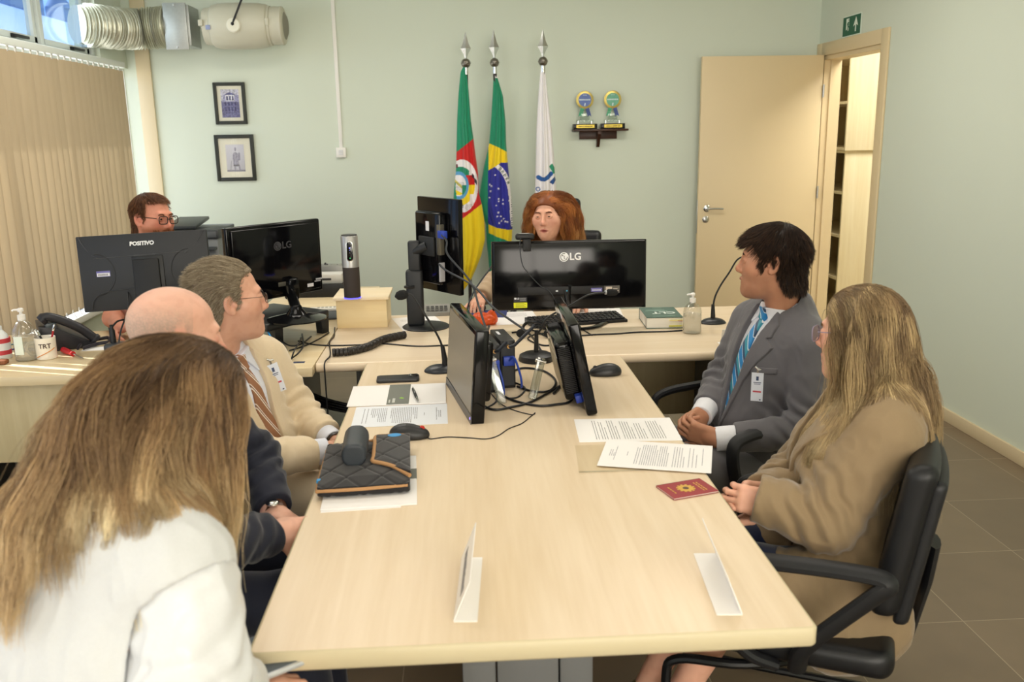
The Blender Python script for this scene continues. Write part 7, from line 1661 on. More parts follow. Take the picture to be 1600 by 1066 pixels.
# ------------------------------------------------------------------ man in grey suit
def grey_man():
    T = Torso(A(1172, 728, 2.95), A(1224, 494, 2.93), (-.96, -.28), sw=.152, k=1.0, belly=1.0); R_, F_, U_ = T.R, T.F, T.U
    hc = A(1206, 408, 2.90)
    P = Person('man in grey suit and blue striped tie seated by table', T, (hc, -.93, .36, .0, .02), skin='#bb8668', lip='#94594c', stub=.16, stubc='#5b4a44', jaw=1.02, blush=.12)
    SL, SR = T.w((-.168, 0, -.070)), T.w((.166, 0, -.070))
    EL, WL = A(1262, 674, 2.70), A(1120, 686, 2.74); ER, WR = A(1128, 596, 3.10), A(1096, 650, 2.90)
    P.arms = [(SL, EL), (EL, WL), (SR, ER), (ER, WR)]
    kn = [(.68, 2.68, .55), (.64, 2.93, .54)]; an = [(.62, 2.72, .10), (.60, 2.96, .10)]
    tf = P.trousers(cloth('suit_grey', '#626064'), knees=kn, ankles=an)
    dL = unit(np.array(A(1062, 668, 2.79))-WL); dR = unit(np.array(A(1064, 672, 2.81))-WR)
    cu = (.75, .75, .45)
    P.hands = [(hand_m(WL, dL, (-.15, .75, .25)), -1, dict(curls=[(.45, .7, .4), (.55, .75, .4), (.6, .8, .45), (.65, .8, .45)], thumb=.15), WL-dL*0+unit(EL-WL)*.05), (hand_m(WR, dR, (.1, -.85, .1)), 1, dict(curls=[(.5, .8, .45), (.55, .8, .45), (.6, .85, .45), (.65, .85, .45)], thumb=.2), WR+unit(ER-WR)*.05)]
    P.build()
    Mj = cloth('suit_grey', '#626064'); Ms = cloth('shirt_white', '#e9eaf0', sheen=.1, rough=.7)
    Mt = stripes('tie_blue', '#2a7fb8', [(0, '#2f86c4'), (.40, '#e3ebf0'), (.44, '#35506e'), (.66, '#3f93a8'), (.93, '#e3ebf0')], .45)
    jk = P.suit(Mj, Ms, Mt, arms=[(SL, EL, WL, .062), (SR, ER, WR, .062)], seed=1.0, wr=.0035, folds=.009, v_bot=-.40, r=(.070, .060, .046), v_top=.060)
    add_stripe(child(P.root, 'tie'), T, .085, -1.5, P.root)
    P.cuff(EL, WL, Ms, .041, .075, .004); P.cuff(ER, WR, Ms, .041, .075, .004)
    f, lo, hi, res, m, nm = tf; P.part(nm, f, lo, hi, res, m)
    pk = Isec(.002, Off(Disp(Off(T.f, .016), wrinkle(.0035, (11, 11, 8), 1.0)), .005), poly2([(-.145, -.145), (-.068, -.165), (-.070, -.185), (-.146, -.165)], T.fr()), T.front(.02)); P.part('breast_pocket', pk, *bb([T.w((-.1, .1, -.16))], .1), .003, Mj, jk)
    P.shoes(an, [(-1, -.1), (-1, .1)], mat('shoe_black', '#15130f', .3)); P.eyes('#2e2018'); P.brows('#1d1510')
    P.short_hair(hair_cap(.006, 0.0, -.088, .007), 12000, crown_comb(.01, -.05, .125, .045), lambda q: .034+.020*np.clip(q[:, 2]/.1, 0, 1), [(0, '#150e0a'), (.6, '#2a1c14'), (1, '#46301f')], .00055, .0015, clampt=.22, k=200, jit=.08, lift=.02, facez=.036, base='#1b120d')
    # badge clipped on the jacket
    bp = T.w((-.125, .14, -.165)); M = frame_m(A(1183, 604, bp[1]-.035), unit((.80, -.36, 0)), (0, 0, 1), np.cross(unit((.80, -.36, 0)), (0, 0, 1)))
    badge(M, 'white visitor badge clipped to grey suit jacket', .0)
    return P
def badge(M, lb, tilt=0.0):
    t = thing('visitor_badge', lb, 'badge', tuple(M.translation)); z = 1 if (M @ Vector((0, 0, 1))-M.translation).y < 0 else -1
    M = M @ RZ(tilt)
    MB().box((-.019, -.050, -.0012), (.019, .046, .0012), .0006, 1, M).build('card', mat('card_white', '#dfe3ee', .35), t)
    f = MB(); s = .0013*z; w = lambda a, b_, c, d: f.box((a, b_, min(s, s+.0003*z)), (c, d, max(s, s+.0003*z)), 0, 1, M)
    w(-.004, .020, .004, .034); w(-.012, .012, .012, .0145); w(-.010, .007, .010, .009); w(.008, -.046, .013, -.042); f.build('crest_print', mat('print_navy', '#3c4a6a', .5), t)
    f = MB(); f.box((-.013, -.020, min(s, s+.0003*z)), (.013, -.0145, max(s, s+.0003*z)), 0, 1, M); f.build('red_print', mat('print_badge_red', '#c24a58', .5), t)
    f = MB(); f.box((-.003, .046, -.001), (.003, .060, .001), 0, 1, M); f.tube([tuple(M @ Vector(p)) for p in ((-.008, .066, 0), (.0, .060, .003*z), (.010, .058, .003*z))], .0035, 8); f.build('clip', Mchrome, t)
# ------------------------------------------------------------------ woman in tan coat
def long_hair(P, n, length, col, comb, th=.0008, coll=None, k=420, clampt=.55, wave=.004, wavef=55, jit=.12, cap_th=.010, seed=5, steps=16, grav=.4, recede=.0, nape=-.085, lift=.1, base=None, tip=.3, capres=.0032, top=.006, stiff=.62, off=.004, mask=None, clampr=True, parent_name='hair', rndmix=.35, facez=.055, facex=.052):
    cf = hair_cap(cap_th, recede, nape, top); V, F = mesh_sdf(cf, (-.13, -.16, -.16), (.13, .14, .16), capres); rng = np.random.default_rng(seed); m = np.array(P.HM)
    R, N = sample_mesh(V, F, n, rng, mask); Rl = R.copy(); R = (R@m[:3, :3].T+m[:3, 3]).astype(F32); N = (N@m[:3, :3].T).astype(F32); R = R-N*.003
    cl = U(0, local(Off(cf, -.002), P.HM), local(Off(P.hf, -.003), P.HM), P.neckf) if coll is None else U(0, local(Off(cf, -.002), P.HM), local(Off(P.hf, -.003), P.HM), P.neckf, coll)
    mi_ = np.array(P.HM.inverted(), dtype=F32)
    def cull(Q):
        q = Q@mi_[:3, :3].T+mi_[:3, 3]; return ((np.abs(q[:, :, 0]) < facex) & (q[:, :, 1] > .055) & (q[:, :, 2] < facez) & (q[:, :, 2] > -.16)).any(1)
    cmb = comb(Rl, R); L_ = (length(Rl) if callable(length) else np.full(n, length))*(1.1-.48*rng.random(n)**1.8); d0 = cmb(R, 0)+N*lift
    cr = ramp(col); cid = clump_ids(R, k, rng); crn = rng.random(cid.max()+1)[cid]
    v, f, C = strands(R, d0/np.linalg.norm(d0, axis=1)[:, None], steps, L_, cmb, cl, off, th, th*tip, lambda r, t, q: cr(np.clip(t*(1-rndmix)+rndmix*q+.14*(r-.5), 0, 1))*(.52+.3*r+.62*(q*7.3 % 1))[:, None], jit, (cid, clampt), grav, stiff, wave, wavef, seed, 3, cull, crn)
    Vw = V@m[:3, :3].T+m[:3, 3]; cc = np.tile(lin(base or col[0][1]), (len(V), 1)); VV, FF = join_meshes([(Vw, F), (v, f)])
    from_np(parent_name, VV, FF, HAIRMAT(), P.root, True, True, {'Col': np.clip(np.concatenate([cc, C]), 0, 1)})
def tan_woman():
    T = Torso((.985, 2.10, .47), A(1366, 618, 2.13), (-.96, .22), sw=.138, k=1.0, belly=.95, chest=.95, female=True)
    hc = A(1346, 522, 2.15)
    P = Person('woman in tan coat with long blond hair and glasses', T, (hc, -.74, .67, -.06, .03), skin='#e2ad94', lip='#b8605c', female=True, blush=.4)
    SL, SR = T.w((-.150, 0, -.075)), T.w((.150, 0, -.075)); EL, WL = A(1290, 812, 1.97), A(1206, 786, 2.02); ER, WR = A(1245, 745, 2.26), A(1200, 772, 2.12)
    P.arms = [(SL, EL), (EL, WL), (SR, ER), (ER, WR)]
    kn = [(.70, 2.02, .52), (.68, 2.17, .52)]; an = [(.50, 2.03, .11), (.46, 2.14, .11)]
    P.legs = [(T.w((-.09, .02, -.5*T.L)), kn[0]), (T.w((.09, .02, -.5*T.L)), kn[1])]
    dL = unit(np.array(A(1140, 776, 2.05))-WL); dR = unit(np.array(A(1145, 768, 2.10))-WR)
    P.hands = [(hand_m(WL, dL, (.1, .8, -.2)), -1, dict(curls=[(.55, .8, .4)]*4, thumb=.2, s=.9), WL+unit(EL-WL)*.05), (hand_m(WR, dR, (.1, -.8, -.2)), 1, dict(curls=[(.35, .6, .4), (.45, .7, .4), (.5, .7, .4), (.6, .8, .4)], thumb=.1, s=.9), WR+unit(ER-WR)*.05)]
    lf = [U(.02, cap(k_, a_, .055, .033)) for k_, a_ in zip(kn, an)]
    P.extra_skin = [(f_, *bb([k_, a_], .10), .005) for f_, k_, a_ in zip(lf, kn, an)]
    P.build()
    Mc = cloth('coat_tan', '#8e795b', nscale=400); Mb = cloth('dress_navy', '#1f2a4a')
    sk = [ell((.95, 2.09, .45), (.19, .205, .13)), cap((.92, 1.98, .50), (.78, 2.0, .51), .080, .07), cap((.92, 2.20, .50), (.80, 2.18, .51), .080, .07), ell((.93, 1.93, .40), (.15, .065, .12))]
    jk = P.suit(Mc, Mb, None, arms=[(SL, EL, WL, -.035), (SR, ER, WR, -.02)], seed=7.3, wr=.006, folds=.013, v_bot=-.30, r=(.078, .071, .054), v_top=.066, lap_w=.062, hem=-.80, collar=False, off=.024, extra=sk, name='coat', res=.0045)
    # flap pocket and buttons
    pk = T.w((-.165, .12, -.43)); 
    for q in ((.035, -.315), (.06, -.40)):
        d = T.w((-q[0], .2, q[1])); f0 = Off(T.f, .030); p = d.copy()
        for _ in range(40): p = p-T.F*float(f0(v3([p]))[0])*.8
        fm_ = frame_m(p, T.R, T.U, np.cross(T.R, T.U)); b_ = MB(); b_.lathe([(0, -.004), (.012, -.004), (.0135, 0), (.011, .003), (.006, .0018), (0, .0018)], (0, 0, 0), 20); bmesh.ops.transform(b_.bm, matrix=fm_ @ (Matrix.Identity(4) if np.cross(T.R, T.U)@T.F > 0 else RX(PI)), verts=b_.bm.verts[:]); b_.build('button', mat('horn_button', '#4b4234', .3), jk)
    f, lo, hi, res, m, nm = P.trousers(Mb, knees=kn, ankles=[(k_[0]-.02, k_[1], .40) for k_ in kn], name='dress', r=(.085, .066, .06)); P.part(nm, f, lo, hi, res, m)
    P.shoes(an, [(-1, -.05), (-1, .05)], mat('sandal_gold', '#8f7a4a', .3, .7, bump=.8, bscale=300)); P.eyes('#4a5a50'); P.brows('#8a6a48')
    P.glasses(mat('frame_lilac', '#8d8399', .3), .026, .020, .0014, refl=.10)
    coll = Off(T.f, .030)
    hx, hy = np.array(P.HM.col[0][:3]), np.array(P.HM.col[1][:3])
    def comb(Rl, Rw):
        lx, ly, lz = Rl[:, 0], Rl[:, 1], Rl[:, 2]; side = np.clip((lx+.012)/.03, -1, 1)*np.clip(lz/.07, 0, 1)*np.clip((ly+.075)/.07, .12, 1)
        def f(Pw, t):
            k_ = min(1, t*3.4); n_ = len(lx); d = np.outer((1-k_)*side*.75, hx)+np.outer(-(1-k_)*(.02+.7*np.clip((ly+.02)/.05, 0, 1))+.03*k_, hy); d[:, 2] -= .25+.75*k_
            d += np.outer(k_*.10*np.ones(n_), [1, -.1, 0]); return d/np.linalg.norm(d, axis=1)[:, None]
        return f
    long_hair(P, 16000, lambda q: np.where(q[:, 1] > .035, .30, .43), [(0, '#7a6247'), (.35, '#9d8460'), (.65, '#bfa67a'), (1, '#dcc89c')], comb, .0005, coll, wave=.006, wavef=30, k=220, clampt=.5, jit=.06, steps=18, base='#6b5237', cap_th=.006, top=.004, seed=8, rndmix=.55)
    return P
# ------------------------------------------------------------------ man in beige suit
def beige_man():
    T = Torso(A(378, 735, 2.78), A(349, 562, 2.72), (.84, -.54), sw=.155, k=1.05, belly=1.2)
    hc = A(357, 468, 2.68)
    P = Person('man in beige suit with glasses and striped brown tie', T, (hc, .92, .40, .0, .0), skin='#d8a58c', lip='#b0695c', stub=.12, stubc='#9a8074', blush=.2, chin=.002)
    SR, SL = T.w((.168, 0, -.07)), T.w((-.168, 0, -.07)); ER, WR = A(375, 722, 2.46), A(508, 705, 2.56); EL, WL = A(468, 648, 2.90), A(522, 690, 2.72)
    P.arms = [(SR, ER), (ER, WR), (SL, EL), (EL, WL)]
    kn = [(-.42, 2.86, .56), (-.40, 2.52, .56)]; an = [(-.36, 2.88, .10), (-.34, 2.55, .10)]
    P.hands = [(hand_m(WR, (1, .15, -.05), (0, .4, -.9)), 1, dict(curl=(.3, .5, .3)), WR+unit(ER-WR)*.05), (hand_m(WL, (1, -.25, -.05), (0, -.4, -.9)), -1, dict(curl=(.35, .5, .3)), WL+unit(EL-WL)*.05)]
    tf = P.trousers(cloth('suit_beige', '#dac7a8'), knees=kn, ankles=an); P.build()
    Mj = cloth('suit_beige', '#dac7a8'); Ms = cloth('shirt_pale', '#dfe3f0', sheen=.1, rough=.7)
    Mt = stripes('tie_brown', '#976a4c', [(0, '#976a4c'), (.50, '#e9dfd4'), (.60, '#8a6a5a'), (.72, '#e9dfd4'), (.80, '#976a4c')], .5)
    jk = P.suit(Mj, Ms, Mt, arms=[(SR, ER, WR, .03), (SL, EL, WL, .05)], seed=2.2, wr=.004, folds=.009, v_bot=-.37, r=(.072, .062, .049), v_top=.060)
    add_stripe(child(P.root, 'tie'), T, .075, -2.4, P.root); P.cuff(ER, WR, Ms, .040, .05, .004); P.cuff(EL, WL, Ms, .038, .05, .0)
    f, lo, hi, res, m, nm = tf; P.part(nm, f, lo, hi, res, m); P.shoes(an, [(1, 0), (1, 0)], mat('shoe_brown', '#3a2617', .35)); P.eyes('#4a5560'); P.brows('#7a6450')
    # sleeve buttons / watch
    w = MB(); d = unit(WL-EL); w.tube([tuple(WL-d*.012), tuple(WL+d*.012)], .034, 20, False); w.build('watch_strap', mat('strap_dark', '#2b2522', .4), P.root)
    P.glasses(mat('frame_wire', '#4a4038', .3, .5), .023, .014, .0010, refl=.08)
    cm = back_comb(.25, .3)
    P.short_hair(hair_cap(.004, .030, -.088, .004), 12000, cm, lambda q: .020+.024*np.clip(q[:, 2]/.1, 0, 1), [(0, '#7d6d58'), (.5, '#a1917a'), (1, '#c9bca4')], .0005, .0012, k=300, clampt=.25, base='#85745e', jit=.10, lift=.0)
    M = frame_m(A(431, 590, T.w((-.1, .14, -.2))[1]-.02), unit((.85, .45, 0)), (0, 0, 1), np.cross(unit((.85, .45, 0)), (0, 0, 1))); badge(M, 'white visitor badge hanging on beige suit jacket', .25)
    fb = T.w((.0, .3, -.385)); f0 = Off(T.f, .020)
    for _ in range(40): fb = fb-T.F*float(f0(v3([fb]))[0])*.8
    b_ = MB(); b_.lathe([(0, -.004), (.010, -.004), (.011, 0), (.009, .003), (0, .002)], (0, 0, 0), 18); bmesh.ops.transform(b_.bm, matrix=frame_m(fb, T.R, T.U, np.cross(T.R, T.U)) @ (Matrix.Identity(4) if np.cross(T.R, T.U)@T.F > 0 else RX(PI)), verts=b_.bm.verts[:]); b_.build('button', mat('horn_button2', '#7d7464', .3), jk)
    return P
# ------------------------------------------------------------------ bald man
def bald_man():
    T = Torso((-.90, 2.05, .52), A(268, 622, 2.05), (.92, -.30), sw=.155, k=1.05, belly=1.1)
    hc = A(274, 527, 2.04)
    P = Person('bald man in navy suit and blue tie, partly hidden', T, (hc, .90, .44, -.14, .0), skin='#e2b09a', lip='#b8705f', blush=.8, wide=1.03, shaved='#a39080')
    SR, SL = T.w((.168, 0, -.07)), T.w((-.168, 0, -.07)); ER, WR = A(345, 850, 1.78), A(432, 832, 1.93); EL, WL = A(400, 715, 2.26), A(432, 806, 2.08)
    P.arms = [(SR, ER), (ER, WR), (SL, EL), (EL, WL)]; kn = [(-.44, 2.16, .57), (-.42, 1.88, .57)]; an = [(-.40, 2.16, .10), (-.38, 1.88, .10)]
    P.hands = [(hand_m(WR, (1, .25, -.1), (0, .5, -.85)), 1, dict(curl=(.35, .6, .4)), WR+unit(ER-WR)*.05), (hand_m(WL, unit((.75, -.55, -.15)), (-.2, -.3, -.9)), -1, dict(curl=(.45, .6, .4), thumb=.1), WL+unit(EL-WL)*.05)]
    Mj = cloth('suit_navy', '#1c1f2e', sheen=.2); tf = P.trousers(Mj, knees=kn, ankles=an); P.build()
    Ms = cloth('shirt_white', '#e9eaf0'); Mt = cloth('tie_navy', '#3a4470', rough=.45, bump=.1)
    P.suit(Mj, Ms, Mt, arms=[(SR, ER, WR, .0), (SL, EL, WL, .03)], seed=3.2, wr=.004, folds=.009, v_bot=-.40)
    f, lo, hi, res, m, nm = tf; P.part(nm, f, lo, hi, res, m); P.shoes(an, [(1, 0), (1, 0)], mat('shoe_black', '#15130f', .3)); P.eyes('#4a5560'); P.brows('#b09478', 90)
    d = unit(WL-EL); w = MB(); w.tube([tuple(WL-d*.030), tuple(WL-d*.006)], .031, 20, False); w.build('watch_strap', mat('strap_brown', '#5a3a2a', .4), P.root); w = MB(); q = WL-d*.018+np.array([0, -.5, .85])*.031; w.sph(tuple(q), .017, 16, (1, 1, .5)); w.build('watch_case', Mchrome, P.root)
    return P
# ------------------------------------------------------------------ woman in the foreground
def front_woman():
    T = Torso((-.66, 1.14, .44), A(182, 806, 1.33), (.46, .89), sw=.140, k=1.0, belly=.95, chest=1.0, female=True)
    hc = A(285, 648, 1.47)
    P = Person('woman in white vest with long blond-tipped hair, seen from behind', T, (hc, .72, .62, -.30, .10), skin='#e0ab92', lip='#b8605c', female=True)
    SR, SL = T.w((.158, 0, -.075)), T.w((-.158, 0, -.075)); ER, WR = A(300, 1090, 1.18), A(372, 1082, 1.34); EL, WL = T.w((-.24, .06, -.33)), T.w((-.10, .24, -.42))
    P.arms = [(SR, ER), (ER, WR), (SL, EL), (EL, WL)]; kn = [(-.62, 1.58, .54), (-.44, 1.50, .54)]; an = [(-.60, 1.60, .1), (-.43, 1.55, .1)]
    P.hands = [(hand_m(WR, unit((.75, .6, -.15)), (.1, .2, -.95)), 1, dict(curl=(.35, .5, .3), s=.9), WR+unit(ER-WR)*.09), (hand_m(WL, unit((.7, .6, -.2)), (.1, .2, -.95)), -1, dict(curl=(.35, .5, .3), s=.9), WL+unit(EL-WL)*.05)]
    tf = P.trousers(cloth('trousers_dark', '#2a2a30'), knees=kn, ankles=an); P.build(.0026)
    Mv = cloth('vest_white', '#cfd1d2', bump=.15); Mb = cloth('blouse_white', '#d9dbdd', sheen=.2, rough=.38, bump=.05)
    P.suit(Mv, None, None, arms=[], seed=5.1, wr=.006, lap=False, opening=False, off=.026, hem=-.62, name='vest', res=.0045, holes=[cap(SR+T.R*.035-T.U*.045, ER, .092, .10), cap(SL-T.R*.035-T.U*.045, EL, .092, .10)])
    for S_, E_, W_, sd in ((SR, ER, WR, 1.0), (SL, EL, WL, 2.0)):
        f = Disp(arm(S_-T.U*.006, E_, W_, (.070, .078, .050), .02), sum_d(wrinkle(.009, (12, 12, 7), sd), wrinkle(.005, (22, 22, 12), sd), elbow_folds(S_, E_, W_, .010))); P.part('blouse_sleeve', f, *bb([S_, E_, W_], .14), .005, Mb)
    ct = Isec(.003, Off(P.neckf, .028), plane(T.w((0, -.02, .035)), T.U), plane(T.w((0, 0, -.06)), -T.U)); P.part('collar', ct, *bb([T.neck], .14), .004, Mv)
    f, lo, hi, res, m, nm = tf; P.part(nm, f, lo, hi, res, m); P.shoes(an, [(.5, .86)]*2, mat('shoe_black', '#15130f', .3)); P.eyes(); P.brows('#6a4e38')
    coll = Off(T.f, .040); hx, hy = np.array(P.HM.col[0][:3]), np.array(P.HM.col[1][:3])
    def comb(Rl, Rw):
        lx, ly = Rl[:, 0], Rl[:, 1]; side = np.clip((lx-.0)/.03, -1, 1)*np.clip((Rl[:, 2]+.0)/.07, 0, 1)*np.clip((ly+.075)/.07, .12, 1); wgt = np.clip((.060-lx)/.11, 0, 1)
        def f(Pw, t):
            n_ = len(lx); bk = np.clip((.02-ly)/.06, 0, 1); k_ = np.clip(t*(3.2-1.5*bk), 0, 1); d = np.outer((1-k_)*side*.75 if np.isscalar(k_) else (1-k_)*side*.75, hx)+np.outer(-(1-k_)*.62, hy); d[:, 2] -= .25+.75*k_
            d += np.outer(wgt*k_*.85, [-.78, -.55, .0])+np.outer((1-wgt)*(.10*k_+1.0*bk*np.clip(1.6-2.2*t, .35, 1)), [-.10, -.95, 0]); return d/np.linalg.norm(d, axis=1)[:, None]
        return f
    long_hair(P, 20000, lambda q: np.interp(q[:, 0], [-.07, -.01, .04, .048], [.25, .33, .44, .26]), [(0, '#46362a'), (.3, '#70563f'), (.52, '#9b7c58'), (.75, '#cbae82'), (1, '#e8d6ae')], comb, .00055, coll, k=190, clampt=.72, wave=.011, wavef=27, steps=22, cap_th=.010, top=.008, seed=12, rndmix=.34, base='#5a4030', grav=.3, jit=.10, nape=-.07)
    return P
# ------------------------------------------------------------------ bearded man behind the left desk
def left_man():
    T = Torso((-1.52, 4.62, .55), A(228, 420, 4.42), (.75, -.55), sw=.155)
    hc = A(238, 342, 4.36)
    P = Person('bearded man with dark glasses behind the matt monitor', T, (hc, .88, -.48, -.03, -.05), skin='#d28f76', lip='#a85f52', stub=.75, stubc='#8a4f30', blush=.5)
    SR, SL = T.w((.165, 0, -.07)), T.w((-.165, 0, -.07)); ER, WR = A(178, 512, 4.22), A(190, 530, 4.05); EL, WL = A(300, 500, 4.5), A(300, 520, 4.25)
    ER[2] = max(ER[2], .79); WR[2] = .785; EL[2] = max(EL[2], .72); WL[2] = .785
    P.arms = [(SR, ER), (ER, WR), (SL, EL), (EL, WL)]
    P.hands = [(hand_m(WR, unit((.5, -.3, 0)), (0, 0, -1)), 1, dict(curl=(.25, .4, .3)), ER), (hand_m(WL, unit((.3, -.9, 0)), (0, 0, -1)), -1, dict(curl=(.25, .4, .3)), EL)]
    kn = [(-1.45, 4.22, .52), (-1.12, 4.34, .52)]; an = [(-1.42, 4.25, .1), (-1.10, 4.4, .1)]; tf = P.trousers(cloth('jeans', '#3a4256'), knees=kn, ankles=an); P.build(.003)
    Mp = cloth('polo_pink', '#b98a80'); ar = [Isec(.005, cap(s_, e_, .066, .058), plane(s_+(e_-s_)*.75, e_-s_)) for s_, e_ in ((SR, ER), (SL, EL))]
    P.suit(Mp, None, None, arms=[], extra=ar, opening=False, lap=False, seed=9.0, off=.012, name='polo_shirt', res=.006)
    f, lo, hi, res, m, nm = tf; P.part(nm, f, lo, hi, res, m); P.shoes(an, [(.75, -.55)]*2, mat('shoe_black', '#15130f', .3)); P.eyes('#3a4a44'); P.brows('#5a3520')
    P.glasses(mat('frame_brown', '#2e1d16', .35), .025, .018, .0022, sq=.5, refl=.10)
    P.short_hair(hair_cap(.003, .046, -.088, .003), 8000, crown_comb(.02, -.05, .125, .03), lambda q: .018+.016*np.clip(q[:, 2]/.1, 0, 1), [(0, '#3a2114'), (.5, '#5e3a24'), (1, '#8a5c3c')], .0006, .0015, k=220, clampt=.3, base='#4a2c1a', jit=.12, lift=.03, facez=.066)
    rng = np.random.default_rng(3); n = 2600; x = rng.uniform(-.062, .062, n); z = rng.uniform(-.118, -.046, n); keep = ((z > -.058) & (np.abs(x) < .028)) | ((z < -.078) & (np.abs(x) < .05)) | (np.abs(x) > .040); x, z = x[keep], z[keep]; R = np.stack([x, np.full(len(x), .115), z], 1).astype(F32)
    for _ in range(40): R[:, 1] -= P.hf(R)*.8
    ok = R[:, 1] > .02; R = R[ok]; D = np.tile([0, .45, -1], (len(R), 1)).astype(F32); cr = ramp([(0, '#6a3a20'), (1, '#a0643a')]); V, F, C = strands(R, D/np.linalg.norm(D, axis=1)[:, None], 3, np.full(len(R), .012), lambda q, k: D, P.hf, .0005, .0008, .0003, lambda r, t, q: cr(r), .4); P._hl('beard', V, F, C)
    return P
# ------------------------------------------------------------------ judge
def judge():
    T = Torso((.52, 4.98, .56), A(868, 398, 4.78), (-.30, -.95), sw=.142, k=1.0, female=True)
    hc = A(858, 337, 4.66)
    P = Person('woman with wavy auburn hair speaking behind the wide monitor', T, (hc, -.42, -.91, -.02, .05), skin='#dfa98e', lip='#b2605a', female=True, mouth=.6, lids=.25, blush=.3)
    SR, SL = T.w((.152, 0, -.075)), T.w((-.152, 0, -.075)); ER, WR = (.16, 4.62, .84), (.075, 4.47, .785); EL, WL = (.72, 4.62, .80), (.56, 4.36, .775); ER, WR, EL, WL = [np.array(q) for q in (ER, WR, EL, WL)]
    P.arms = [(SR, ER), (ER, WR), (SL, EL), (EL, WL)]
    P.hands = [(hand_m(WR, unit((-.15, -.95, -.12)), (0, -.1, -1)), 1, dict(curls=[(.15, .35, .3), (.2, .4, .3), (.3, .5, .3), (.35, .5, .3)], thumb=.1, s=.9), WR+unit(ER-WR)*.06), (hand_m(WL, unit((-.3, -.95, -.05)), (0, 0, -1)), -1, dict(curl=(.2, .3, .2), s=.9), WL+unit(EL-WL)*.06)]
    kn = [(.36, 4.55, .50), (.62, 4.53, .50)]; an = [(.36, 4.6, .1), (.62, 4.6, .1)]; tf = P.trousers(cloth('trousers_dark', '#2a2a30'), knees=kn, ankles=an); P.build(.0024)
    Mj = cloth('blazer_beige', '#b39a7c'); Mb = cloth('blouse_cream', '#d9c8b4')
    P.suit(Mj, Mb, None, arms=[(SR, ER, WR, .03), (SL, EL, WL, .03)], seed=6.0, wr=.004, v_bot=-.30, collar=False, name='blazer', res=.006)
    f, lo, hi, res, m, nm = tf; P.part(nm, f, lo, hi, res, m); P.shoes(an, [(-.3, -.95)]*2, mat('shoe_black', '#15130f', .3)); P.eyes('#3a2a1c', (.05, 0)); P.brows('#5a3420', 150)
    for sx in (-1, 1): MB().sph(tuple(P.H((sx*.082, -.004, -.038))), .006, 12).build('earring', mat('pearl', '#e6dccb', .2, .3), P.root)
    coll = Off(T.f, .02); hx, hy = np.array(P.HM.col[0][:3]), np.array(P.HM.col[1][:3])
    def comb(Rl, Rw):
        lx, ly = Rl[:, 0], Rl[:, 1]; side = np.clip((lx+.02)/.02, -1, 1)
        def f(Pw, t):
            k_ = min(1, t*3.0); n_ = len(lx); fr = np.clip(ly/.05, 0, 1); d = np.outer((1-k_)*side*.85, hx)+np.outer(-(1-k_)*.65*np.ones(n_), hy); d[:, 2] += .15*(1-k_)*(1-fr)-1.0*k_; d += np.outer(side*k_*(.02 if t < .35 else .26 if t < .8 else -.2), hx)+np.outer(-.12*k_*np.ones(n_), hy); return d/np.linalg.norm(d, axis=1)[:, None]
        return f
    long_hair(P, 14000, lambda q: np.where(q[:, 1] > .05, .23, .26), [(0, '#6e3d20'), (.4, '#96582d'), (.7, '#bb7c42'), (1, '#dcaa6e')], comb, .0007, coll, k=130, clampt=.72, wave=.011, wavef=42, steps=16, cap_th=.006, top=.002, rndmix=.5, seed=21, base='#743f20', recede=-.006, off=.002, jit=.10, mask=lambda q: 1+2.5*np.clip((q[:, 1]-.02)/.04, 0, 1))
    return P
for nm_, fn_ in (('judge', judge), ('left', left_man), ('grey', grey_man), ('beige', beige_man), ('tan', tan_woman), ('bald', bald_man), ('front', front_woman)):
    if want(nm_): fn_()
# ------------------------------------------------------------------ chairs
VG = None
visitor_chair('black visitor chair with arm loop under woman in tan coat', (.85, 2.08), (-.90, .42), zs=.42, back_h=.38, armz=.215)
visitor_chair('black visitor chair under the man in grey suit', (.96, 2.98), (-.95, -.25), back_h=.36, zs=.43)
visitor_chair('black visitor chair under the man in beige suit', (-.80, 2.80), (.85, -.45), back_h=.26)
visitor_chair('black visitor chair under the bald man in navy suit', (-.86, 2.05), (.95, -.2), back_h=.14)
visitor_chair('black swivel chair under the bearded man', (-1.53, 4.64), (.75, -.55), kind='swivel', arms=False, back_h=.50)
ch, Mch = visitor_chair('black swivel chair with headrest behind the red-haired woman', (.54, 5.02), (-.25, -.95), kind='swivel', zs=.47, back_h=.49)
W_ = lambda p: tuple(Mch @ Vector(p))
MB().box((-.075, -.43, 1.07), (.115, -.36, 1.22), .028, 3, Mch).build('headrest', Mchp, ch); MB().tube([W_((0, -.36, .95)), W_((0, -.42, 1.12))], .02, 8).build('headrest_post', Mchp, ch)
so_ = thing('stool', 'dark padded stool under the woman in white vest', 'stool', (-.64, 1.14, 0)); f = MB(); f.lathe([(0, .36), (.20, .36), (.215, .38), (.215, .41), (.19, .43), (0, .435)], (-.64, 1.14, 0), 36); f.build('seat', Mchair, so_)
for k in range(4):
    a = PI/4+k*PI/2; MB().tube([(-.64+.14*math.cos(a), 1.14+.14*math.sin(a), .37), (-.64+.20*math.cos(a), 1.14+.20*math.sin(a), 0.0)], .014, 8).build('leg', Msled, so_)
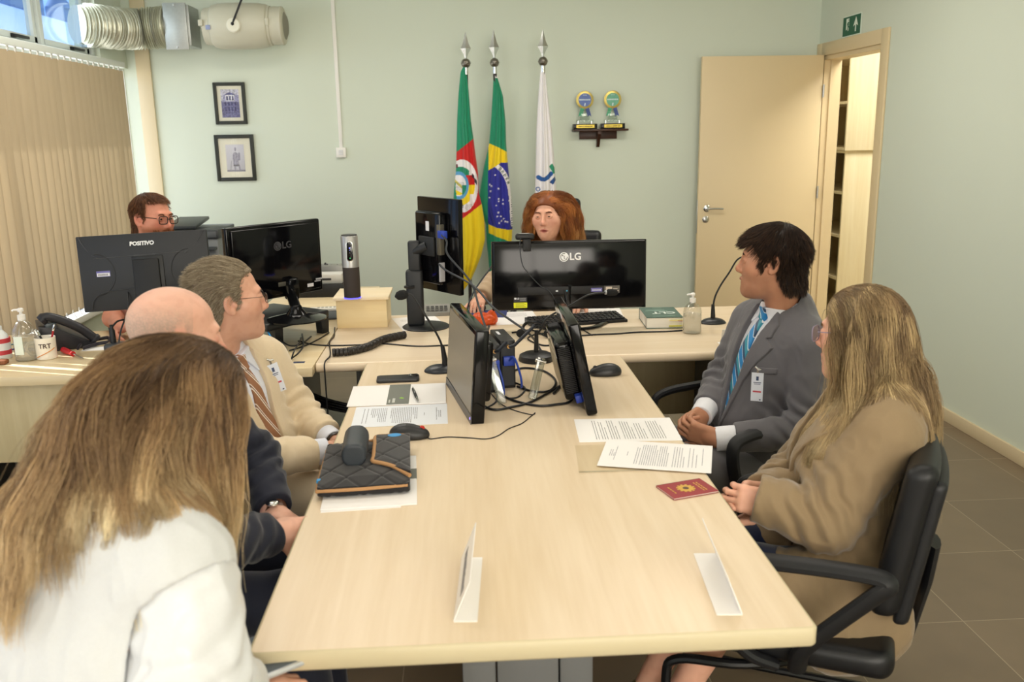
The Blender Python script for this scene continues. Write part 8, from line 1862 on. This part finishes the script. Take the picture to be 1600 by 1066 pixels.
# ================================================================== CAMERA AND LIGHT
cd = bpy.data.cameras.new('camera'); cam = bpy.data.objects.new('camera', cd); COL.objects.link(cam)
cd.sensor_fit = 'HORIZONTAL'; cd.sensor_width = 36.0; cd.lens = FPX*36.0/1600; cd.clip_start = .05
cam.matrix_world = frame_m(CAM, CR, CU, -CF)
bpy.context.scene.camera = cam
cd.dof.use_dof = True; cd.dof.focus_distance = 3.5; cd.dof.aperture_fstop = 4.5
def area(name, loc, rot, sx, sy, e, col=(1, 1, 1)):
    l = bpy.data.lights.new(name, 'AREA'); l.shape = 'RECTANGLE'; l.size = sx; l.size_y = sy; l.energy = e; l.color = col
    o = bpy.data.objects.new(name, l); COL.objects.link(o); o.location = loc; o.rotation_euler = rot; return o
for x, y in ((-.9, .3), (1.1, .3), (-.9, 2.4), (1.1, 2.4), (-.9, 4.6), (1.1, 4.6)):
    area('assumed_ceiling_lamp', (x, y, ZC-.02), (0, 0, 0), 1.2, .6, (3 if y < 1 else 10) if y < 4 else 22, (1, .93, .83))  # ceiling lamps are assumed, all out of view
area('front_fill', (.9, Y0+.03, 1.80), (PI/2, 0, 0), 3.2, 1.5, 140, (1, .92, .82))  # added fill light behind the camera, no window known there
area('daylight_fill', (XL+.20, .5, 1.5), (0, -PI/2, 0), 1.9, 4.0, 24, (.93, .97, 1.0))  # added fill light inside the added blind, standing in for assumed daylight
area('daylight_fill', (XL-.02, 5.6, 2.38), (0, -PI/2, 0), .4, 1.3, 5, (.85, .95, 1.0))  # area light added just inside the upper panes for their daylight
area('next_room_fill', (3.5, 5.8, ZC-.02), (0, 0, 0), 1.0, 1.0, 50, (1, .96, .88)); area('next_room_fill', (2.95, 7.6, ZC-.02), (0, -.5, 0), .3, 1.2, 24, (1, .93, .8))  # added lights, assumed from the lit next room; second one brightens the shelves
sun = bpy.data.lights.new('sun', 'SUN'); sun.energy = 11; sun.angle = .009; so = bpy.data.objects.new('sun', sun); COL.objects.link(so)
sd = Vector((.84, -.30, -.60)); so.rotation_euler = sd.to_track_quat('-Z', 'Y').to_euler()
wd = bpy.data.worlds.new('sky'); bpy.context.scene.world = wd; wd.use_nodes = True
nt = wd.node_tree; bg = nt.nodes['Background']; tc = nt.nodes.new('ShaderNodeTexCoord'); sx = nt.nodes.new('ShaderNodeSeparateXYZ'); nt.links.new(tc.outputs['Generated'], sx.inputs[0])
cr = nt.nodes.new('ShaderNodeValToRGB'); e = cr.color_ramp.elements; e[0].position = .49; e[0].color = (1, 1, .97, 1); e[1].position = .53; e[1].color = (.30, .50, .85, 1)
mr = nt.nodes.new('ShaderNodeMapRange'); mr.inputs[1].default_value = -1; mr.inputs[2].default_value = 1; nt.links.new(sx.outputs[2], mr.inputs[0]); nt.links.new(mr.outputs[0], cr.inputs[0])
nt.links.new(cr.outputs[0], bg.inputs[0]); bg.inputs[1].default_value = 2.6
sc = bpy.context.scene
sc.view_settings.view_transform = 'Standard'; sc.view_settings.look = 'None'; sc.view_settings.gamma = 1; sc.view_settings.exposure = 0.10
sc.cycles.max_bounces = 7; sc.cycles.diffuse_bounces = 4; sc.cycles.transmission_bounces = 8; sc.cycles.transparent_max_bounces = 8; sc.cycles.caustics_reflective = False; sc.cycles.caustics_refractive = False
sc.cycles.use_denoising = True
